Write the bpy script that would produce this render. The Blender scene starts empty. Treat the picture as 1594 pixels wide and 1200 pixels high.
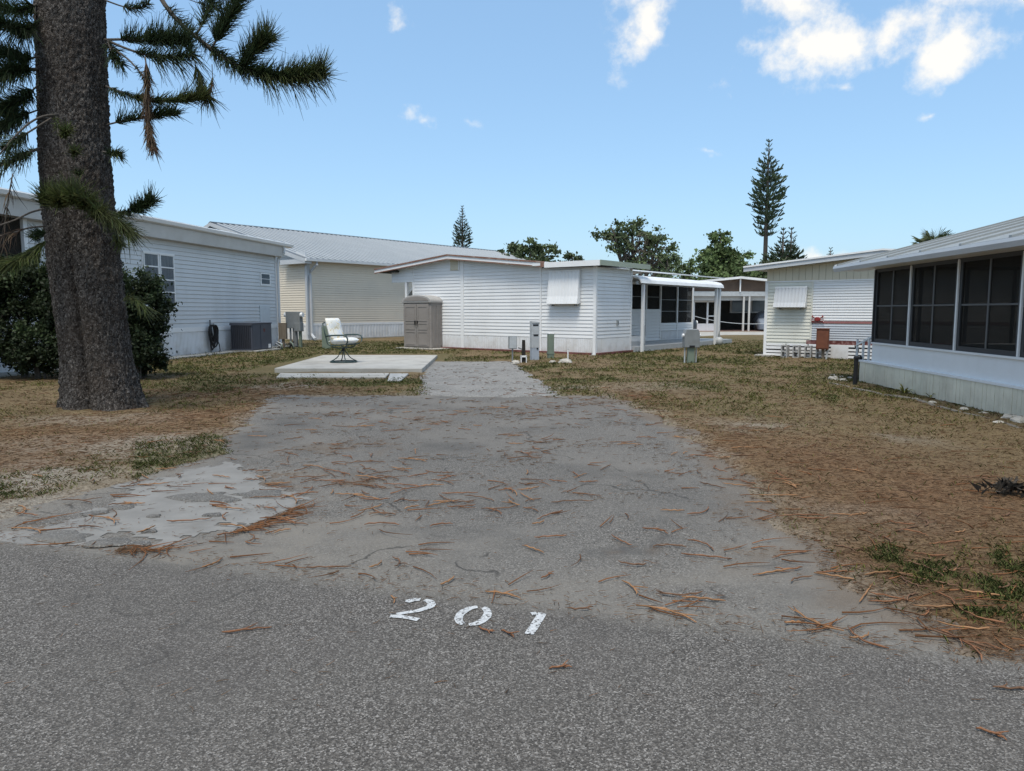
import bpy, math, random
import numpy as np
from mathutils import Vector

random.seed(11)
rng = np.random.default_rng(11)
scene = bpy.context.scene
COL = scene.collection
R = math.radians

# ------------------------------------------------------------------ camera
PITCH = 5.87
EYE = 1.5
cam_data = bpy.data.cameras.new('camera')
cam_data.sensor_width = 36.0
cam_data.lens = 25.70
cam_data.clip_start = 0.05
cam_data.clip_end = 3000
camera = bpy.data.objects.new('camera', cam_data)
camera.location = (0, 0, EYE)
camera.rotation_euler = (R(90 - PITCH), 0, 0)
COL.objects.link(camera)
scene.camera = camera

# ------------------------------------------------------------------ sun, sky, exposure
SUN_AZ = R(-163)          # direction the sun stands in, clockwise from +Y
SUN_EL = R(66)
sun_data = bpy.data.lights.new('sun', 'SUN')
sun_data.energy = 2.5
sun_data.angle = R(20)    # sun behind thin cloud: soft shadows only
sun_data.color = (1.0, 0.935, 0.83)
sun = bpy.data.objects.new('sun', sun_data)
sd = Vector((math.sin(SUN_AZ) * math.cos(SUN_EL), math.cos(SUN_AZ) * math.cos(SUN_EL), math.sin(SUN_EL)))
sun.rotation_euler = (-sd).to_track_quat('-Z', 'Y').to_euler()
sun.location = (0, -20, 40)
COL.objects.link(sun)

world = bpy.data.worlds.new('World')
scene.world = world
world.use_nodes = True
SKY_STRENGTH = 0.15


def build_world():
    nt = world.node_tree
    nt.nodes.clear()
    N, L = nt.nodes.new, nt.links.new
    out = N('ShaderNodeOutputWorld')
    bg = N('ShaderNodeBackground')
    bg.inputs['Strength'].default_value = SKY_STRENGTH
    sky = N('ShaderNodeTexSky')
    sky.sky_type = 'NISHITA'
    sky.sun_disc = False
    sky.sun_elevation = SUN_EL
    sky.sun_rotation = SUN_AZ
    sky.air_density = 1.0
    sky.dust_density = 1.6
    sky.ozone_density = 3.0
    tc = N('ShaderNodeTexCoord')
    # a cloud layer: directions flattened on to a plane so that clouds shrink towards the horizon
    sep = N('ShaderNodeSeparateXYZ')
    L(tc.outputs['Generated'], sep.inputs[0])

    def math_node(op, a, b=None, clamp=False):
        m = N('ShaderNodeMath')
        m.operation = op
        m.use_clamp = clamp
        for i, v in enumerate((a, b)):
            if v is None:
                continue
            if isinstance(v, (int, float)):
                m.inputs[i].default_value = v
            else:
                L(v, m.inputs[i])
        return m.outputs[0]
    warp = N('ShaderNodeTexNoise')
    warp.inputs['Scale'].default_value = 9.0
    warp.inputs['Detail'].default_value = 4.0
    L(tc.outputs['Generated'], warp.inputs['Vector'])
    vm = N('ShaderNodeVectorMath')
    vm.operation = 'SCALE'
    sub = N('ShaderNodeVectorMath')
    sub.operation = 'SUBTRACT'
    sub.inputs[1].default_value = (0.5, 0.5, 0.5)
    L(warp.outputs['Color'], sub.inputs[0])
    L(sub.outputs[0], vm.inputs[0])
    vm.inputs['Scale'].default_value = 0.10
    add = N('ShaderNodeVectorMath')
    L(tc.outputs['Generated'], add.inputs[0])
    L(vm.outputs[0], add.inputs[1])
    # cumulus in view, then unseen clouds added to brighten the walls: (azimuth deg, elevation deg, half width, half height, tilt, weight)
    total = None
    cl = [(10.2, 20.2, 2.1, 3.9, 27, 1.0), (8.8, 22.6, 2.2, 2.4, 20, 0.95), (21.8, 17.6, 6.2, 3.0, 0, 1.1), (20.0, 21.2, 3.2, 3.8, 14, 1.0), (26.0, 17.4, 3.2, 2.2, 0, 0.95), (30.0, 17.2, 3.8, 2.5, -6, 1.0),
          (33.5, 20.8, 6.0, 3.0, 0, 0.98), (27.0, 22.6, 4.0, 1.8, 0, 0.85), (-8.5, 20.6, 1.7, 0.5, -5, 0.48), (-6.0, 14.6, 2.0, 0.7, -8, 0.56),
          (-3.7, 14.6, 1.1, 0.5, 10, 0.58), (14.6, 11.9, 1.4, 0.5, 0, 0.58), (23.2, 14.2, 1.3, 0.6, 0, 0.58), (14.8, 22.2, 1.3, 0.6, -30, 0.6),
          (28.6, 12.7, 1.0, 0.4, 0, 0.58), (23.0, 3.6, 5.0, 0.7, 0, 0.62), (-150, 40, 30, 15, 0, 1.0), (120, 35, 28, 14, 10, 1.0), (-85, 32, 24, 11, 0, 1.0),
          (68, 36, 16, 10, 0, 1.0), (175, 60, 20, 20, 0, 0.95), (-110, 16, 14, 5, 0, 0.9), (95, 14, 16, 5, 0, 0.9), (165, 20, 20, 7, 0, 0.95), (-170, 14, 12, 4, 0, 0.9), (-48, 38, 9, 7, 0, 0.9), (48, 40, 10, 6, 0, 0.95), (10, 48, 14, 7, 0, 0.9)]  # wide clouds outside the view, added as soft fill light
    for az, el, hw, hh, tilt, wgt in cl:
        c = Vector((math.sin(R(az)) * math.cos(R(el)), math.cos(R(az)) * math.cos(R(el)), math.sin(R(el))))
        mp = N('ShaderNodeMapping')
        mp.vector_type = 'TEXTURE'
        mp.inputs['Location'].default_value = c
        # local frame: x sideways, y along the line of sight, z up, tilted about y
        mp.inputs['Rotation'].default_value = (R(el), R(tilt), -R(az))
        mp.inputs['Scale'].default_value = (math.sin(R(hw)), 1.0, math.sin(R(hh)))
        L(add.outputs[0], mp.inputs['Vector'])
        ln = N('ShaderNodeVectorMath')
        ln.operation = 'LENGTH'
        L(mp.outputs[0], ln.inputs[0])
        v = math_node('SUBTRACT', 1.0, math_node('MULTIPLY', ln.outputs['Value'], 0.62), clamp=True)
        v = math_node('MULTIPLY', v, wgt)
        total = v if total is None else math_node('MAXIMUM', total, v)
    fine = N('ShaderNodeTexNoise')
    fine.inputs['Scale'].default_value = 17.0
    fine.inputs['Detail'].default_value = 9.0
    fine.inputs['Roughness'].default_value = 0.62
    L(tc.outputs['Generated'], fine.inputs['Vector'])
    dens = math_node('ADD', math_node('MULTIPLY', total, 1.0), math_node('MULTIPLY', math_node('SUBTRACT', fine.outputs['Fac'], 0.5), 1.7))
    mr = N('ShaderNodeMapRange')
    mr.interpolation_type = 'SMOOTHSTEP'
    mr.inputs['From Min'].default_value = 0.36
    mr.inputs['From Max'].default_value = 0.92
    L(dens, mr.inputs['Value'])
    gate = math_node('GREATER_THAN', total, 0.002)
    fac = math_node('MULTIPLY', mr.outputs[0], gate)
    fac = math_node('MULTIPLY', fac, 0.97)
    tint = N('ShaderNodeMix')
    tint.data_type = 'RGBA'
    tint.blend_type = 'MULTIPLY'
    tint.inputs[0].default_value = 1.0
    tint.inputs[7].default_value = (1.06, 1.11, 1.05, 1)
    L(sky.outputs[0], tint.inputs[6])
    mix = N('ShaderNodeMix')
    mix.data_type = 'RGBA'
    L(fac, mix.inputs[0])
    haze = N('ShaderNodeMix')
    haze.data_type = 'RGBA'
    haze.inputs[0].default_value = 0.45
    L(tint.outputs[2], haze.inputs[6])
    haze.inputs[7].default_value = (1.75, 3.05, 4.75, 1)
    L(haze.outputs[2], mix.inputs[6])
    mix.inputs[7].default_value = (5.3, 5.15, 4.85, 1)
    L(mix.outputs[2], bg.inputs['Color'])
    L(bg.outputs[0], out.inputs['Surface'])


build_world()
scene.view_settings.view_transform = 'Standard'
scene.view_settings.look = 'None'
scene.view_settings.gamma = 1.0
scene.view_settings.use_curve_mapping = False
scene.view_settings.exposure = 0.42
scene.render.resolution_x = 1024
scene.render.resolution_y = 771

# ------------------------------------------------------------------ survey helpers (photo pixel -> place)
FPX = 1138.0
_c, _s = math.cos(R(PITCH)), math.sin(R(PITCH))


def _ray(px, py):
    a, b = (px - 797) / FPX, (600 - py) / FPX
    return a, _c + _s * b, -_s + _c * b


def gnd(px, py, z=0.0):
    a, b, c = _ray(px, py)
    t = (z - EYE) / c
    return Vector((a * t, b * t, z))


def at(px, py, Y):
    a, b, c = _ray(px, py)
    t = Y / b
    return Vector((a * t, Y, EYE + c * t))


# ------------------------------------------------------------------ numpy noise
def _hash(i, j, seed):
    h = (i.astype(np.int64) * 374761393 + j.astype(np.int64) * 668265263 + seed * 974711) & 0x7fffffff
    h = ((h ^ (h >> 13)) * 1274126177) & 0x7fffffff
    return ((h ^ (h >> 16)) & 0xffff) / 65535.0


def vnoise(x, y, seed=0):
    x = np.asarray(x, float)
    y = np.asarray(y, float)
    i, j = np.floor(x), np.floor(y)
    u, v = x - i, y - j
    u, v = u * u * (3 - 2 * u), v * v * (3 - 2 * v)
    i, j = i.astype(np.int64), j.astype(np.int64)
    a, b = _hash(i, j, seed), _hash(i + 1, j, seed)
    c, d = _hash(i, j + 1, seed), _hash(i + 1, j + 1, seed)
    return a + (b - a) * u + (c - a) * v + (a - b - c + d) * u * v


def fbm(x, y, seed=0, oct=4):
    s, a, f, t = 0, 1.0, 1.0, 0
    for k in range(oct):
        s = s + a * vnoise(x * f, y * f, seed + 17 * k)
        t += a
        a *= 0.5
        f *= 2.03
    return s / t


# ------------------------------------------------------------------ materials
MATS = {}


def material(name, color, rough=0.6, var=0.10, scale=2.5, bump=0.0, bscale=60.0, metal=0.0, spec=0.4, dirt=None, dirt_amt=0.0, dirt_scale=1.3, stretch=None, splash=None):
    if name in MATS:
        return MATS[name]
    m = bpy.data.materials.new(name)
    m.use_nodes = True
    nt = m.node_tree
    N, L = nt.nodes.new, nt.links.new
    bs = nt.nodes['Principled BSDF']
    bs.inputs['Roughness'].default_value = rough
    bs.inputs['Metallic'].default_value = metal
    bs.inputs['Specular IOR Level'].default_value = spec
    geo = N('ShaderNodeNewGeometry')
    vec = geo.outputs['Position']
    if stretch:
        mp = N('ShaderNodeMapping')
        mp.inputs['Scale'].default_value = stretch
        L(vec, mp.inputs['Vector'])
        vec = mp.outputs[0]
    n = N('ShaderNodeTexNoise')
    n.inputs['Scale'].default_value = scale
    n.inputs['Detail'].default_value = 5
    L(vec, n.inputs['Vector'])
    r = N('ShaderNodeValToRGB')
    r.color_ramp.elements[0].position = 0.3
    r.color_ramp.elements[1].position = 0.7
    c = Vector(color[:3])
    r.color_ramp.elements[0].color = (*(c * (1 - var)), 1)
    r.color_ramp.elements[1].color = (*(c * (1 + var)), 1)
    L(n.outputs['Fac'], r.inputs['Fac'])
    col = r.outputs['Color']
    if dirt is not None:
        n2 = N('ShaderNodeTexNoise')
        n2.inputs['Scale'].default_value = dirt_scale
        n2.inputs['Detail'].default_value = 8
        n2.inputs['Roughness'].default_value = 0.65
        L(vec, n2.inputs['Vector'])
        r2 = N('ShaderNodeValToRGB')
        r2.color_ramp.elements[0].position = 0.48
        r2.color_ramp.elements[0].color = (0, 0, 0, 1)
        r2.color_ramp.elements[1].position = 0.72
        r2.color_ramp.elements[1].color = (dirt_amt, dirt_amt, dirt_amt, 1)
        L(n2.outputs['Fac'], r2.inputs['Fac'])
        mx = N('ShaderNodeMix')
        mx.data_type = 'RGBA'
        L(r2.outputs['Color'], mx.inputs[0])
        L(col, mx.inputs[6])
        mx.inputs[7].default_value = (*dirt, 1)
        col = mx.outputs[2]
    if splash:
        # soil splashed on the lowest part of a wall
        sz = N('ShaderNodeSeparateXYZ')
        L(geo.outputs['Position'], sz.inputs[0])
        nz = N('ShaderNodeTexNoise')
        nz.inputs['Scale'].default_value = 3.5
        nz.inputs['Detail'].default_value = 8
        nz.inputs['Roughness'].default_value = 0.7
        L(geo.outputs['Position'], nz.inputs['Vector'])
        ma = N('ShaderNodeMath')
        ma.operation = 'MULTIPLY_ADD'
        L(nz.outputs['Fac'], ma.inputs[0])
        ma.inputs[1].default_value = -1.1
        L(sz.outputs['Z'], ma.inputs[2])
        mr = N('ShaderNodeMapRange')
        mr.inputs['From Min'].default_value = -0.18
        mr.inputs['From Max'].default_value = -0.62
        mr.inputs['To Max'].default_value = splash
        L(ma.outputs[0], mr.inputs['Value'])
        ms = N('ShaderNodeMix')
        ms.data_type = 'RGBA'
        L(mr.outputs[0], ms.inputs[0])
        L(col, ms.inputs[6])
        ms.inputs[7].default_value = (0.25, 0.20, 0.145, 1)
        col = ms.outputs[2]
    L(col, bs.inputs['Base Color'])
    if bump > 0:
        nb = N('ShaderNodeTexNoise')
        nb.inputs['Scale'].default_value = bscale
        nb.inputs['Detail'].default_value = 4
        L(geo.outputs['Position'], nb.inputs['Vector'])
        b = N('ShaderNodeBump')
        b.inputs['Strength'].default_value = bump
        b.inputs['Distance'].default_value = 0.02
        L(nb.outputs['Fac'], b.inputs['Height'])
        L(b.outputs[0], bs.inputs['Normal'])
    MATS[name] = m
    return m


def attr_material(name, rough=0.75, translucent=0.25, spec=0.2, gain=1.0):
    """colour comes from the per-leaf attribute 'tone'"""
    m = bpy.data.materials.new(name)
    m.use_nodes = True
    nt = m.node_tree
    N, L = nt.nodes.new, nt.links.new
    bs = nt.nodes['Principled BSDF']
    out = nt.nodes['Material Output']
    bs.inputs['Roughness'].default_value = rough
    bs.inputs['Specular IOR Level'].default_value = spec
    a = N('ShaderNodeAttribute')
    a.attribute_name = 'tone'
    L(a.outputs['Color'], bs.inputs['Base Color'])
    if translucent > 0:
        tr = N('ShaderNodeBsdfTranslucent')
        L(a.outputs['Color'], tr.inputs['Color'])
        mx = N('ShaderNodeMixShader')
        mx.inputs[0].default_value = translucent
        L(bs.outputs[0], mx.inputs[1])
        L(tr.outputs[0], mx.inputs[2])
        L(mx.outputs[0], out.inputs['Surface'])
    MATS[name] = m
    return m


M_WHITE = material('white_vinyl_siding', (0.74, 0.75, 0.755), 0.45, 0.03, 0.8, dirt=(0.45, 0.43, 0.38), dirt_amt=0.22, dirt_scale=0.9, stretch=(1, 1, 0.35))
M_TRIM = material('white_painted_trim', (0.78, 0.785, 0.785), 0.4, 0.03, 1.5, dirt=(0.45, 0.43, 0.4), dirt_amt=0.15, dirt_scale=3)
M_SKIRT = material('white_metal_skirting', (0.70, 0.71, 0.72), 0.45, 0.05, 2.0, dirt=(0.42, 0.38, 0.30), dirt_amt=0.35, dirt_scale=2.2, stretch=(1, 1, 0.5), splash=0.4)
M_GREY = material('pale_grey_siding', (0.62, 0.635, 0.645), 0.5, 0.04, 0.9, dirt=(0.36, 0.37, 0.37), dirt_amt=0.3, dirt_scale=0.8, stretch=(1, 1, 0.4))
M_GREYTRIM = material('warm_grey_fascia', (0.52, 0.505, 0.48), 0.5, 0.05, 2, dirt=(0.35, 0.33, 0.29), dirt_amt=0.3, dirt_scale=1.5)
M_TAN = material('tan_vinyl_siding', (0.68, 0.61, 0.50), 0.5, 0.03, 0.8, dirt=(0.42, 0.4, 0.37), dirt_amt=0.2, dirt_scale=0.7)
M_CREAM = material('cream_siding', (0.66, 0.655, 0.58), 0.5, 0.05, 0.9, dirt=(0.42, 0.41, 0.33), dirt_amt=0.35, dirt_scale=1.2, stretch=(1, 1, 0.4))
M_BATTEN = material('cream_vertical_panel', (0.60, 0.555, 0.44), 0.55, 0.05, 1.2, dirt=(0.42, 0.37, 0.27), dirt_amt=0.3, dirt_scale=1.6)
M_WEATHERED = material('weathered_pale_panel', (0.72, 0.68, 0.55), 0.65, 0.09, 2.2, dirt=(0.40, 0.39, 0.31), dirt_amt=0.4, dirt_scale=1.7, stretch=(1, 1, 0.3), splash=0.4)
M_METALROOF = material('shade_tone_galvanised_roof', (0.10, 0.115, 0.128), 0.5, 0.06, 1.2, metal=0.1, spec=0.5, dirt=(0.4, 0.4, 0.39), dirt_amt=0.3, dirt_scale=0.6)  # pan tone darkened to paint the shaded half of the roof stripes
M_RIB_LIT = material('lit_tone_roof_rib', (0.37, 0.39, 0.40), 0.4, 0.04, 1.5)  # same metal made paler, painting the bright half of the stripes
M_ROOFWHITE = material('white_coated_roof', (0.74, 0.75, 0.75), 0.5, 0.05, 1.5, dirt=(0.42, 0.41, 0.38), dirt_amt=0.4, dirt_scale=0.9)
M_ROOFGREY = material('grey_panel_roof', (0.235, 0.25, 0.25), 0.55, 0.06, 1.5, bump=0.1, bscale=30, dirt=(0.30, 0.31, 0.30), dirt_amt=0.5, dirt_scale=0.9)
M_FASCIA = material('pale_blue_grey_fascia', (0.50, 0.52, 0.54), 0.4, 0.04, 1.5, dirt=(0.42, 0.42, 0.40), dirt_amt=0.3, dirt_scale=2)
M_BROWNEDGE = material('brown_rusty_drip_edge', (0.20, 0.105, 0.075), 0.7, 0.3, 6, dirt=(0.42, 0.37, 0.32), dirt_amt=0.6, dirt_scale=4)
M_GREENEDGE = material('mossy_green_fascia', (0.33, 0.37, 0.29), 0.6, 0.1, 3, dirt=(0.24, 0.25, 0.20), dirt_amt=0.4, dirt_scale=3)
M_BRICK = material('red_brick', (0.17, 0.07, 0.06), 0.85, 0.25, 9, bump=0.3)
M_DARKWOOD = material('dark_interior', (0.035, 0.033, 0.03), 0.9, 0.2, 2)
M_DARKFRAME = material('dark_screen_frame', (0.036, 0.037, 0.040), 0.5, 0.08, 4)
M_SHED = material('grey_plastic_shed', (0.25, 0.228, 0.21), 0.6, 0.05, 3, bump=0.08, bscale=90, dirt=(0.27, 0.26, 0.25), dirt_amt=0.3, dirt_scale=2)
M_SHEDTOP = material('pale_plastic_shed_roof', (0.36, 0.35, 0.335), 0.6, 0.05, 3, dirt=(0.22, 0.21, 0.2), dirt_amt=0.4, dirt_scale=5)
M_AC = material('charcoal_metal', (0.075, 0.083, 0.105), 0.45, 0.08, 4)
M_ACDARK = material('dark_louvre_metal', (0.035, 0.038, 0.048), 0.5, 0.08, 4)
M_GREYMETAL = material('grey_painted_metal', (0.20, 0.215, 0.22), 0.5, 0.08, 5, dirt=(0.14, 0.13, 0.11), dirt_amt=0.3, dirt_scale=4)
M_LIGHTMETAL = material('light_grey_metal', (0.42, 0.44, 0.45), 0.45, 0.08, 5, dirt=(0.25, 0.24, 0.22), dirt_amt=0.3, dirt_scale=4)
M_GREENBOX = material('sage_green_metal', (0.17, 0.21, 0.165), 0.5, 0.08, 5)
M_BLACK = material('black_rubber', (0.012, 0.012, 0.013), 0.6, 0.2, 8)
M_BROWN = material('rust_brown_metal', (0.15, 0.052, 0.026), 0.65, 0.18, 6, dirt=(0.1, 0.035, 0.02), dirt_amt=0.5, dirt_scale=5)
M_CONCRETE = material('pale_concrete', (0.40, 0.385, 0.35), 0.85, 0.10, 1.8, bump=0.3, bscale=70, dirt=(0.21, 0.19, 0.16), dirt_amt=0.7, dirt_scale=1.4)
M_BLOCK = material('grey_concrete_block', (0.36, 0.36, 0.35), 0.9, 0.12, 8, bump=0.4, bscale=120)
M_ROCK = material('pale_limestone', (0.40, 0.375, 0.33), 0.9, 0.15, 6, bump=0.5, bscale=40)
M_WOOD = material('weathered_wood', (0.17, 0.14, 0.105), 0.85, 0.25, 5, stretch=(6, 6, 0.8))
M_CHAIRFRAME = material('dark_green_metal', (0.03, 0.055, 0.052), 0.4, 0.1, 6)
M_REDPAINT = material('red_enamel', (0.24, 0.03, 0.026), 0.45, 0.2, 9)
M_REDBAND = material('faded_red_band', (0.30, 0.13, 0.125), 0.55, 0.12, 5)
M_RUSTBAND = material('peeling_maroon_paint', (0.13, 0.035, 0.03), 0.7, 0.35, 9, dirt=(0.45, 0.4, 0.38), dirt_amt=0.5, dirt_scale=9)
M_GLASS = material('dark_window_glass', (0.10, 0.125, 0.15), 0.12, 0.2, 1.2, spec=0.6)
M_COVER = material('blue_grey_car_cover', (0.17, 0.20, 0.245), 0.7, 0.08, 2)
M_PAVER = material('brick_red_paving', (0.27, 0.17, 0.145), 0.85, 0.15, 3)


def cushion_material():
    m = bpy.data.materials.new('floral_cushion')
    m.use_nodes = True
    nt = m.node_tree
    N, L = nt.nodes.new, nt.links.new
    bs = nt.nodes['Principled BSDF']
    bs.inputs['Roughness'].default_value = 0.9
    tc = N('ShaderNodeTexCoord')
    n = N('ShaderNodeTexNoise')
    n.inputs['Scale'].default_value = 6.5
    n.inputs['Detail'].default_value = 3
    n.inputs['Distortion'].default_value = 1.6
    L(tc.outputs['Object'], n.inputs['Vector'])
    r = N('ShaderNodeValToRGB')
    e = r.color_ramp.elements
    e[0].position = 0.36
    e[0].color = (0.62, 0.66, 0.70, 1)
    e[1].position = 0.47
    e[1].color = (0.80, 0.78, 0.72, 1)
    for p, c in ((0.58, (0.80, 0.77, 0.68, 1)), (0.64, (0.62, 0.50, 0.29, 1)), (0.70, (0.70, 0.60, 0.42, 1)), (0.76, (0.55, 0.60, 0.50, 1))):
        k = e.new(p)
        k.color = c
    L(n.outputs['Fac'], r.inputs['Fac'])
    L(r.outputs['Color'], bs.inputs['Base Color'])
    return m


M_CUSHION = cushion_material()


def screen_material():
    m = bpy.data.materials.new('insect_screen')
    m.use_nodes = True
    nt = m.node_tree
    N, L = nt.nodes.new, nt.links.new
    bs = nt.nodes['Principled BSDF']
    bs.inputs['Base Color'].default_value = (0.024, 0.022, 0.020, 1)
    bs.inputs['Roughness'].default_value = 0.6
    bs.inputs['Specular IOR Level'].default_value = 0.08
    tr = N('ShaderNodeBsdfTransparent')
    tr.inputs['Color'].default_value = (0.72, 0.71, 0.69, 1)
    mx = N('ShaderNodeMixShader')
    mx.inputs[0].default_value = 0.5
    L(bs.outputs[0], mx.inputs[1])
    L(tr.outputs[0], mx.inputs[2])
    L(mx.outputs[0], nt.nodes['Material Output'].inputs['Surface'])
    return m


M_SCREEN = screen_material()


def aggregate_material(name, base, fleck, scale, light_amt, dust, dust_amt, dust_scale, stain=(0.05, 0.05, 0.05), stain_amt=0.3, bump=0.5, seam=(0, 0.2, 0.7), crack=0.0, attr=False):
    """asphalt: stones of many greys set in bitumen, with dusty and stained areas"""
    m = bpy.data.materials.new(name)
    m.use_nodes = True
    nt = m.node_tree
    N, L = nt.nodes.new, nt.links.new
    bs = nt.nodes['Principled BSDF']
    bs.inputs['Roughness'].default_value = 0.9
    bs.inputs['Specular IOR Level'].default_value = 0.25
    geo = N('ShaderNodeNewGeometry')
    v = N('ShaderNodeTexVoronoi')
    v.inputs['Scale'].default_value = scale
    L(geo.outputs['Position'], v.inputs['Vector'])
    sp = N('ShaderNodeSeparateColor')
    L(v.outputs['Color'], sp.inputs[0])
    r = N('ShaderNodeValToRGB')
    e = r.color_ramp.elements
    b = Vector(base)
    e[0].position = 0.0
    e[0].color = (*(b * 0.45), 1)
    e[1].position = 1.0
    e[1].color = (*fleck, 1)
    k = e.new(0.5)
    k.color = (*(b * 0.95), 1)
    k = e.new(1.0 - light_amt * 2.2)
    k.color = (*(b * 1.45), 1)
    k = e.new(1.0 - light_amt)
    k.color = (*(Vector(fleck) * 0.62), 1)
    L(sp.outputs[0], r.inputs['Fac'])

    def noise(sc, det=6, ro=0.6):
        n = N('ShaderNodeTexNoise')
        n.inputs['Scale'].default_value = sc
        n.inputs['Detail'].default_value = det
        n.inputs['Roughness'].default_value = ro
        L(geo.outputs['Position'], n.inputs['Vector'])
        return n.outputs['Fac']

    def ramp(fac, p0, p1, a):
        q = N('ShaderNodeMapRange')
        q.inputs['From Min'].default_value = p0
        q.inputs['From Max'].default_value = p1
        q.inputs['To Max'].default_value = a
        L(fac, q.inputs['Value'])
        return q.outputs[0]

    def mix(f, a, bcol):
        x = N('ShaderNodeMix')
        x.data_type = 'RGBA'
        L(f, x.inputs[0])
        L(a, x.inputs[6])
        x.inputs[7].default_value = (*bcol, 1)
        return x.outputs[2]
    col = mix(ramp(noise(dust_scale), 0.42, 0.68, dust_amt), r.outputs['Color'], dust)
    col = mix(ramp(noise(0.85, 9, 0.7), 0.52, 0.72, stain_amt), col, stain)
    # sand swept to the seam between road and driveway
    dt = N('ShaderNodeVectorMath')
    dt.operation = 'DOT_PRODUCT'
    dt.inputs[1].default_value = (0.287, 0.958, 0)
    L(geo.outputs['Position'], dt.inputs[0])
    a1 = N('ShaderNodeMath')
    a1.operation = 'SUBTRACT'
    L(dt.outputs['Value'], a1.inputs[0])
    a1.inputs[1].default_value = 3.478 + seam[0]
    a2 = N('ShaderNodeMath')
    a2.operation = 'ABSOLUTE'
    L(a1.outputs[0], a2.inputs[0])
    a3 = N('ShaderNodeMath')
    a3.operation = 'MULTIPLY_ADD'
    L(noise(2.6, 8, 0.7), a3.inputs[0])
    a3.inputs[1].default_value = -seam[1] * 2.4
    L(a2.outputs[0], a3.inputs[2])
    col = mix(ramp(a3.outputs[0], -0.2 * seam[1], -1.25 * seam[1], seam[2]), col, (0.185, 0.172, 0.150))
    if attr:
        at_ = N('ShaderNodeAttribute')
        at_.attribute_name = 'tone'
        sa_ = N('ShaderNodeSeparateColor')
        L(at_.outputs['Color'], sa_.inputs[0])
        col = mix(sa_.outputs[0], col, (0.19, 0.173, 0.148))
        col = mix(sa_.outputs[1], col, (0.075, 0.072, 0.068))
        col = mix(sa_.outputs[2], col, (0.13, 0.095, 0.065))
    if crack > 0:
        wn = N('ShaderNodeTexNoise')
        wn.inputs['Scale'].default_value = 2.2
        wn.inputs['Detail'].default_value = 6
        L(geo.outputs['Position'], wn.inputs['Vector'])
        wm = N('ShaderNodeMix')
        wm.data_type = 'VECTOR'
        wm.inputs[0].default_value = 0.35
        L(geo.outputs['Position'], wm.inputs[4])
        L(wn.outputs['Color'], wm.inputs[5])
        cv = N('ShaderNodeTexVoronoi')
        cv.feature = 'DISTANCE_TO_EDGE'
        cv.inputs['Scale'].default_value = 0.95
        L(wm.outputs[1], cv.inputs['Vector'])
        ck = ramp(cv.outputs['Distance'], 0.010, 0.002, crack)
        gate = ramp(noise(0.9, 3), 0.5, 0.56, 1.0)
        mm = N('ShaderNodeMath')
        mm.operation = 'MULTIPLY'
        L(ck, mm.inputs[0])
        L(gate, mm.inputs[1])
        col = mix(mm.outputs[0], col, (0.035, 0.033, 0.03))
    L(col, bs.inputs['Base Color'])
    bp = N('ShaderNodeBump')
    bp.inputs['Strength'].default_value = bump
    bp.inputs['Distance'].default_value = 0.008
    L(v.outputs['Distance'], bp.inputs['Height'])
    L(bp.outputs[0], bs.inputs['Normal'])
    return m


M_ROAD = aggregate_material('worn_road_asphalt', (0.100, 0.091, 0.081), (0.31, 0.29, 0.265), 165, 0.12, (0.120, 0.111, 0.10), 0.4, 0.9, (0.062, 0.057, 0.052), 0.55, 0.6, (0.0, 0.13, 0.5), 0.35)
M_DRIVE = aggregate_material('dusty_driveway_asphalt', (0.128, 0.119, 0.107), (0.31, 0.293, 0.265), 130, 0.06, (0.174, 0.161, 0.143), 0.8, 0.8, (0.078, 0.074, 0.068), 0.75, 0.45, (0.12, 0.26, 0.5), 0.75, True)
M_OLDDRIVE = aggregate_material('bleached_old_asphalt', (0.20, 0.192, 0.178), (0.36, 0.345, 0.32), 70, 0.08, (0.27, 0.26, 0.24), 0.6, 1.3, (0.17, 0.165, 0.15), 0.5, 0.5)


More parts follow.
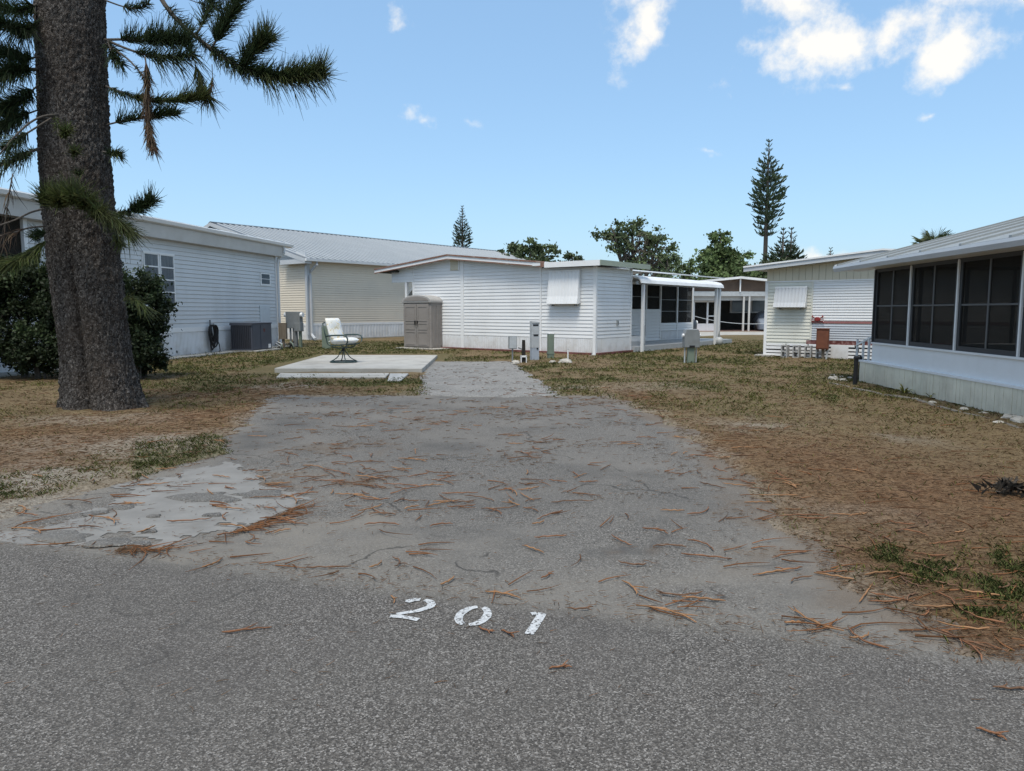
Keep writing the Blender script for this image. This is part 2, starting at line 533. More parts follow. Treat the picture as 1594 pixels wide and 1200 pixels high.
def ground_material():
    m = bpy.data.materials.new('dry_lawn_soil')
    m.use_nodes = True
    nt = m.node_tree
    N, L = nt.nodes.new, nt.links.new
    bs = nt.nodes['Principled BSDF']
    bs.inputs['Roughness'].default_value = 0.95
    bs.inputs['Specular IOR Level'].default_value = 0.1
    geo = N('ShaderNodeNewGeometry')
    a = N('ShaderNodeAttribute')
    a.attribute_name = 'tone'
    n = N('ShaderNodeTexNoise')
    n.inputs['Scale'].default_value = 34
    n.inputs['Detail'].default_value = 9
    n.inputs['Roughness'].default_value = 0.85
    L(geo.outputs['Position'], n.inputs['Vector'])
    r = N('ShaderNodeValToRGB')
    e = r.color_ramp.elements
    e[0].position = 0.36
    e[0].color = (0.30, 0.28, 0.25, 1)
    e[1].position = 0.66
    e[1].color = (1.65, 1.63, 1.58, 1)
    L(n.outputs['Fac'], r.inputs['Fac'])
    mx = N('ShaderNodeMix')
    mx.data_type = 'RGBA'
    mx.blend_type = 'MULTIPLY'
    mx.inputs[0].default_value = 1.0
    L(a.outputs['Color'], mx.inputs[6])
    L(r.outputs['Color'], mx.inputs[7])
    # big irregular drifts
    n2 = N('ShaderNodeTexNoise')
    n2.inputs['Scale'].default_value = 1.6
    n2.inputs['Detail'].default_value = 9
    n2.inputs['Roughness'].default_value = 0.7
    L(geo.outputs['Position'], n2.inputs['Vector'])
    q = N('ShaderNodeMapRange')
    q.inputs['From Min'].default_value = 0.5
    q.inputs['From Max'].default_value = 0.7
    q.inputs['To Max'].default_value = 0.5
    L(n2.outputs['Fac'], q.inputs['Value'])
    m2 = N('ShaderNodeMix')
    m2.data_type = 'RGBA'
    L(q.outputs[0], m2.inputs[0])
    L(mx.outputs[2], m2.inputs[6])
    m2.inputs[7].default_value = (0.175, 0.128, 0.078, 1)
    L(m2.outputs[2], bs.inputs['Base Color'])
    b = N('ShaderNodeBump')
    b.inputs['Strength'].default_value = 0.8
    b.inputs['Distance'].default_value = 0.02
    L(n.outputs['Fac'], b.inputs['Height'])
    L(b.outputs[0], bs.inputs['Normal'])
    return m


M_GROUND = ground_material()


def bark_material():
    m = bpy.data.materials.new('flaky_pine_bark')
    m.use_nodes = True
    nt = m.node_tree
    N, L = nt.nodes.new, nt.links.new
    bs = nt.nodes['Principled BSDF']
    bs.inputs['Roughness'].default_value = 0.95
    bs.inputs['Specular IOR Level'].default_value = 0.1
    geo = N('ShaderNodeNewGeometry')
    mp = N('ShaderNodeMapping')
    mp.inputs['Scale'].default_value = (1, 1, 0.65)
    L(geo.outputs['Position'], mp.inputs['Vector'])
    nz = N('ShaderNodeTexNoise')
    nz.inputs['Scale'].default_value = 30
    nz.inputs['Detail'].default_value = 3
    L(mp.outputs[0], nz.inputs['Vector'])
    mxv = N('ShaderNodeMix')
    mxv.data_type = 'VECTOR'
    mxv.inputs[0].default_value = 0.06
    L(mp.outputs[0], mxv.inputs[4])
    L(nz.outputs['Color'], mxv.inputs[5])
    v = N('ShaderNodeTexVoronoi')
    v.inputs['Scale'].default_value = 62
    L(mxv.outputs[1], v.inputs['Vector'])
    sp = N('ShaderNodeSeparateColor')
    L(v.outputs['Color'], sp.inputs[0])
    r = N('ShaderNodeValToRGB')
    e = r.color_ramp.elements
    e[0].color = (0.026, 0.022, 0.019, 1)
    e[1].color = (0.21, 0.19, 0.17, 1)
    k = e.new(0.55)
    k.color = (0.078, 0.069, 0.062, 1)
    k = e.new(0.85)
    k.color = (0.135, 0.122, 0.112, 1)
    L(sp.outputs[0], r.inputs['Fac'])
    n2 = N('ShaderNodeTexNoise')
    n2.inputs['Scale'].default_value = 2.2
    n2.inputs['Detail'].default_value = 6
    L(geo.outputs['Position'], n2.inputs['Vector'])
    q = N('ShaderNodeMapRange')
    q.inputs['From Min'].default_value = 0.45
    q.inputs['From Max'].default_value = 0.7
    q.inputs['To Max'].default_value = 0.5
    L(n2.outputs['Fac'], q.inputs['Value'])
    mx = N('ShaderNodeMix')
    mx.data_type = 'RGBA'
    L(q.outputs[0], mx.inputs[0])
    L(r.outputs['Color'], mx.inputs[6])
    mx.inputs[7].default_value = (0.060, 0.046, 0.036, 1)
    L(mx.outputs[2], bs.inputs['Base Color'])
    b = N('ShaderNodeBump')
    b.inputs['Strength'].default_value = 1.0
    b.inputs['Distance'].default_value = 0.02
    L(v.outputs['Distance'], b.inputs['Height'])
    b.invert = True
    L(b.outputs[0], bs.inputs['Normal'])
    return m


M_BARK = bark_material()
M_LIMB = material('grey_brown_limb_bark', (0.085, 0.072, 0.06), 0.9, 0.3, 20, bump=0.5, bscale=60)
M_NEEDLE = attr_material('pine_needles', 0.6, 0.15, 0.3)
M_LEAF = attr_material('leaves', 0.6, 0.25, 0.25)
M_GRASS = attr_material('grass_blades', 0.85, 0.2, 0.1)
M_TWIG = material('dry_orange_brown_twig', (0.20, 0.090, 0.042), 0.8, 0.35, 14, bump=0.4, bscale=150)


# ------------------------------------------------------------------ mesh helpers
class MB:
    """collects shapes and links them as ONE mesh object"""

    def __init__(self):
        self.v, self.f = [], []

    def add(self, verts, faces):
        o = len(self.v)
        self.v.extend(tuple(p) for p in verts)
        self.f.extend(tuple(i + o for i in f) for f in faces)
        return self

    def box(self, x0, x1, y0, y1, z0, z1):
        v = [(x0, y0, z0), (x1, y0, z0), (x1, y1, z0), (x0, y1, z0), (x0, y0, z1), (x1, y0, z1), (x1, y1, z1), (x0, y1, z1)]
        return self.add(v, [(0, 3, 2, 1), (4, 5, 6, 7), (0, 1, 5, 4), (1, 2, 6, 5), (2, 3, 7, 6), (3, 0, 4, 7)])

    def bar(self, p, q, w, h=None, up=(0, 0, 1)):
        """a square bar from p to q"""
        p, q = Vector(p), Vector(q)
        h = h or w
        d = (q - p).normalized()
        s = d.cross(Vector(up))
        if s.length < 1e-4:
            s = d.cross(Vector((1, 0, 0)))
        s.normalize()
        u = s.cross(d)
        v = []
        for c in (p, q):
            for a, b in ((-1, -1), (1, -1), (1, 1), (-1, 1)):
                v.append(c + s * (a * w / 2) + u * (b * h / 2))
        return self.add(v, [(0, 1, 2, 3), (7, 6, 5, 4), (0, 4, 5, 1), (1, 5, 6, 2), (2, 6, 7, 3), (3, 7, 4, 0)])

    def prism(self, poly, fn, a, b):
        """extrude the 2-D polygon poly from a to b; fn(u, v, t) gives the point"""
        n = len(poly)
        v = [fn(p[0], p[1], a) for p in poly] + [fn(p[0], p[1], b) for p in poly]
        f = [tuple(range(n - 1, -1, -1)), tuple(range(n, 2 * n))]
        f += [(i, (i + 1) % n, n + (i + 1) % n, n + i) for i in range(n)]
        return self.add(v, f)

    def tube(self, pts, r, n=8, caps=True):
        pts = [Vector(p) for p in pts]
        k = len(pts)
        rs = r if isinstance(r, (list, tuple)) else [r] * k
        v = []
        ref = Vector((0.31, 0.17, 0.93))
        for i, p in enumerate(pts):
            d = (pts[min(i + 1, k - 1)] - pts[max(i - 1, 0)])
            if d.length < 1e-9:
                d = Vector((0, 0, 1))
            d.normalize()
            if abs(d.dot(ref)) > 0.97:
                ref = Vector((0.9, 0.3, 0.1))
            s = d.cross(ref).normalized()
            u = s.cross(d)
            for j in range(n):
                t = 2 * math.pi * j / n
                v.append(p + (s * math.cos(t) + u * math.sin(t)) * rs[i])
        f = []
        for i in range(k - 1):
            for j in range(n):
                f.append((i * n + j, i * n + (j + 1) % n, (i + 1) * n + (j + 1) % n, (i + 1) * n + j))
        if caps:
            f.append(tuple(range(n - 1, -1, -1)))
            f.append(tuple(range((k - 1) * n, k * n)))
        return self.add(v, f)

    def lathe(self, prof, n=20, c=(0, 0, 0)):
        v, f = [], []
        for r, z in prof:
            for j in range(n):
                t = 2 * math.pi * j / n
                v.append((c[0] + r * math.cos(t), c[1] + r * math.sin(t), c[2] + z))
        for i in range(len(prof) - 1):
            for j in range(n):
                f.append((i * n + j, i * n + (j + 1) % n, (i + 1) * n + (j + 1) % n, (i + 1) * n + j))
        f.append(tuple(range(n - 1, -1, -1)))
        m = (len(prof) - 1) * n
        f.append(tuple(range(m, m + n)))
        return self.add(v, f)

    def mesh(self, name, mat, smooth=False):
        me = bpy.data.meshes.new(name)
        me.from_pydata(self.v, [], self.f)
        me.materials.append(mat)
        if smooth:
            me.polygons.foreach_set('use_smooth', [True] * len(me.polygons))
        me.update()
        return me

    def build(self, name, mat, parent=None, smooth=False, bevel=0.0):
        o = link(name, self.mesh(name, mat, smooth), parent)
        if bevel:
            b = o.modifiers.new('bevel', 'BEVEL')
            b.width = bevel
            b.segments = 2
            b.limit_method = 'ANGLE'
        return o


def link(name, mesh, parent=None, loc=None, rot=None):
    o = bpy.data.objects.new(name, mesh)
    COL.objects.link(o)
    if parent is not None:
        o.parent = parent
    if loc is not None:
        o.location = loc
    if rot is not None:
        o.rotation_euler = rot
    return o


def tag(o, label=None, cat=None, group=None, kind=None):
    for k, v in (('label', label), ('category', cat), ('group', group), ('kind', kind)):
        if v:
            o[k] = v
    return o


def thing(name, label, cat, loc=(0, 0, 0), rz=0.0, group=None):
    e = bpy.data.objects.new(name, None)
    e.empty_display_size = 0.2
    e.location = loc
    e.rotation_euler = (0, 0, R(rz))
    COL.objects.link(e)
    return tag(e, label, cat, group)


def np_mesh(name, verts, faces, mat, tone=None, smooth=False):
    """verts (n,3), faces (m,k) arrays; tone (n,3) colour per vertex"""
    me = bpy.data.meshes.new(name)
    verts = np.ascontiguousarray(verts, np.float32)
    faces = np.ascontiguousarray(faces, np.int32)
    m, k = faces.shape
    me.vertices.add(len(verts))
    me.vertices.foreach_set('co', verts.ravel())
    me.loops.add(m * k)
    me.loops.foreach_set('vertex_index', faces.ravel())
    me.polygons.add(m)
    me.polygons.foreach_set('loop_start', np.arange(0, m * k, k, dtype=np.int32))
    me.polygons.foreach_set('loop_total', np.full(m, k, np.int32))
    if smooth:
        me.polygons.foreach_set('use_smooth', np.ones(m, bool))
    me.update(calc_edges=True)
    if tone is not None:
        a = me.color_attributes.new('tone', 'FLOAT_COLOR', 'POINT')
        c = np.ones((len(verts), 4), np.float32)
        c[:, :3] = tone
        a.data.foreach_set('color', c.ravel())
    me.materials.append(mat)
    return me


# pieces of walls: 'axis' is the local axis the wall runs along, 'out' the sign of its outward side
def P(axis, along, off, z):
    return (along, off, z) if axis == 'x' else (off, along, z)


def siding(parent, axis, a0, a1, plane, out, z0, z1, h, mat, clip=None, name='siding_board', proud=0.021):
    cache = {}
    z = z0
    while z < z1 - 0.02:
        hh = min(h, z1 - z)
        b0, b1 = (a0, a1) if clip is None else clip(z + hh * 0.5)
        b0, b1 = max(a0, b0), min(a1, b1)
        if b1 - b0 > 0.05:
            key = (round(b1 - b0, 2), round(hh, 3))
            if key not in cache:
                ln = key[0]
                m = MB()
                m.prism([(-proud, 0.0), (-proud, 0.012), (-0.007, hh * 0.88), (0.0, hh * 0.88), (0.0, 0.0)], lambda u, v, t: P(axis, t, -out * u, v), 0, ln)
                cache[key] = m.mesh(name, mat)
            o = link(name, cache[key], parent, P(axis, b0, plane, z))
        z += h


def ribbed_panels(parent, axis, a0, a1, plane, out, z0, z1, mat, pitch=0.1, depth=0.015, width=1.2, name='skirt_panel', tilt=0.0):
    n = max(1, round((a1 - a0) / width))
    w = (a1 - a0) / n
    k = max(2, round(w / pitch))
    prof = []
    for i in range(k):
        s = i * w / k
        q = w / k
        prof += [(s, 0.0), (s + q * 0.45, 0.0), (s + q * 0.55, depth), (s + q * 0.9, depth)]
    prof.append((w - 0.004, 0.0))
    m = MB()
    v, f = [], []
    for s, d in prof:
        v.append(P(axis, s, out * d, z0))
        v.append(P(axis, s, out * (d + tilt), z1))
    for i in range(len(prof) - 1):
        f.append((2 * i, 2 * i + 2, 2 * i + 3, 2 * i + 1))
    m.add(v, f)
    me = m.mesh(name, mat)
    for i in range(n):
        link(name, me, parent, P(axis, a0 + i * w, plane, 0))


def slat_awning(parent, axis, a0, a1, plane, out, z0, z1, n, reach, mat, name='awning'):
    """a rolled metal window awning: curved slats side by side, side plates and two arms"""
    top = MB()
    top.prism([(0, z1 - 0.03), (0, z1 + 0.02), (0.10, z1 + 0.02), (0.10, z1 - 0.03)], lambda u, v, t: P(axis, t, plane + out * u, v), a0 - 0.02, a1 + 0.02)
    aw = top.build(name, M_TRIM, parent)
    w = (a1 - a0) / n
    hgt = z1 - z0
    path = [(0.08, z1), (0.06 + reach * 0.55, z0 + hgt * 0.40)]
    for k in range(6):
        t = math.pi / 2 * k / 5
        path.append((0.06 + reach * 0.62 + reach * 0.38 * math.sin(t * 0.9 + 0.1) - 0.0, z0 + hgt * 0.22 * (1 - math.sin(t)) + 0.02))
    path.append((0.06 + reach * 0.75, z0))
    v, f = [], []
    prof = [(0, 0), (w * 0.12, 0.014), (w * 0.78, 0.014), (w * 0.9, 0.0), (w, 0.0)]
    for s, d in prof:
        for o_, z in path:
            v.append(P(axis, s, out * (o_ + d), z))
    k = len(path)
    for i in range(len(prof) - 1):
        for j in range(k - 1):
            f.append((i * k + j, (i + 1) * k + j, (i + 1) * k + j + 1, i * k + j + 1))
    me = MB().add(v, f).mesh('awning_slat', mat)
    for i in range(n):
        link('awning_slat', me, aw, P(axis, a0 + i * w, plane, 0))
    poly = [(0.0, z1)] + path + [(0.0, z0 + 0.05)]
    for a in (a0 - 0.012, a1 + 0.002):
        MB().prism(poly, lambda u, v_, t: P(axis, t, plane + out * u, v_), a, a + 0.01).build('side_plate', M_TRIM, aw)
    for a in (a0 + 0.15, a1 - 0.15):
        MB().box(*_span(axis, a - 0.02, a + 0.02, plane, plane + out * 0.12), z0 - 0.05, z0 + 0.01).build('awning_arm', M_GREYMETAL, aw)
    return aw


def _span(axis, a0, a1, o0, o1):
    o0, o1 = min(o0, o1), max(o0, o1)
    return (a0, a1, o0, o1) if axis == 'x' else (o0, o1, a0, a1)


def wall_box(parent, name, axis, a0, a1, o0, o1, z0, z1, mat, bevel=0.0):
    return MB().box(*_span(axis, a0, a1, o0, o1), z0, z1).build(name, mat, parent, bevel=bevel)


# ================================================================== THE SETTING
XL_Y = [2.0, 4.6, 4.82, 5.4, 6.2, 7.0, 7.4, 8.6, 10.5, 12.3]
XL_X = [-3.2, -3.35, -3.5, -3.6, -3.42, -3.05, -2.95, -3.34, -3.74, -3.98]
XR_Y = [2.0, 3.2, 3.45, 3.9, 4.55, 5.46, 6.83, 8.2, 10.8, 12.6]
XR_X = [2.4, 1.98, 1.9, 1.76, 1.86, 1.9, 2.03, 2.08, 1.97, 1.66]


def road_edge(x):
    return 3.63 - 0.30 * np.asarray(x, float)


def smooth(a, b, t):
    u = np.clip((t - a) / (b - a), 0, 1)
    return u * u * (3 - 2 * u)


def paved(x, y):
    """signed metres inside the pavement (positive inside)"""
    d1 = np.minimum(np.minimum(x - np.interp(y, XL_Y, XL_X), np.interp(y, XR_Y, XR_X) - x), 12.75 - y)
    d1 = np.where(y < 2.0, -9, d1)
    d2 = np.minimum(np.minimum(x - np.interp(y, [12, 13.4, 17, 21.2], [-1.5, -1.62, -1.95, -2.2]), np.interp(y, [12, 13.4, 15.5, 18, 21.4], [0.75, 0.66, 0.5, 0.22, -0.15]) - x), 21.3 - y)
    d2 = np.where(y < 12, -9, d2)
    dr = (road_edge(x) - y) * 0.958
    dr = np.minimum(dr, 7.2 - dr)
    return np.maximum(np.maximum(d1, d2), dr)


def patch_sum(x, y, pts, warp=True):
    s = np.zeros_like(x)
    if warp:
        x = x + (fbm(x * 1.7, y * 1.7, 5) - 0.5) * 1.1
        y = y + (fbm(x * 1.7, y * 1.7, 9) - 0.5) * 1.1
    for px, py, rx, ry, w in pts:
        c = gnd(px, py)
        s = np.maximum(s, w * np.exp(-((x - c.x) / rx) ** 2 - ((y - c.y) / ry) ** 2))
    return s


GREEN = [(310, 700, .75, .40, 1.5), (225, 718, .7, .35, 1.5), (130, 742, .65, .32, 1.4), (70, 765, .45, .25, 1.3), (1450, 862, .45, .28, 1.2), (1530, 905, .35, .25, 1.1), (1570, 940, .4, .25, 1.2), (1480, 890, .3, .25, 0.8),
         (590, 597, .9, .5, 1.2), (520, 600, .8, .5, .9), (640, 596, .4, .5, 1.0), (880, 590, 1.6, 1.3, 0.95), (850, 575, 1.6, 1.0, .8), (1075, 560, 2.2, 2.0, .85), (1050, 575, 2.5, 1.6, .55),
         (300, 575, 2.5, 1.3, .85), (430, 560, 2.5, 3.0, .85), (560, 540, 4, 4, 1.0), (600, 547, 3, 3, .7), (1160, 540, 3, 5, .9), (1250, 575, 2.5, 2.0, .55), (1300, 620, 2.0, 1.0, .6), (1100, 620, 1.5, 1.2, .5), (150, 600, 2.0, 0.8, .45)]
LITTER = [(1450, 780, 1.5, 1.6, 1.0), (1350, 880, .9, .9, 1.1), (1550, 1000, .9, .6, 1.2), (1250, 720, 1.2, 1.6, .9), (120, 680, 2.0, 1.6, .9), (300, 650, 1.4, 1.5, .9), (380, 610, 1.6, 1.6, .8), (30, 720, 1.2, 1.2, .8), (1150, 690, .8, 1.4, .8), (990, 620, .6, 1.5, .7)]
SAND = [(180, 700, 1.3, .6, .8), (260, 690, .9, .5, .7), (60, 750, 1.0, .7, 1.0), (150, 655, .9, .5, .5), (380, 725, .6, .4, .9), (20, 800, 1.2, .8, 1.0), (450, 602, .6, .5, .9), (1000, 603, .8, .8, .45), (1150, 660, .5, .4, .6), (1330, 800, .4, .3, .4), (900, 603, .5, .3, .7), (1420, 690, .4, .3, .6)]


def green_amount(x, y):
    k = np.clip(y / 7, .6, 2.2)
    g = patch_sum(x, y, GREEN) * (.15 + .30 * (x < -1.5) + 1.35 * smooth(.40, .62, fbm(x * 4.2 / k, y * 4.2 / k, 55))) - .06
    wide = smooth(7.5, 14, y) * smooth(.36, .62, fbm(x * .9, y * .7, 57)) * .62
    return np.clip(np.maximum(g, wide), 0, 1)


def ground_z(x, y):
    d = paved(x, y) + (fbm(x * 2.6, y * 2.6, 31) - 0.5) * 0.55 + (fbm(x * 9, y * 9, 77, 3) - 0.5) * 0.16
    k = smooth(0.18, -0.30, d)
    bumps = (fbm(x * 0.9, y * 0.9, 3) - 0.4) * 0.05 + (fbm(x * 5, y * 5, 21) - 0.5) * 0.028
    near_tree = np.exp(-((x + 6.25) / 1.3) ** 2 - ((y - 11.1) / 1.2) ** 2)
    far = smooth(26, 40, y)
    return -0.035 + k * (0.052 + bumps * (1 - far)) + near_tree * 0.005


def ground_tone(x, y):
    base = np.array([0.165, 0.124, 0.073])
    n = fbm(x * 2.2, y * 2.2, 41)[..., None]
    t = base * (0.75 + 0.5 * n)
    lit = np.clip(patch_sum(x, y, LITTER), 0, 1)[..., None]
    t = t * (1 - lit) + np.array([0.168, 0.104, 0.060]) * lit
    gr = green_amount(x, y)[..., None]
    t = t * (1 - gr * 0.75) + np.array([0.085, 0.092, 0.036]) * gr * 0.75
    sa = np.clip(patch_sum(x, y, SAND) * (0.3 + 1.3 * fbm(x * 3, y * 3, 65)), 0, 1)[..., None]
    edge = smooth(-0.35, 0.05, paved(x, y) + (fbm(x * 3, y * 3, 15) - 0.5) * 0.5)[..., None] * 0.55
    sa = np.maximum(sa, edge * (y < 14)[..., None])
    t = t * (1 - sa) + np.array([0.27, 0.245, 0.21]) * sa
    return t


def stretched(lo, hi, dense, step_out, n_out):
    out_lo = [dense[0] - step_out * (1.35 ** i) for i in range(n_out)][::-1]
    out_hi = [dense[-1] + step_out * (1.35 ** i) for i in range(n_out)]
    a = [v for v in out_lo if v > lo] + list(dense) + [v for v in out_hi if v < hi]
    return np.array([lo] + a + [hi])


def build_ground():
    xs = stretched(-900, 900, np.arange(-9, 10.5, 0.07), 0.25, 27)
    ys = stretched(-60, 1200, np.concatenate([np.arange(2.2, 13.5, 0.06), np.arange(13.5, 34, 0.16)]), 0.4, 26)
    X, Y = np.meshgrid(xs, ys)
    Z = ground_z(X, Y)
    nx, ny = len(xs), len(ys)
    v = np.stack([X, Y, Z], -1).reshape(-1, 3)
    i = np.arange(nx * ny).reshape(ny, nx)
    f = np.stack([i[:-1, :-1], i[:-1, 1:], i[1:, 1:], i[1:, :-1]], -1).reshape(-1, 4)
    me = np_mesh('ground', v, f, M_GROUND, ground_tone(X, Y).reshape(-1, 3), smooth=True)
    o = link('ground', me)
    tag(o, 'dry lawn of tan grass, sandy soil and needle litter', 'lawn', kind='structure')


build_ground()


def sheet(name, outline, z, mat, label, cat, jitter=0.03, step=0.12, seed=1, rim_drop=0.02):
    """a flat piece of paving with an uneven outline, given as world points"""
    pts = []
    n = len(outline)
    for i in range(n):
        a, b = Vector(outline[i][:2]), Vector(outline[(i + 1) % n][:2])
        k = max(1, int((b - a).length / step))
        for j in range(k):
            pts.append(a + (b - a) * j / k)
    xy = np.array([(p.x, p.y) for p in pts])
    dx = (fbm(xy[:, 0] * 3.1, xy[:, 1] * 3.1, seed) - 0.5) * 4 * jitter
    dy = (fbm(xy[:, 0] * 3.1 + 9, xy[:, 1] * 3.1, seed + 3) - 0.5) * 4 * jitter
    pos = np.stack([xy[:, 0] + dx, xy[:, 1] + dy], -1)
    tan = np.roll(pos, -1, axis=0) - np.roll(pos, 1, axis=0)
    nrm = np.stack([tan[:, 1], -tan[:, 0]], -1)
    nrm /= np.linalg.norm(nrm, axis=1, keepdims=True) + 1e-9
    area = np.sum(pos[:, 0] * np.roll(pos[:, 1], -1) - np.roll(pos[:, 0], -1) * pos[:, 1])
    rim = pos + nrm * (0.03 if area > 0 else -0.03)
    k = len(pos)
    verts = [(x, y, z) for x, y in pos] + [(x, y, z - rim_drop) for x, y in rim]
    f = [tuple(range(k))] + [(i, k + i, k + (i + 1) % k, (i + 1) % k) for i in range(k)]
    o = MB().add(verts, f).build(name, mat)
    return tag(o, label, cat, kind='structure')


def poly_sd(x, y, poly):
    """signed metres inside a polygon (positive inside)"""
    d = np.full(x.shape, 1e9)
    ins = np.zeros(x.shape, bool)
    n = len(poly)
    for i in range(n):
        ax, ay = poly[i]
        bx, by = poly[(i + 1) % n]
        ex, ey = bx - ax, by - ay
        t = np.clip(((x - ax) * ex + (y - ay) * ey) / (ex * ex + ey * ey), 0, 1)
        d = np.minimum(d, np.hypot(x - ax - t * ex, y - ay - t * ey))
        c = ((ay > y) != (by > y)) & (x < (bx - ax) * (y - ay) / (by - ay + 1e-12) + ax)
        ins ^= c
    return np.where(ins, d, -d)


APRON = [(-4.9, 4.9)] + [tuple(gnd(*q)[:2]) for q in ((60, 851), (185, 857), (290, 852), (370, 833), (430, 809), (472, 788), (478, 770), (450, 752), (425, 735), (418, 722), (370, 716), (330, 716), (270, 735), (180, 752), (90, 785), (20, 818))] + [(-4.9, 5.6)]
D_SAND = [(510, 820, .55, .30, .9), (420, 850, .7, .25, .8), (600, 860, .5, .2, .6), (480, 770, .3, .25, .6), (250, 868, .8, .12, .8), (440, 745, .5, .3, .5), (1150, 900, .6, .25, .5), (1300, 960, .5, .2, .6), (900, 900, .8, .2, .4), (1200, 760, .25, .5, .5), (1230, 860, .3, .4, .5)]
D_DARK = [(395, 690, .45, .9, .85), (430, 660, .4, .8, .6), (1045, 852, .35, .06, .9), (960, 845, .3, .08, .5), (640, 700, .8, 1.2, .35), (800, 780, .7, .5, .3), (1060, 780, .4, .6, .35), (720, 830, .5, .2, .35), (880, 740, .6, .6, .3), (300, 850, .3, .06, .5)]
D_LITTER = [(570, 750, .3, .2, .8), (640, 655, .6, .5, .55), (520, 700, .5, .5, .55), (430, 752, .4, .3, .6), (1045, 852, .3, .08, .5), (770, 640, .5, .4, .5), (940, 627, .5, .5, .6), (1170, 780, .3, .5, .6), (1260, 880, .25, .3, .6), (1100, 690, .25, .8, .6), (700, 950, .3, .04, .4), (1000, 960, .4, .05, .5)]


def apron_mask(x, y):
    m = poly_sd(x, y, APRON) + (fbm(x * 3, y * 3, 131) - .5) * .35 + (fbm(x * 11, y * 11, 133, 3) - .5) * .14
    holes = smooth(.56, .66, fbm(x * 2.4 + 3, y * 3.2, 141)) * .55 + smooth(.60, .68, fbm(x * 7 + 3, y * 8, 143)) * .3
    return smooth(-.10, .30, m - holes * .5)


def build_driveway():
    def grid(xs, ys):
        X, Y = np.meshgrid(xs, ys)
        i = np.arange(X.size).reshape(X.shape)
        f = np.stack([i[:-1, :-1], i[:-1, 1:], i[1:, 1:], i[1:, :-1]], -1).reshape(-1, 4)
        return X, Y, f
    X, Y, f = grid(np.arange(-4.7, 3.05, .045), np.arange(2.0, 13.4, .045))
    sand = np.clip(patch_sum(X, Y, D_SAND) * (.35 + 1.2 * fbm(X * 3, Y * 3, 151)), 0, .8)
    border = smooth(.30, -.05, paved(X, Y) + (fbm(X * 2.6, Y * 2.6, 153) - .5) * .5) * .6
    sand = np.maximum(sand, border)
    dark = np.clip(patch_sum(X, Y, D_DARK) * (.4 + 1.1 * fbm(X * 2.4, Y * 2.4, 157)), 0, .85)
    lit = np.clip(patch_sum(X, Y, D_LITTER) * smooth(.42, .66, fbm(X * 8, Y * 8, 159)), 0, .7)
    lit = np.maximum(lit, smooth(.28, -.05, paved(X, Y) + (fbm(X * 3.6, Y * 3.6, 163) - .5) * .6) * .55 * (X > .5))
    Z = (fbm(X * .8, Y * .8, 165) - .5) * .008
    me = np_mesh('driveway', np.stack([X, Y, Z], -1).reshape(-1, 3), f, M_DRIVE, np.stack([sand, dark, lit], -1).reshape(-1, 3), smooth=True)
    tag(link('driveway', me), 'worn grey asphalt driveway strewn with pine twigs', 'driveway', kind='structure')
    X, Y, f = grid(np.arange(-4.9, -1.2, .03), np.arange(4.1, 7.7, .03))
    m = apron_mask(X, Y)
    Z = (fbm(X * .8, Y * .8, 165) - .5) * .008 + np.where(m > .42, .0045, .0005)
    keep = (m.reshape(-1)[f] > .30).all(1)
    me = np_mesh('concrete_apron', np.stack([X, Y, Z], -1).reshape(-1, 3), f[keep], M_APRON, np.repeat(m.reshape(-1, 1), 3, 1), smooth=True)
    tag(link('concrete_apron', me), 'pale worn concrete apron at the left of the driveway mouth', 'concrete', kind='structure')


sheet('driveway_extension', [(-1.75, 12.9), (-1.95, 15), (-2.35, 20), (-2.3, 21.5), (-0.9, 21.7), (0.0, 21.5), (0.5, 18.2), (0.9, 15.2), (0.85, 12.75), (-0.4, 12.6)], 0.006, M_OLDDRIVE, 'bleached cracked asphalt path beyond the driveway', 'path', 0.07)
road_pts = [(-60, 21.6), (-3.32, 4.62), (-1.38, 4.04), (0.17, 3.58), (1.21, 3.28), (2.18, 2.97), (60, -14.4), (58, -22.4), (-62, 13.8)]
sheet('road', road_pts, 0.005, M_ROAD, 'coarse grey asphalt road across the foreground', 'road', 0.02, 0.1)


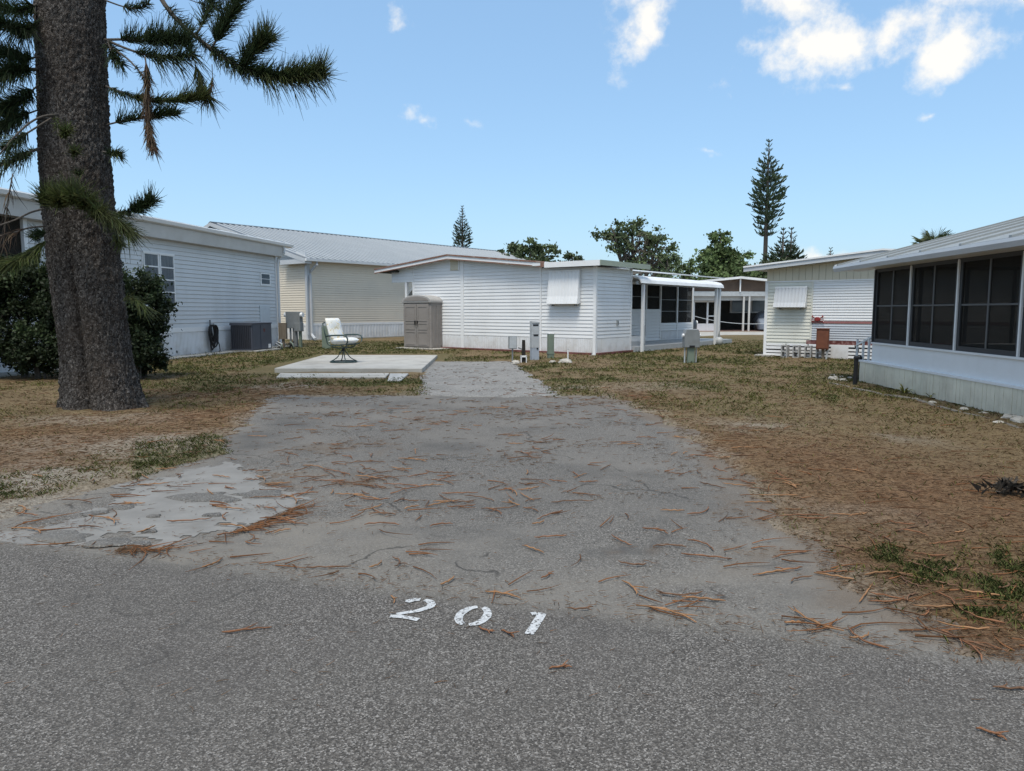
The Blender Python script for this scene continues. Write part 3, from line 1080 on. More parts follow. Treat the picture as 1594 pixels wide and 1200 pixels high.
def concrete_apron_material():
    m = bpy.data.materials.new('worn_sandy_concrete')
    m.use_nodes = True
    nt = m.node_tree
    N, L = nt.nodes.new, nt.links.new
    bs = nt.nodes['Principled BSDF']
    bs.inputs['Roughness'].default_value = 0.9
    geo = N('ShaderNodeNewGeometry')

    def noise(sc, d=8, ro=0.6):
        n = N('ShaderNodeTexNoise')
        n.inputs['Scale'].default_value = sc
        n.inputs['Detail'].default_value = d
        n.inputs['Roughness'].default_value = ro
        L(geo.outputs['Position'], n.inputs['Vector'])
        return n.outputs['Fac']
    r = N('ShaderNodeValToRGB')
    e = r.color_ramp.elements
    e[0].position, e[0].color = 0.3, (0.165, 0.158, 0.145, 1)
    e[1].position, e[1].color = 0.7, (0.225, 0.218, 0.203, 1)
    L(noise(3.5), r.inputs['Fac'])
    sp = N('ShaderNodeValToRGB')
    e = sp.color_ramp.elements
    e[0].position, e[0].color = 0.35, (0.125, 0.12, 0.11, 1)
    e[1].position, e[1].color = 0.7, (0.205, 0.195, 0.18, 1)
    L(noise(60, 3), sp.inputs['Fac'])
    at_ = N('ShaderNodeAttribute')
    at_.attribute_name = 'tone'
    ad = N('ShaderNodeMath')
    ad.operation = 'MULTIPLY_ADD'
    L(noise(14, 5, 0.7), ad.inputs[0])
    ad.inputs[1].default_value = 0.55
    L(at_.outputs['Fac'], ad.inputs[2])
    q = N('ShaderNodeMapRange')
    q.inputs['From Min'].default_value = 0.62
    q.inputs['From Max'].default_value = 0.98
    L(ad.outputs[0], q.inputs['Value'])
    mx = N('ShaderNodeMix')
    mx.data_type = 'RGBA'
    L(q.outputs[0], mx.inputs[0])
    L(sp.outputs['Color'], mx.inputs[6])
    L(r.outputs['Color'], mx.inputs[7])
    L(mx.outputs[2], bs.inputs['Base Color'])
    b = N('ShaderNodeBump')
    b.inputs['Strength'].default_value = 0.4
    b.inputs['Distance'].default_value = 0.015
    L(mx.outputs[2], b.inputs['Height'])
    L(b.outputs[0], bs.inputs['Normal'])
    return m


M_APRON = concrete_apron_material()
build_driveway()


M_OLDDRIVE2 = aggregate_material('broken_asphalt', (0.13, 0.124, 0.115), (0.30, 0.29, 0.27), 120, 0.06, (0.17, 0.16, 0.145), 0.6, 2.0, (0.07, 0.066, 0.06), 0.5, 0.8)
FRAG = ['largest flat asphalt scab near the middle of the pale apron', 'wide asphalt scab at the right end of the pale apron', 'wide asphalt scab at the far left of the apron by the road', 'medium asphalt scab left of the apron litter line by the road', 'small asphalt scab in the left middle of the pale apron', 'tiny asphalt scab nearest the road in the pale apron', 'small asphalt scab below the largest one on the apron',
        'small asphalt scab in the upper left of the pale apron', 'small asphalt scab at the left edge of the pale apron', 'small dark asphalt scab touching the litter line by the road', 'small asphalt scab between the two widest on the apron']


def asphalt_fragments():
    """flat broken scabs of old asphalt left on the apron"""
    spots = [(310, 775, .20), (405, 771, .17), (95, 838, .17), (165, 847, .12), (240, 805, .05), (232, 829, .05), (330, 803, .06), (185, 791, .08), (150, 800, .08), (220, 848, .07), (352, 780, .09)]
    for i, (px, py, s) in enumerate(spots):
        c = gnd(px, py)
        k = 12
        v = []
        for layer, z in ((1.0, 0.006), (0.85, 0.016)):
            for j in range(k):
                t = 2 * math.pi * j / k
                rr = s * layer * (0.65 + 0.6 * random.Random(i * 50 + j).random())
                v.append((rr * 1.25 * math.cos(t), rr * 0.8 * math.sin(t), z))
        f = [tuple(range(k, 2 * k))] + [(j, (j + 1) % k, k + (j + 1) % k, k + j) for j in range(k)]
        o = MB().add(v, f).build('asphalt_fragment', M_OLDDRIVE2)
        o.location = (c.x, c.y, 0)
        tag(o, FRAG[i], 'asphalt', 'asphalt scabs on the concrete apron')


asphalt_fragments()


def patio():
    z = 0.115
    pts = [gnd(427, 573, z), gnd(657, 573.5, z), gnd(681, 552.5, z), gnd(503, 552.5, z)]
    v = [(p.x, p.y, -0.05) for p in pts] + [(p.x, p.y, z) for p in pts]
    # chipped near right corner
    m = MB().add(v, [(4, 5, 6, 7), (0, 1, 5, 4), (1, 2, 6, 5), (2, 3, 7, 6), (3, 0, 4, 7)])
    o = m.build('patio_slab', M_CONCRETE, bevel=0.012)
    tag(o, 'raised pale concrete patio slab carrying the swivel chair', 'slab', kind='structure')
    pts = [gnd(430, 586.5, .06), gnd(600, 586.5, .06), gnd(606, 580.5, .06), gnd(436, 580.5, .06)]
    v = [(p.x, p.y, -0.05) for p in pts] + [(p.x, p.y, .06) for p in pts]
    o = MB().add(v, [(4, 5, 6, 7), (0, 1, 5, 4), (1, 2, 6, 5), (2, 3, 7, 6), (3, 0, 4, 7)]).build('concrete_strip', M_CONCRETE, bevel=0.01)
    tag(o, 'narrow flat concrete strip in front of the patio slab', 'concrete', kind='structure')
    pts = [gnd(603, 592, .05), gnd(624, 592, .05), gnd(636, 581, .05), gnd(607, 581, .05)]
    v = [(p.x, p.y, -0.05) for p in pts] + [(p.x, p.y, .05) for p in pts]
    o = MB().add(v, [(4, 5, 6, 7), (0, 1, 5, 4), (1, 2, 6, 5), (2, 3, 7, 6), (3, 0, 4, 7)]).build('stepping_slab', M_BLOCK, bevel=0.01)
    tag(o, 'small grey concrete square at the end of the strip', 'slab', kind='structure')


patio()


# ================================================================== HOUSES
W0 = (2.76, 24.28, 0)


def white_house():
    h = thing('white_house', 'low white lap-sided mobile home with brown-edged roof in the middle', 'house', W0, -38)
    RX, RZ = -6.36, 3.55      # ridge
    def roof_z(x):
        return RZ - 0.1 * abs(x - RX)
    # walls behind the boards
    poly = [(-8.5, 0.02), (0, 0.02), (0, 2.93), (-2.2, 2.95), (-2.2, roof_z(-2.2) - .02), (RX, RZ - .02), (-8.5, roof_z(-8.5) - .02)]
    MB().prism(poly, lambda u, v, t: (u, t, v), 0.0, 2.4).build('wall', M_TRIM, h)
    MB().box(-8.5, -4.0, 2.4, 11.3, 0.02, 3.0).build('wall', M_TRIM, h)
    MB().box(-4.0, -1.92, 11.22, 11.3, 0.2, 2.9).build('wall', M_TRIM, h)
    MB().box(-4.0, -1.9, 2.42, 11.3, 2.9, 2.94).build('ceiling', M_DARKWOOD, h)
    # upper left wing over the open corner
    MB().prism([(-9.75, 2.63), (-8.5, 2.63), (-8.5, roof_z(-8.5) - .02), (-9.75, roof_z(-9.75) - .02)], lambda u, v, t: (u, t, v), 0.0, 0.12).build('carport_beam', M_TRIM, h)
    B = 0.122
    z0 = 0.57
    def clip(z):
        d = (RZ - 0.02 - z) / 0.1
        return RX - d, RX + d
    siding(h, 'x', -8.46, -5.97, 0, -1, z0, 3.5, B, M_WHITE, clip)
    siding(h, 'x', -5.80, -2.26, 0, -1, z0, 3.5, B, M_WHITE, clip)
    siding(h, 'x', -2.18, -0.08, 0, -1, z0, 2.93, B, M_WHITE)
    siding(h, 'x', -9.75, -8.5, -0.0, -1, 2.63, 3.4, B, M_WHITE, clip)
    siding(h, 'y', 0.08, 2.34, 0, 1, z0, 2.93, B, M_WHITE)
    for x, w, top in ((-5.885, .16, 3.45), (-2.22, .07, 3.1), (-8.5, .08, 2.63)):
        wall_box(h, 'corner_trim', 'x', x - w / 2, x + w / 2, -0.03, 0.02, 0.02, top, M_TRIM)
    MB().box(-0.08, 0.03, -0.03, 0.08, 0.02, 2.95).build('corner_trim', M_TRIM, h)
    MB().box(-0.04, 0.03, 2.34, 2.42, 0.02, 2.95).build('corner_trim', M_TRIM, h)
    MB().box(-8.98, -8.87, -0.02, 0.08, 0.0, 2.63).build('carport_post', M_TRIM, h)
    # skirting and brick course
    for a, b in ((-8.46, -5.97), (-5.80, -2.26), (-2.18, -0.08)):
        ribbed_panels(h, 'x', a, b, -0.01, -1, 0.09, 0.56, M_SKIRT, 0.085, 0.012, 0.85)
    ribbed_panels(h, 'y', 0.08, 2.34, 0.01, 1, 0.09, 0.56, M_SKIRT, 0.085, 0.012, 0.85)
    br = MB().box(0.004, 0.212, -0.10, -0.012, 0, 0.075).mesh('brick', M_BRICK)
    k = 0
    x = -7.0
    while x < -0.2:
        link('brick', br, h, (x, 0, 0.012))
        x += 0.222
    br2 = MB().box(0.012, 0.10, 0.004, 0.212, 0, 0.075).mesh('brick', M_BRICK)
    y = 0.0
    while y < 2.3:
        link('brick', br2, h, (0, y, 0.012))
        y += 0.222
    MB().box(-9.9, 0.5, -0.28, -0.02, -0.04, 0.012).build('footing', M_CONCRETE, h)
    # roof
    def roof(x0, x1, z0_, z1_, th, y0, y1):
        m = MB()
        m.prism([(x0, z0_), (x1, z1_), (x1, z1_ + th), (x0, z0_ + th)], lambda u, v, t: (u, t, v), y0, y1)
        return m
    rl = roof(-10.45, RX, roof_z(-10.45), RZ, .05, -0.30, 15.5).build('roof', M_ROOFWHITE, h)
    rr = roof(RX, -1.85, RZ, roof_z(-1.85), .05, -0.30, 15.5).build('roof', M_ROOFWHITE, h)
    for x0, x1, q in ((-10.45, RX, rl), (RX, -1.85, rr)):
        m = MB()
        za, zb = roof_z(x0), roof_z(x1)
        m.prism([(x0, za - .10), (x1, zb - .10), (x1, zb + .0), (x0, za + .0)], lambda u, v, t: (u, t, v), -0.32, -0.28)
        m.build('fascia', M_TRIM, q)
        m = MB()
        m.prism([(x0, za + .002), (x1, zb + .002), (x1, zb + .06), (x0, za + .06)], lambda u, v, t: (u, t, v), -0.345, -0.302)
        m.build('drip_edge', M_BROWNEDGE, q)
        m = MB()
        m.prism([(x0, za - .14), (x1, zb - .14), (x1, zb - .102), (x0, za - .102)], lambda u, v, t: (u, t, v), -0.335, -0.27)
        m.build('drip_edge', M_BROWNEDGE, q)
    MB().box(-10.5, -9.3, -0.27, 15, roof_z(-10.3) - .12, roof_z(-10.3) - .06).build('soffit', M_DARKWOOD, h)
    fl = MB().box(-2.35, 0.36, -0.34, 3.0, 3.02, 3.10).build('flat_roof', M_ROOFWHITE, h)
    MB().box(-1.83, 0.38, -0.37, -0.345, 2.94, 3.12).build('fascia', M_TRIM, fl)
    MB().box(0.365, 0.40, -0.37, 3.05, 2.95, 3.12).build('fascia', M_GREENEDGE, fl)
    MB().box(-2.0, -1.84, -0.36, -0.30, 2.97, 3.12).build('gutter_end', M_BROWNEDGE, fl)
    # gable vent
    v = MB().box(-6.46, -6.02, -0.045, 0.0, 3.02, 3.46).build('gable_vent', M_BATTEN, h)
    for k in range(7):
        MB().prism([(-.012, 0), (-.03, .0), (-.012, .05)], lambda a, b, t: (t, -0.033 + a, 3.05 + k * .058 + b), -6.43, -6.05).build('louvre', M_BATTEN, v)
    for x in (-6.47, -6.03):
        MB().box(x - .015, x + .015, -0.06, -0.02, 3.0, 3.47).build('vent_frame', M_TRIM, v)
    # window awning on the front right
    slat_awning(h, 'x', -1.80, -0.58, -0.034, -1, 1.70, 2.83, 9, 0.17, M_WHITE)
    # side awning on the left end, seen edge on
    MB().prism([(0.0, 2.5), (0.02, 2.55), (-0.35, 2.32), (-0.62, 2.05), (-0.64, 1.92), (-0.60, 1.90), (-0.56, 2.02), (-0.3, 2.26)], lambda u, v_, t: (-8.52 + u, t, v_), 0.15, 1.5).build('side_awning', M_WHITE, h)
    MB().box(-8.53, -8.51, 0.2, 1.45, 1.5, 2.5).build('side_window', M_GLASS, h)
    # outlet on the right end wall
    o = MB().box(0.02, 0.05, 1.35, 1.47, 0.98, 1.16).build('outlet', M_LIGHTMETAL, h)
    MB().box(0.05, 0.06, 1.38, 1.44, 1.02, 1.12).build('cover', M_GREYMETAL, o)
    # ---- screened room set back on the right
    s = MB().box(-1.85, -1.64, 2.42, 11.6, 0.22, 0.24).build('screen_room_sill', M_TRIM, h)
    MB().box(-4.0, 0.15, 2.44, 11.6, -0.03, 0.20).build('porch_floor', M_LIGHTMETAL, h)
    siding(h, 'y', 4.0, 8.0, -1.66, 1, 0.24, 1.55, 0.13, M_WHITE)
    siding(h, 'y', 8.0, 11.3, -1.66, 1, 0.62, 0.95, 0.11, M_WHITE)
    ribbed_panels(h, 'y', 8.0, 11.3, -1.655, 1, 0.22, 0.60, M_SKIRT, 0.09, 0.012, 1.1)
    MB().box(-1.9, -1.68, 4.0, 8.0, 0.2, 1.55).build('wall', M_TRIM, h)
    MB().box(-1.9, -1.68, 8.0, 11.3, 0.2, 0.95).build('wall', M_TRIM, h)
    MB().box(-1.9, -1.66, 2.42, 11.3, 2.55, 2.9).build('header', M_TRIM, h)
    for y in (4.0, 5.3, 6.7, 8.0, 9.65, 11.3):
        MB().box(-1.72, -1.63, y - .04, y + .04, 0.24, 2.56).build('screen_post', M_TRIM, h)
    for y0, y1, zb in ((4.04, 5.26, 1.56), (5.34, 6.66, 1.56), (6.74, 7.96, 1.56), (8.04, 9.61, .96), (9.69, 11.26, .96)):
        p = MB().box(-1.695, -1.69, y0, y1, zb, 2.56).build('screen_panel', M_SCREEN, h)
        for zz in (zb + .5, zb + 1.0):
            if zz < 2.5:
                MB().box(-1.70, -1.675, y0, y1, zz - .012, zz + .012).build('rail', M_GREYMETAL, p)
    # entry recess: dark doorway with steps
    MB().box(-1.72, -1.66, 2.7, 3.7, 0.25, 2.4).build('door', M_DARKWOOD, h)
    for k in range(2):
        MB().box(-1.6 + .3 * k, -0.2, 2.55 , 3.9, 0.2, 0.55 - .18 * k).build('step', M_TRIM, h)
    # canopy
    prof = [(-1.9, 2.88), (-0.5, 2.78), (0.0, 2.73), (0.22, 2.68), (0.33, 2.58), (0.37, 2.46), (0.345, 2.46), (0.30, 2.55), (0.2, 2.63), (-0.02, 2.68), (-0.5, 2.73), (-1.9, 2.83)]
    c = MB().prism(prof, lambda u, v_, t: (u, t, v_), 2.46, 9.95).build('canopy', M_ROOFWHITE, h, smooth=False)
    for y in (3.3, 4.6, 5.9, 7.2, 8.5):
        MB().bar((-1.88, y, 2.74), (0.18, y, 2.54), 0.05, 0.10).build('rafter', M_LIGHTMETAL, c)
    MB().box(0.14, 0.22, 2.5, 9.9, 2.42, 2.53).build('beam', M_LIGHTMETAL, c)
    for y in (2.86, 9.45, 9.8):
        MB().box(0.18, 0.28, y - .05, y + .05, 0.0, 2.44).build('canopy_post', M_TRIM, h)
    # handrail beside the entry
    MB().tube([(0.05, 3.35, 0), (0.05, 3.35, .95)], .02).build('handrail', M_GREYMETAL, h)
    return h


white_house()


def left_house():
    h = thing('grey_house', 'pale grey lap-sided mobile home with long gutter behind the big pine', 'house', (-10.3, 26.93, 0), -9.4)
    Y0, Y1 = -9.0, 3.47
    MB().box(-8, 0, Y0, Y1, 0.0, 3.95).build('wall', M_GREYTRIM, h)
    siding(h, 'y', Y0, Y1 - .06, 0, 1, 0.94, 3.70, 0.137, M_GREY)
    MB().box(-0.06, 0.035, Y1 - .06, Y1 + .03, 0.05, 3.7).build('corner_trim', M_GREY, h)
    wall_box(h, 'band_board', 'y', Y0, Y1 - .06, 0.0, 0.035, 0.79, 0.94, M_TRIM)
    ribbed_panels(h, 'y', Y0, Y1 - .06, 0.005, 1, 0.04, 0.79, M_SKIRT, 0.075, 0.014, 1.0)
    # boxed eave, gutter and roof
    MB().prism([(0.0, 3.69), (0.30, 3.69), (0.34, 4.08), (0.0, 4.08)], lambda u, v, t: (u, t, v), -13.5, Y1 + .25).build('boxed_eave', M_GREYTRIM, h)
    g = MB().prism([(0.30, 4.08), (0.46, 4.12), (0.50, 4.22), (0.48, 4.23), (0.30, 4.23)], lambda u, v, t: (u, t, v), -13.5, Y1 + .75).build('gutter', M_TRIM, h)
    MB().prism([(0.40, 4.235), (0.40, 4.265), (-4, 4.72), (-8.4, 4.3), (-8.4, 4.2), (-4, 4.6)], lambda u, v, t: (u, t, v), -13.6, Y1 + .6).build('roof', M_ROOFWHITE, h)
    d = MB().tube([(0.36, Y1 + .12, 4.1), (0.36, Y1 + .12, 3.85), (0.10, Y1 + .10, 3.6), (0.07, Y1 + .10, 3.3), (0.07, Y1 + .10, 0.35), (0.12, Y1 + .08, 0.2), (0.35, Y1 - .1, 0.12)], .055, 8).build('downspout', M_GREY, h)
    # big window: 2 x 4 panes
    w = MB().box(0.0, 0.03, -4.86, -3.30, 1.60, 3.28).build('window', M_TRIM, h)
    ya, yb = -4.80, -3.36
    ym = (ya + yb) / 2
    for y0, y1 in ((ya, ym - .05), (ym + .05, yb)):
        MB().box(0.03, 0.036, y0 + .03, y1 - .03, 1.66, 3.22).build('curtain', material('net_curtain', (0.30, 0.34, 0.38), .9, .25, 3, stretch=(8, 8, .3)), w)
        for k in range(4):
            zz = 1.68 + k * .385
            p = MB().box(0.045, 0.05, y0 + .03, y1 - .03, zz + .02, zz + .365).build('pane', M_WINDOW, w)
            MB().box(0.03, 0.06, y0, y1, zz + .365, zz + .405).build('sash_bar', M_TRIM, w)
        for y in (y0, y1):
            MB().box(0.03, 0.062, y - .02, y + .02, 1.64, 3.25).build('stile', M_TRIM, w)
    MB().box(0.03, 0.07, ya - .04, yb + .04, 3.22, 3.28).build('head_trim', M_TRIM, w)
    MB().box(0.03, 0.09, ya - .06, yb + .06, 1.60, 1.66).build('sill', M_TRIM, w)
    # little window near the corner
    w = MB().box(0.0, 0.035, 2.2, 3.0, 2.48, 2.98).build('window', M_TRIM, h)
    for k in range(2):
        MB().box(0.036, 0.04, 2.28, 2.92, 2.55 + k * .205, 2.73 + k * .205).build('pane', M_GLASS, w)
    MB().box(0.0, 0.045, 2.05, 2.85, 0.98, 1.68).build('access_panel', material('pale_door_panel', (0.55, 0.59, 0.62), .5, .06), h)
    # set-back porch at the far left with a dark opening
    MB().box(-6, -1.5, -13.4, Y0 - .02, 0.0, 3.9).build('porch_wall', M_DARKWOOD, h)
    MB().box(-0.05, 0.03, -13.4, Y0, 0.0, 2.0).build('porch_parapet', M_GREY, h)
    for y in (-9.1, -10.2, -13.3):
        MB().box(-0.08, 0.04, y - .06, y + .06, 2.0, 3.7).build('porch_post', M_TRIM, h)
    MB().box(-0.06, -0.05, -10.14, -9.16, 2.0, 3.69).build('screen_panel', M_SCREEN, h)
    MB().box(-0.06, -0.05, -13.24, -10.26, 2.0, 3.69).build('screen_panel', M_SCREEN, h)
    MB().box(0.0, 0.75, -11, 3.4, -0.04, 0.055).build('footing', M_CONCRETE, h)


M_WINDOW = bpy.data.materials.new('clear_window_pane')
M_WINDOW.use_nodes = True
_nt = M_WINDOW.node_tree
_b = _nt.nodes['Principled BSDF']
_b.inputs['Base Color'].default_value = (0.03, 0.035, 0.04, 1)
_b.inputs['Roughness'].default_value = 0.05
_t = _nt.nodes.new('ShaderNodeBsdfTransparent')
_x = _nt.nodes.new('ShaderNodeMixShader')
_x.inputs[0].default_value = 0.78
_nt.links.new(_b.outputs[0], _x.inputs[1])
_nt.links.new(_t.outputs[0], _x.inputs[2])
_nt.links.new(_x.outputs[0], _nt.nodes['Material Output'].inputs['Surface'])
left_house()


def tan_house():
    h = thing('tan_house', 'tan lap-sided house under a ribbed silver metal gable roof', 'house', (-10.14, 36.55, 0), -38)
    RX, RZ, EZ = -8.0, 6.35, 4.02
    sl = (RZ - EZ) / (0.4 - RX)
    L1 = 25.2
    def rz(x):
        return RZ - sl * abs(x - RX)
    poly = [(-16, 0.0), (0, 0.0), (0, rz(0) - .12), (RX, RZ - .15), (-16, rz(-16) - .12)]
    MB().prism(poly, lambda u, v, t: (u, t, v), 0.0, L1 - .4).build('wall', M_TAN, h)
    def clip(z):
        d = (RZ - 0.15 - z) / sl
        return RX - d, RX + d
    siding(h, 'y', 0.14, L1 - .5, 0, 1, 0.84, 4.0, 0.118, M_TAN)
    siding(h, 'x', -15.9, -0.14, 0, -1, 0.84, 3.95, 0.118, M_TAN)
    siding(h, 'x', -15.9, -0.14, 0, -1, 4.40, 6.2, 0.118, M_WHITE, clip)
    MB().box(-16, -0.02, -0.06, 0.0, 3.95, 4.40).build('gable_band', M_FASCIA, h)
    MB().box(-0.14, 0.04, -0.04, 0.14, 0.0, 4.0).build('corner_trim', M_FASCIA, h)
    wall_box(h, 'band_board', 'y', 0.14, L1 - .5, 0, .03, 0.74, 0.85, M_TRIM)
    wall_box(h, 'band_board', 'x', -15.9, -0.14, -0.03, 0, 0.74, 0.85, M_TRIM)
    ribbed_panels(h, 'y', 0.14, L1 - .5, 0.005, 1, 0.06, 0.74, M_SKIRT, 0.2, 0.02, 1.2)
    ribbed_panels(h, 'x', -6, -0.14, -0.005, -1, 0.06, 0.74, M_SKIRT, 0.2, 0.02, 1.2)
    MB().box(-16, 0.12, -0.12, L1, -0.04, 0.06).build('footing', M_CONCRETE, h)
    # roof: one panel per rib, both slopes
    pw = 0.36
    v, f = [], []
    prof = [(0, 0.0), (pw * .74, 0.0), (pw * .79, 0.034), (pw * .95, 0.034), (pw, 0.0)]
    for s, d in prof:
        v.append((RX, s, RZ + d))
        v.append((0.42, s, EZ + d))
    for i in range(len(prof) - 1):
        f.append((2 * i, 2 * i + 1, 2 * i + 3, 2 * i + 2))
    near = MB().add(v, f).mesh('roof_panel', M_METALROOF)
    near.materials.append(M_RIB_LIT)
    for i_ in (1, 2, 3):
        near.polygons[i_].material_index = 1  # light and shade of the ribs put into two colours
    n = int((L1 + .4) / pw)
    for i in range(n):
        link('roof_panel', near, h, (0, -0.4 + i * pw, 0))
    MB().prism([(RX, RZ - .01), (RX, RZ + .015), (-16.4, rz(-16.4)), (-16.4, rz(-16.4) - .025)], lambda u, v_, t: (u, t, v_), -0.4, L1).build('far_roof_slope', M_METALROOF, h)
    MB().prism([(RX - .22, RZ - .04), (RX, RZ + .05), (RX + .22, RZ - .02), (RX + .2, RZ - .06), (RX, RZ + .0)], lambda u, v_, t: (u, t, v_), -0.42, L1 + .02).build('ridge_cap', M_METALROOF, h)
    g = MB().prism([(0.40, EZ - .13), (0.54, EZ - .12), (0.56, EZ + .0), (0.40, EZ - .01)], lambda u, v_, t: (u, t, v_), -0.42, L1).build('gutter', M_TRIM, h)
    MB().prism([(0.0, EZ - .10), (0.40, EZ - .13), (0.40, EZ - .10), (0.0, EZ - .07)], lambda u, v_, t: (u, t, v_), -0.4, L1).build('soffit', M_GREYTRIM, h)
    for x1 in (0.42, -16.4):
        z1 = rz(x1)
        MB().prism([(RX, RZ - .20), (RX, RZ - .01), (x1, z1 - .01), (x1, z1 - .20)], lambda u, v_, t: (u, t, v_), -0.44, -0.40).build('rake_board', M_FASCIA, h)
    MB().prism([(RX, RZ - .24), (RX, RZ - .21), (0.4, rz(0.4) - .21), (0.4, rz(.4) - .24)], lambda u, v_, t: (u, t, v_), -0.42, 0.0).build('rake_soffit', M_FASCIA, h)
    # eave return box at the corner
    MB().box(-1.6, 0.42, -0.43, -0.02, 3.78, 4.0).build('eave_return', M_FASCIA, h)
    d = MB().tube([(0.48, 0.25, 3.95), (0.48, 0.25, 3.75), (0.12, 0.16, 3.45), (0.09, 0.12, 3.2), (0.09, 0.12, 0.35), (0.15, 0.10, 0.25), (0.85, -0.25, 0.10)], .07, 8).build('downspout', M_FASCIA, h)
    MB().tube([(0.06, -1.85 + 1.75, 3.7), (0.06, -0.1, 0.3)], .05).build('downspout', M_FASCIA, h)


tan_house()


def cream_house():
    h = thing('cream_house', 'cream and white sided mobile home with shallow gable behind the screened porch', 'house', (8.23, 23.8, 0), -38)
    X1 = 7.2
    RX, RZ = 3.45, 3.22
    def rz(x):
        return RZ - 0.088 * abs(x - RX)
    MB().prism([(0, 0.42), (X1, 0.42), (X1, rz(X1) - .1), (RX, RZ - .1), (0, rz(0) - .1)], lambda u, v, t: (u, t, v), 0.0, 11).build('wall', M_CREAM, h)
    MB().box(0.05, X1, 0.03, 11, 0.0, 0.42).build('underfloor', M_DARKWOOD, h)
    siding(h, 'x', 0.05, 1.41, 0, -1, 0.50, 2.38, 0.105, M_CREAM)
    siding(h, 'x', 1.45, X1, 0, -1, 0.58, 1.10, 0.072, M_GREYWHITE)
    siding(h, 'x', 1.45, X1, 0, -1, 1.19, 2.40, 0.082, M_WHITE)
    wall_box(h, 'red_band', 'x', 1.45, X1, -0.025, 0, 1.10, 1.165, M_REDBAND)
    wall_box(h, 'maroon_band', 'x', 1.30, X1, -0.022, 0, 0.45, 0.57, M_RUSTBAND)
    wall_box(h, 'corner_trim', 'x', -0.04, 0.05, -0.03, 0.06, 0.05, 2.42, M_TRIM)
    wall_box(h, 'corner_trim', 'x', 1.40, 1.45, -0.028, 0, 0.58, 2.40, M_CREAM)
    wall_box(h, 'band_board', 'x', -0.02, X1, -0.03, 0, 2.39, 2.43, M_TRIM)
    # gable battens
    w = 0.20
    x = 0.0
    while x < X1 - .01:
        x1 = min(x + w, X1)
        za, zb = rz(x) - .13, rz(x1) - .13
        m = MB()
        g = .006
        v = [(x + g, -.022, 2.432), (x1 - g, -.022, 2.432), (x1 - g, -.022, zb), (x + g, -.022, za), (x + g, 0, 2.432), (x1 - g, 0, 2.432), (x1 - g, 0, zb), (x + g, 0, za)]
        m.add(v, [(0, 1, 2, 3), (1, 5, 6, 2), (4, 0, 3, 7), (3, 2, 6, 7)])
        m.build('gable_board', M_BATTEN, h)
        x += w
    for x0, x1 in ((-0.62, RX), (RX, X1 + .5)):
        r = MB().prism([(x0, rz(x0) - .04), (x1, rz(x1) - .04), (x1, rz(x1) + .03), (x0, rz(x0) + .03)], lambda u, v, t: (u, t, v), -0.42, 11.4).build('roof', M_ROOFWHITE, h)
        MB().prism([(x0, rz(x0) - .13), (x1, rz(x1) - .13), (x1, rz(x1) + .035), (x0, rz(x0) + .035)], lambda u, v, t: (u, t, v), -0.46, -0.42).build('fascia', M_FASCIA, r)
        MB().prism([(x0, rz(x0) + .0), (x1, rz(x1) + .0), (x1, rz(x1) + .05), (x0, rz(x0) + .05)], lambda u, v, t: (u, t, v), -0.49, -0.461).build('drip_edge', M_TRIM, r)
    # underfloor: loose white planks with gaps
    for z0 in (0.05, 0.16, 0.27, 0.38):
        a = 0.02 + random.uniform(0, .05)
        while a < 3.4:
            ln = random.uniform(.5, 1.3)
            wall_box(h, 'skirt_plank', 'x', a, min(a + ln, 3.5), -0.02 - random.uniform(0, .02), 0.0, z0 + random.uniform(-.01, .01), z0 + .075 + random.uniform(-.015, .01), M_TRIM)
            a += ln + random.uniform(.0, .06)
    MB().box(2.05, 2.55, -0.05, -0.02, 0.0, 0.44).build('skirt_board', M_SKIRT, h)
    MB().box(-0.25, 0.35, -0.25, 0.2, -0.05, 0.07).build('footing', M_CONCRETE, h)
    slat_awning(h, 'x', 0.32, 1.27, -0.034, -1, 1.58, 2.23, 9, 0.20, M_FASCIA)
    return h


M_GREYWHITE = material('grey_white_siding', (0.45, 0.48, 0.52), 0.5, 0.05, 1.2, dirt=(0.33, 0.33, 0.33), dirt_amt=.3, dirt_scale=2)
cream_house()


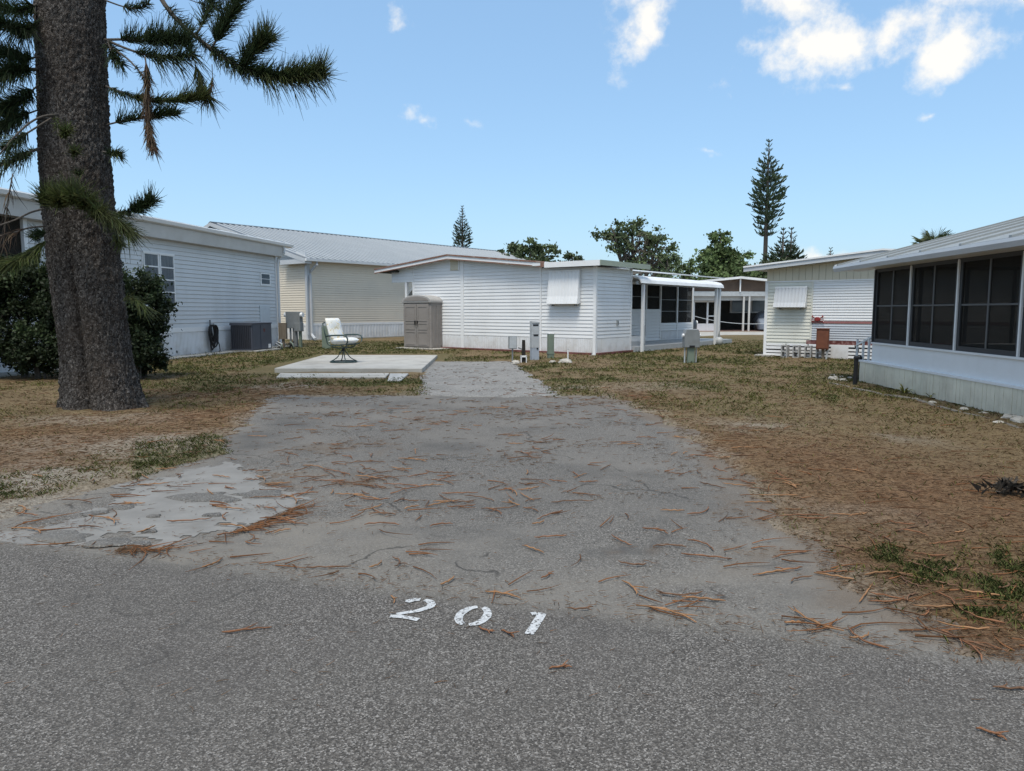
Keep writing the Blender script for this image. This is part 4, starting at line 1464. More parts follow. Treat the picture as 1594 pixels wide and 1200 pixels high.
def porch_house():
    h = thing('porch_house', 'grey-roofed house with dark screened porch on a white base', 'house', (7.35, 15.39, 0), -4.2)
    YN = -11.0
    YE = -0.40
    # skirting boards: separate vertical planks
    y = YN
    rnd = random.Random(4)
    while y < -0.001:
        y1 = min(y + 0.105, 0.0)
        b = -0.03 + (fbm(np.array([y * 1.4]), np.array([0.5]), 8)[0]) * 0.10 * (1 if y < -.9 else .3)
        o = MB().box(-0.012 - rnd.uniform(0, .006), 0.01, y + .004, y1 - .003, b, 0.425).build('skirt_plank', M_WEATHERED, h)
        y = y1
    MB().box(0.012, 0.3, YN, -0.01, 0.0, 0.40).build('underfloor', M_DARKWOOD, h)
    MB().box(0.0, 3.9, -0.025, 0.012, -0.02, 0.425).build('end_skirt', M_WEATHERED, h)
    MB().box(-0.03, 0.14, YN, 0.02, 0.427, 0.462).build('ledge', M_TRIM, h)
    wl_ = MB().box(0.06, 0.13, YN, YE, 0.462, 0.82).build('lower_wall', M_TRIM, h)
    MB().box(0.10, 3.8, YE - .03, YE, 0.462, 0.82).build('end_lower_wall', M_TRIM, h)
    MB().box(0.0, 3.9, YN, 0, 0.41, 0.43).build('porch_floor', M_LIGHTMETAL, h)
    MB().box(0.03, 0.15, YN, YE, 0.822, 0.855).build('sill', M_TRIM, h)
    MB().box(0.05, 0.14, YN, YE, 2.30, 2.40).build('header', M_DARKFRAME, h)
    posts = [YE - .02, -1.97, -3.6, -5.28, -6.95, -8.6, -10.3]
    for i, p in enumerate(posts):
        MB().box(0.035, 0.145, p - .02, p + .02, 0.856, 2.31).build('screen_post', M_TRIM if i else M_DARKFRAME, h)
    for a, b in zip(posts[1:], posts[:-1]):
        y0, y1 = a + .02, b - .02
        fr = MB()
        t = .075
        fr.box(.06, .10, y0, y0 + t, .856, 2.30).box(.06, .10, y1 - t, y1, .856, 2.30)
        fr.box(.06, .10, y0 + t, y1 - t, .856, .856 + t).box(.06, .10, y0 + t, y1 - t, 2.26, 2.30)
        f = fr.build('screen_frame', M_DARKFRAME, h)
        ym = (y0 + y1) / 2
        MB().box(.068, .095, ym - .02, ym + .02, .93, 2.26).build('mullion', M_MULLION, f)
        for ya, yb in ((y0 + t, ym - .02), (ym + .02, y1 - t)):
            MB().box(.068, .095, ya, yb, 1.575, 1.60).build('mid_rail', M_MULLION, f)
            for za, zb in ((.93, 1.575), (1.60, 2.26)):
                MB().box(.080, .083, ya, yb, za, zb).build('screen_pane', M_SCREEN, f)
    # far end of the porch: screen too
    MB().box(0.15, 3.7, YE - .02, YE - .015, 0.83, 2.3).build('end_screen', M_SCREEN, h)
    for x in (0.95, 1.85, 2.75):
        MB().box(x - .03, x + .03, YE - .04, YE, 0.83, 2.3).build('end_post', M_DARKFRAME, h)
    MB().box(0.1, 3.8, YE - .05, YE + .0, 2.3, 2.42).build('end_header', M_DARKFRAME, h)
    # inner wall of the house with windows
    iw = MB().box(3.8, 8, YN, -0.1, 0.43, 3.1).build('inner_wall', M_CREAM, h)
    for y0 in (-2.6, -5.4, -8.4):
        q = MB().box(3.74, 3.8, y0, y0 + 1.5, 1.2, 2.2).build('inner_window', M_TRIM, h)
        MB().box(3.72, 3.74, y0 + .06, y0 + 1.44, 1.26, 2.14).build('pane', M_GLASS, q)
    MB().box(0.15, 3.8, YN, YE - .06, 2.36, 2.40).build('porch_ceiling', M_LIGHTMETAL, h)
    # roof: panels that run up the slope, seams between
    sl = 0.262
    def rz(x):
        return 2.40 + (x + 0.45) * sl
    XR = 6.2
    yy = 0.32
    pw = 1.22
    v = [(-0.45, 0, rz(-.45)), (XR, 0, rz(XR)), (XR, -pw + .02, rz(XR)), (-0.45, -pw + .02, rz(-.45)), (-0.45, 0, rz(-.45) + .045), (XR, 0, rz(XR) + .045), (XR, -pw + .02, rz(XR) + .045), (-0.45, -pw + .02, rz(-.45) + .045)]
    v += [(-0.46, 0.008, rz(-.46) + .046), (XR, 0.008, rz(XR) + .046), (XR, -.06, rz(XR) + .046), (-.46, -.06, rz(-.46) + .046), (-0.46, 0.008, rz(-.46) + .075), (XR, 0.008, rz(XR) + .075), (XR, -.06, rz(XR) + .075), (-.46, -.06, rz(-.46) + .075)]
    fb = [(0, 1, 2, 3), (7, 6, 5, 4), (4, 5, 1, 0), (5, 6, 2, 1), (6, 7, 3, 2), (7, 4, 0, 3)]
    me = MB().add(v, fb + [tuple(i + 8 for i in q) for q in fb]).mesh('roof_panel', M_ROOFGREY)
    for i in range(10):
        link('roof_panel', me, h, (0, yy - i * pw, 0))
    MB().prism([(XR, rz(XR) + .04), (XR, rz(XR)), (XR + 6, rz(XR) - 6 * sl), (XR + 6, rz(XR) - 6 * sl + .04)], lambda u, v_, t: (u, t, v_), -11.5, yy).build('far_roof_slope', M_ROOFGREY, h)
    fa = MB().prism([(-0.50, 2.31), (-0.46, 2.31), (-0.452, 2.43), (-0.52, 2.43), (-0.53, 2.38)], lambda u, v_, t: (u, t, v_), -11.6, yy + .03).build('fascia', M_FASCIA, h)
    MB().box(-0.46, 0.05, -11.5, yy, 2.325, 2.34).build('soffit', M_TRIM, h)
    MB().prism([(-0.5, 2.33), (-.5, 2.46), (XR, rz(XR) + .06), (XR, rz(XR) - .07)], lambda u, v_, t: (u, t, v_), yy, yy + .04).build('rake_board', M_FASCIA, h)
    # a white table with chairs seen dimly inside
    t = MB().box(1.3, 2.4, -4.9, -3.6, 1.14, 1.18)
    for x in (1.35, 2.35):
        for y in (-4.85, -3.65):
            t.box(x - .03, x + .03, y - .03, y + .03, .43, 1.14)
    t = t.build('porch_table', M_TRIM)
    t.location = h.location
    t.rotation_euler = h.rotation_euler
    tag(t, 'white table dimly seen inside the screened porch', 'table')
    return h


M_MULLION = material('grey_screen_bar', (0.095, 0.095, 0.095), 0.5, 0.08)
porch_house()


def far_carport_house():
    h = thing('carport_house', 'distant brown carport house with white beam beyond the canopy', 'house', (12.3, 52, 0), 2)
    MB().box(-2.5, 8.5, 5.0, 9, 0, 2.9).build('back_wall', M_DARKWOOD, h)
    MB().box(-3.0, 9.0, -0.2, 6, -0.04, 0.03).build('floor', M_PAVER, h)
    MB().box(-3.2, 8.8, 0.0, 0.12, 2.50, 2.82).build('beam', M_LIGHTMETAL, h)
    MB().box(-3.2, 8.8, 0.3, 0.4, 2.2, 2.5).build('inner_beam', M_GREYTRIM, h)
    r = MB().prism([(-3.4, 3.0), (3.8, 3.72), (9.2, 3.2), (9.2, 3.34), (3.8, 3.88), (-3.4, 3.16)], lambda u, v, t: (u, t, v), -0.3, 9).build('roof', M_ROOFWHITE, h)
    MB().prism([(-3.2, 2.83), (-3.2, 2.99), (3.8, 3.7), (8.8, 3.2), (8.8, 2.83)], lambda u, v, t: (u, t, v), 0.1, 0.2).build('gable', material('brown_board', (0.11, 0.075, 0.055), .8, .15), h)
    for x in (-2.8, 4.15, 4.55, 8.4):
        MB().box(x - .06, x + .06, 0.02, 0.12, 0.0, 2.5).build('carport_post', M_GREYTRIM, h)
    MB().box(3.78, 3.86, -0.1, 0.0, 2.8, 3.7).build('king_post', M_TRIM, h)
    s = MB().box(0.85, 2.7, 1.0, 1.1, 0.03, 0.55).build('screen_base', M_TRIM, h)
    MB().box(0.85, 2.7, 1.03, 1.06, 0.55, 2.1).build('screen_panel', M_SCREEN, h)
    for x in (0.85, 1.85, 2.7):
        MB().box(x - .06, x + .06, .95, 1.1, 0.03, 2.15).build('screen_post', M_TRIM, h)
    MB().box(0.85, 2.7, .95, 1.1, 2.08, 2.2).build('screen_head', M_TRIM, h)
    MB().box(1.85, 2.7, .95, 1.08, 1.05, 1.13).build('screen_rail', M_TRIM, h)
    w = MB().box(4.8, 8.4, 4.9, 5.0, 1.3, 2.4).build('window', M_GREYTRIM, h)
    for k in range(2):
        MB().box(4.95 + k * 1.6, 6.35 + k * 1.6, 4.86, 4.9, 1.4, 2.3).build('pane', M_GLASS, w)
    # white block with louvred window on the left
    b = MB().box(-0.1, 0.78, 0.9, 4, 0, 2.5).build('utility_block', M_TRIM, h)
    lw = MB().box(0.1, 0.5, 0.85, 0.9, 1.25, 1.85).build('louvre_window', M_GLASS, b)
    for k in range(4):
        MB().box(0.09, 0.51, 0.82, 0.86, 1.30 + k * .14, 1.34 + k * .14).build('louvre', M_TRIM, b)
    MB().lathe([(.02, 0.0), (.14, .02), (.14, .85), (.08, .95), (.03, .98)], 14, (0.32, .6, .1)).build('water_heater', M_LIGHTMETAL, b, smooth=True)


far_carport_house()
sheet('street', [(9.3, 40.6), (13, 44.5), (40, 46.5), (40, 52.5), (2, 50.5), (2, 46)], 0.02, M_CONCRETE, 'pale paved lane in front of the distant carport', 'lane')


# ================================================================== OBJECTS ON THE LOT
def storage_shed():
    # footprint from the ground points of its three visible corners
    h = thing('storage_shed', 'grey plastic storage shed with double doors and domed roof', 'shed', (-3.10, 28.05, 0.05), -38)
    W, D, H = 1.50, 0.92, 1.80
    MB().box(-W - .12, 0.5, -.35, D + .3, -0.09, 0.0).build('pad', M_CONCRETE, h)
    MB().box(-W, 0, 0, D, 0.0, H).build('body', M_SHED, h, bevel=0.025)
    prof = [(-W - .04, H - .06)] + [(-W / 2 - (W / 2 + .04) * math.cos(math.pi * k / 14), H + .24 * math.sin(math.pi * k / 14)) for k in range(15)] + [(.04, H - .06)]
    r = MB().prism(prof, lambda u, v, t: (u, t, v), -0.05, D + .04).build('roof', M_SHEDTOP, h, bevel=0.015)
    arch = [(-W / 2 - (W / 2 - .08) * math.cos(math.pi * k / 12), H + .015 + .16 * math.sin(math.pi * k / 12)) for k in range(13)]
    MB().prism(arch, lambda u, v, t: (u, t, v), -0.062, -0.045).build('gable_panel', M_SHED, r)
    for k in range(5):
        x = -W * .2 - k * .12 * 2
    for i, (x0, x1) in enumerate(((-W + .07, -W / 2 - .01), (-W / 2 + .01, -.10))):
        d = MB().box(x0, x1, -0.03, 0.0, 0.06, H - .1).build('door', M_SHED, h, bevel=0.012)
        for z0, z1 in ((.12, .62), (.70, .95), (1.03, H - .2)):
            fr = MB()
            fr.box(x0 + .07, x1 - .07, -.042, -.03, z0, z0 + .025).box(x0 + .07, x1 - .07, -.042, -.03, z1 - .025, z1)
            fr.box(x0 + .07, x0 + .095, -.042, -.03, z0 + .025, z1 - .025).box(x1 - .095, x1 - .07, -.042, -.03, z0 + .025, z1 - .025)
            fr.build('door_panel', M_SHED, d)
        xh = x1 - .05 if i == 0 else x0 + .05
        MB().box(xh - .02, xh + .02, -.075, -.03, .90, 1.05).build('handle', M_BLACK, d)
    for k in range(4):
        MB().box(0.0, 0.018, .12 + k * .2, .2 + k * .2, .1, H - .15).build('side_rib', M_SHED, h)


storage_shed()


def swivel_chair():
    c = gnd(535, 564, 0.115)
    h = thing('patio_chair', 'swivel patio chair with faded floral cushions on the concrete slab', 'chair', (c.x, c.y, 0.117), -22)
    S = 1.05
    # base ring and legs
    n = 28
    ring = [(0.33 * S * math.cos(2 * math.pi * k / n), 0.33 * S * math.sin(2 * math.pi * k / n), .02) for k in range(n + 1)]
    MB().tube(ring, .018, 7).build('base_ring', M_CHAIRFRAME, h, smooth=True)
    for k in range(4):
        t = math.pi / 4 + k * math.pi / 2
        pts = []
        for q in range(7):
            s = q / 6
            rr = (0.03 + 0.30 * (1 - s) ** 1.0 * (1 - .35 * math.sin(math.pi * s))) * S
            pts.append((rr * math.cos(t), rr * math.sin(t), .03 + .29 * s))
        MB().tube(pts, .014, 6).build('leg', M_CHAIRFRAME, h, smooth=True)
    MB().lathe([(.035, .30), (.045, .32), (.045, .38), (.03, .40)], 12).build('swivel_hub', M_BLACK, h, smooth=True)
    # rocker cradle
    for y in (-.2, .2):
        MB().tube([(-.24, y, .46), (-.18, y, .41), (0, y, .385), (.18, y, .41), (.26, y, .47)], .015, 6).build('rocker', M_CHAIRFRAME, h, smooth=True)
    MB().box(-.03, .03, -.2, .2, .375, .40).build('cross_bar', M_CHAIRFRAME, h)
    # frame: sides bend from seat to back, arms loop
    for y in (-.29, .29):
        MB().tube([(.30, y, .50), (.1, y, .47), (-.22, y, .455), (-.29, y, .50), (-.36, y, .75), (-.43, y, 1.04)], .016, 7).build('side_frame', M_CHAIRFRAME, h, smooth=True)
        arm = [(.30, y, .50), (.36, y * 1.1, .56), (.37, y * 1.15, .64), (.33, y * 1.17, .71), (.22, y * 1.17, .735), (-.1, y * 1.15, .725), (-.34, y * 1.02, .70)]
        MB().tube(arm, .021, 8).build('arm', M_CHAIRFRAME, h, smooth=True)
    MB().tube([(-.43, -.29, 1.04), (-.44, -.15, 1.07), (-.44, .15, 1.07), (-.43, .29, 1.04)], .016, 7).build('top_rail', M_CHAIRFRAME, h, smooth=True)
    MB().box(.28, .31, -.29, .29, .485, .51).build('front_rail', M_CHAIRFRAME, h)

    def cushion(name, p0, p1, w, th):
        """a stuffed pad from p0 to p1 (in the xz plane), grid with puffed faces"""
        p0, p1 = Vector(p0), Vector(p1)
        d = p1 - p0
        ln = d.length
        d.normalize()
        nrm = Vector((-d.z, 0, d.x))
        if nrm.z < 0:
            nrm = -nrm
        v, f = [], []
        A, B = 14, 12
        for side in (1, -1):
            for i in range(A + 1):
                for j in range(B + 1):
                    a, b = i / A, j / B
                    ea = 1 - abs(2 * a - 1) ** 5
                    eb = 1 - abs(2 * b - 1) ** 5
                    puff = (max(ea * eb, 0)) ** .45
                    tuft = 1 - .16 * math.exp(-((a - .5) / .12) ** 2)
                    q = p0 + d * (a * ln) + Vector((0, (b - .5) * w, 0)) + nrm * (th / 2 * (1 + side * (puff * tuft)))
                    v.append(q)
        m = (A + 1) * (B + 1)
        for s in range(2):
            for i in range(A):
                for j in range(B):
                    q = [s * m + i * (B + 1) + j, s * m + (i + 1) * (B + 1) + j, s * m + (i + 1) * (B + 1) + j + 1, s * m + i * (B + 1) + j + 1]
                    f.append(tuple(q if s == 0 else q[::-1]))
        return MB().add(v, f).build(name, M_CUSHION, h, smooth=True)
    cushion('seat_cushion', (-.27, 0, .475), (.33, 0, .505), .56, .17)
    cushion('back_cushion', (-.26, 0, .53), (-.43, 0, 1.15), .60, .18)


swivel_chair()


def air_conditioner():
    h = thing('air_conditioner', 'charcoal outdoor air conditioning unit beside the grey house wall', 'air conditioner', (-10.13, 26.93, 0.055), -9.4)
    # local frame of the grey house: x out from the wall
    W, L, H = 0.95, 1.45, 0.98
    MB().box(0.06, W + .25, -.75, L - .4, -0.05, 0.01).build('pad', M_CONCRETE, h)
    y0, y1 = -.62, L - .62
    MB().box(0.12, W, y0 + .02, y1, 0.02, H - .02).build('casing', M_AC, h, bevel=.01)
    for k in range(11):
        x = 0.15 + k * (W - .18) / 11
        MB().box(x, x + .042, y0 - .012, y0 + .018, 0.06, H - .07).build('louvre', M_ACDARK, h)
    MB().box(0.10, W + .02, y0 - .015, y0 + .03, H - .07, H - .02).build('top_frame', M_AC, h)
    MB().box(0.10, W + .02, y0 - .015, y0 + .03, 0.012, .06).build('bottom_frame', M_AC, h)
    MB().box(0.10, W + .025, y0 - .02, y1 + .02, H - .02, H + .02).build('lid', M_AC, h, bevel=.015)
    MB().box(W, W + .012, y0 + .06, y0 + .55, .06, H - .08).build('side_panel', M_AC, h)
    MB().box(W, W + .014, y0 + .62, y1 - .04, .04, H - .06).build('service_panel', M_AC, h)
    MB().box(W + .014, W + .02, y0 + .82, y0 + .92, .66, .78).build('badge', M_RUSTBAND, h)
    MB().box(W + .014, W + .022, y1 - .30, y1 - .12, .06, .20).build('label_plate', M_TRIM, h)


air_conditioner()


def hose_bundle():
    h = thing('garden_hose', 'black garden hose coiled over a tap post at the grey house wall', 'hose', (-10.72, 25.45, 0.05), -9.4)
    MB().tube([(0.28, -.02, 0), (0.28, -.02, 1.12)], .03, 8).build('tap_post', M_GREYMETAL, h)
    MB().tube([(0.28, 0, 1.0), (0.42, 0, 1.0), (0.42, 0, .94)], .016, 6).build('tap', M_LIGHTMETAL, h)
    rnd = random.Random(3)
    for k in range(13):
        pts = []
        cy = rnd.uniform(-.09, .09)
        wy = rnd.uniform(.13, .26)
        hz = rnd.uniform(.26, .44)
        x0 = .30 + rnd.uniform(0, .10)
        for q in range(19):
            t = 2 * math.pi * q / 18
            pts.append((x0 + .02 * math.sin(3 * t + k), cy + wy * math.sin(t) * (1 + .3 * math.cos(t)), .95 - hz + hz * math.cos(t)))
        MB().tube(pts, .018, 6, caps=False).build('hose_loop', M_BLACK, h, smooth=True)
    MB().tube([(.36, .2, .5), (.42, .27, .25), (.46, .24, .05), (.5, .1, .03)], .018, 6).build('hose_end', M_BLACK, h, smooth=True)
    p = gnd(328, 546.5, 0.06)
    o = MB().lathe([(.09, 0), (.13, .12), (.15, .26), (.13, .29), (.10, .26)], 14).build('watering_pot', material('dull_blue_grey_plastic', (0.25, 0.29, 0.30), .5), None, smooth=True)
    o.location = (p.x - .15, p.y, 0.055)
    tag(o, 'small grey-blue pot on the ground below the hose', 'pot')
    o = MB().lathe([(.06, 0), (.09, .04), (.09, .22), (.05, .26), (.03, .36)], 12).build('wooden_finial', M_WOOD, None, smooth=True)
    o.location = (p.x + .1, p.y - .06, 0.055)
    tag(o, 'small brown wooden post stub below the hose', 'post')


hose_bundle()


def meter_cabinet():
    p = gnd(461, 541)
    h = thing('meter_cabinet', 'grey electric meter cabinet on posts at the corner of the grey house', 'meter cabinet', (p.x, p.y, 0), -20)
    MB().box(-.40, .28, -.1, .12, .78, 1.45).build('cabinet', M_GREYMETAL, h, bevel=.015)
    MB().box(.02, .32, -.13, .1, .66, 1.0).build('breaker_box', M_GREYMETAL, h, bevel=.01)
    for x in (-.43, .34):
        MB().tube([(x - .05, -.02, 1.32), (x + .05, -.02, 1.32)], .095, 12).build('meter_dial', M_TRIM, h)
    MB().box(-.12, .06, -.04, .06, 0, .80).build('post', M_GREYMETAL, h)
    MB().box(.16, .26, -.04, .06, 0, .68).build('post', M_GREENBOX, h)
    MB().tube([(-.25, 0, 0), (-.25, 0, .8)], .04, 8).build('conduit', M_GREYMETAL, h)
    q = gnd(443, 543)
    o = MB().box(-.16, .16, -.05, .07, .38, 1.02)
    o = o.box(-.05, .05, 0, .05, 0, .38).build('staked_board', M_WOOD, None)
    o.location = (q.x - .05, q.y, 0)
    o.rotation_euler = (0, 0, R(-12))
    tag(o, 'narrow weathered brown board on a stake beside the downspout', 'board')
    rnd = random.Random(5)
    v = []
    g = thing('pipe_jumble', 'jumble of dark pipes and valves at the house corner', 'pipes', (q.x + .15, q.y - .5, 0), 0)
    for k in range(7):
        x, y = rnd.uniform(-.3, .45), rnd.uniform(-.2, .2)
        MB().tube([(x, y, 0), (x + rnd.uniform(-.1, .1), y, .12 + rnd.random() * .12), (x + rnd.uniform(-.3, .3), y + .1, .2 + rnd.random() * .1)], .03, 6).build('pipe', rnd.choice([M_BLACK, M_GREENBOX, M_LIGHTMETAL]), g, smooth=True)


meter_cabinet()


def pedestals():
    # green utility box behind the chair
    p = gnd(508, 543)
    o = MB().prism([(-.16, 0), (.16, 0), (.16, .84), (.12, .90), (-.12, .90), (-.16, .84)], lambda u, v, t: (u, t, v), -.14, .14).build('utility_box', M_GREENBOX, None, bevel=.01)
    o.location = (p.x, p.y, 0)
    o.rotation_euler = (0, 0, R(15))
    tag(o, 'dull green utility box on the grass behind the swivel chair', 'utility box')
    # meter board on a thin pole
    p = gnd(798, 566)
    h = thing('meter_board', 'small grey square box on a thin pole, leftmost of the pedestals', 'meter box', (p.x, p.y, 0), 12)
    MB().tube([(0, 0.02, -.05), (0, 0.02, .75)], .022, 8).build('pole', M_GREYMETAL, h)
    MB().box(-.115, .115, -.05, .06, .42, .78).build('box', M_GREYMETAL, h, bevel=.012)
    MB().box(-.10, .10, -.058, -.05, .44, .76).build('lid', M_LIGHTMETAL, h)
    # charred post set in a white pipe
    p = gnd(815, 565)
    h = thing('charred_post', 'short blackened timber post standing in a white pipe collar', 'post', (p.x, p.y, 0), 5)
    pts = [(-.05, -.05), (.05, -.045), (.055, .05), (-.045, .055)]
    v = [(x * s, y * s, z) for z, s in ((.0, 1), (.3, 1.02), (.5, .95), (.64, .9), (.66, .8)) for x, y in pts]
    f = [(4 * i + j, 4 * i + (j + 1) % 4, 4 * i + 4 + (j + 1) % 4, 4 * i + 4 + j) for i in range(4) for j in range(4)] + [(16, 17, 18, 19)]
    MB().add(v, f).build('timber', material('charred_wood', (0.02, 0.018, 0.016), .9, .4, 12), h)
    m = MB()
    m.box(-.085, -.062, -.085, .085, 0, .22).box(.062, .085, -.085, .085, 0, .22).box(-.085, .085, -.085, -.07, .17, .22)
    m.build('collar', M_TRIM, h)
    MB().tube([(-.05, 0, .40), (-.16, -.05, .44)], .018, 6).build('tap', M_GREYMETAL, h)
    # tall grey power pedestal
    p = gnd(832, 561)
    h = thing('power_pedestal', 'tall light grey power pedestal with black sockets, tallest of the row', 'pedestal', (p.x, p.y, 0), 20)
    MB().box(-.115, .115, -.09, .09, 0, .38).build('base', material('blue_grey_metal', (0.33, 0.37, 0.42), .45), h, bevel=.008)
    MB().box(-.12, .12, -.095, .095, .38, 1.12).build('body', M_LIGHTMETAL, h, bevel=.01)
    MB().prism([(-.12, 1.12), (.12, 1.12), (.12, 1.16), (-.12, 1.18)], lambda u, v, t: (u, t, v), -.11, .10).build('cap', M_LIGHTMETAL, h)
    for z, w in ((1.06, .17), (.76, .15), (.36, .05)):
        MB().box(.08 - w, .08, -.104, -.095, z - .022, z + .022).build('socket_cover', M_BLACK, h)
    MB().box(-.10, .10, -.10, -.095, .79, 1.02).build('door', M_LIGHTMETAL, h)
    # green telephone pedestal
    p = gnd(857, 559)
    h = thing('cable_pedestal', 'slim sage green cable pedestal with white cap', 'pedestal', (p.x, p.y, 0), 15)
    MB().box(-.095, .095, -.085, .085, 0, .78).build('body', M_GREENBOX, h, bevel=.03)
    MB().box(-.105, .105, -.095, .095, .16, .20).build('band', M_GREENBOX, h)
    MB().box(-.10, .10, -.09, .09, .775, .81).build('cap', M_TRIM, h, bevel=.012)
    # white marker stake
    p = gnd(884, 562)
    o = MB().tube([(0, 0, -.05), (0, 0, .34), (0, 0, .36)], [.02, .02, .03], 8).build('marker_stake', M_TRIM)
    o.location = (p.x, p.y, 0)
    tag(o, 'thin white pipe stake in the grass beside the white house corner', 'stake')
    # big grey meter pedestal in front of the canopy
    p = gnd(1075, 566)
    h = thing('meter_pedestal', 'grey double meter box on a steel post in the middle of the right lawn', 'meter box', (p.x, p.y, 0), 6)
    MB().prism([(-.215, .46), (.215, .46), (.215, .86), (.17, .97), (-.17, .97), (-.215, .86)], lambda u, v, t: (u, t, v), -.11, .12).build('box', M_GREYMETAL, h, bevel=.012)
    MB().box(-.10, .09, -.06, .06, -.02, .52).build('post', M_GREENBOX, h)
    MB().box(-.085, .075, -.115, -.06, .46, .52).build('bracket', M_BLACK, h)
    for x in (-.17, .16):
        MB().tube([(x, .02, 0), (x, .02, .5)], .022, 8).build('conduit', M_LIGHTMETAL, h)
    for x in (-.235, .225):
        MB().tube([(x - .03, 0, .80), (x + .03, 0, .80)], .05, 12).build('meter_dial', M_TRIM, h)
    # loose pale stones by the pedestals
    rock_at(803, 567, .13, 'pale rounded stone at the foot of the thin pole')
    rock_at(880, 566, .17, 'flat pale stone in the grass by the marker stake')
    rock_at(860, 565, .09, 'small pale stone in front of the green cable pedestal')


def rock(name, s, seed):
    rnd = random.Random(seed)
    v, f = [], []
    n, k = 9, 6
    for i in range(k + 1):
        ph = math.pi * i / k
        for j in range(n):
            t = 2 * math.pi * j / n
            rr = s * (1 + rnd.uniform(-.22, .22))
            v.append((rr * math.sin(ph) * math.cos(t) * 1.2, rr * math.sin(ph) * math.sin(t), rr * .6 * math.cos(ph)))
    for i in range(k):
        for j in range(n):
            f.append((i * n + j, (i + 1) * n + j, (i + 1) * n + (j + 1) % n, i * n + (j + 1) % n))
    return MB().add(v, f).build(name, M_ROCK, None, smooth=False)


_rk = [0]


def rock_at(px, py, s, label, group=None, name='stone', mat=None):
    p = gnd(px, py)
    _rk[0] += 1
    o = rock(name, s, _rk[0] + 40)
    o.location = (p.x, p.y, s * .25)
    o.rotation_euler = (0, 0, _rk[0] * 1.3)
    if mat:
        o.data.materials[0] = mat
    tag(o, label, 'stone', group)
    return o


pedestals()


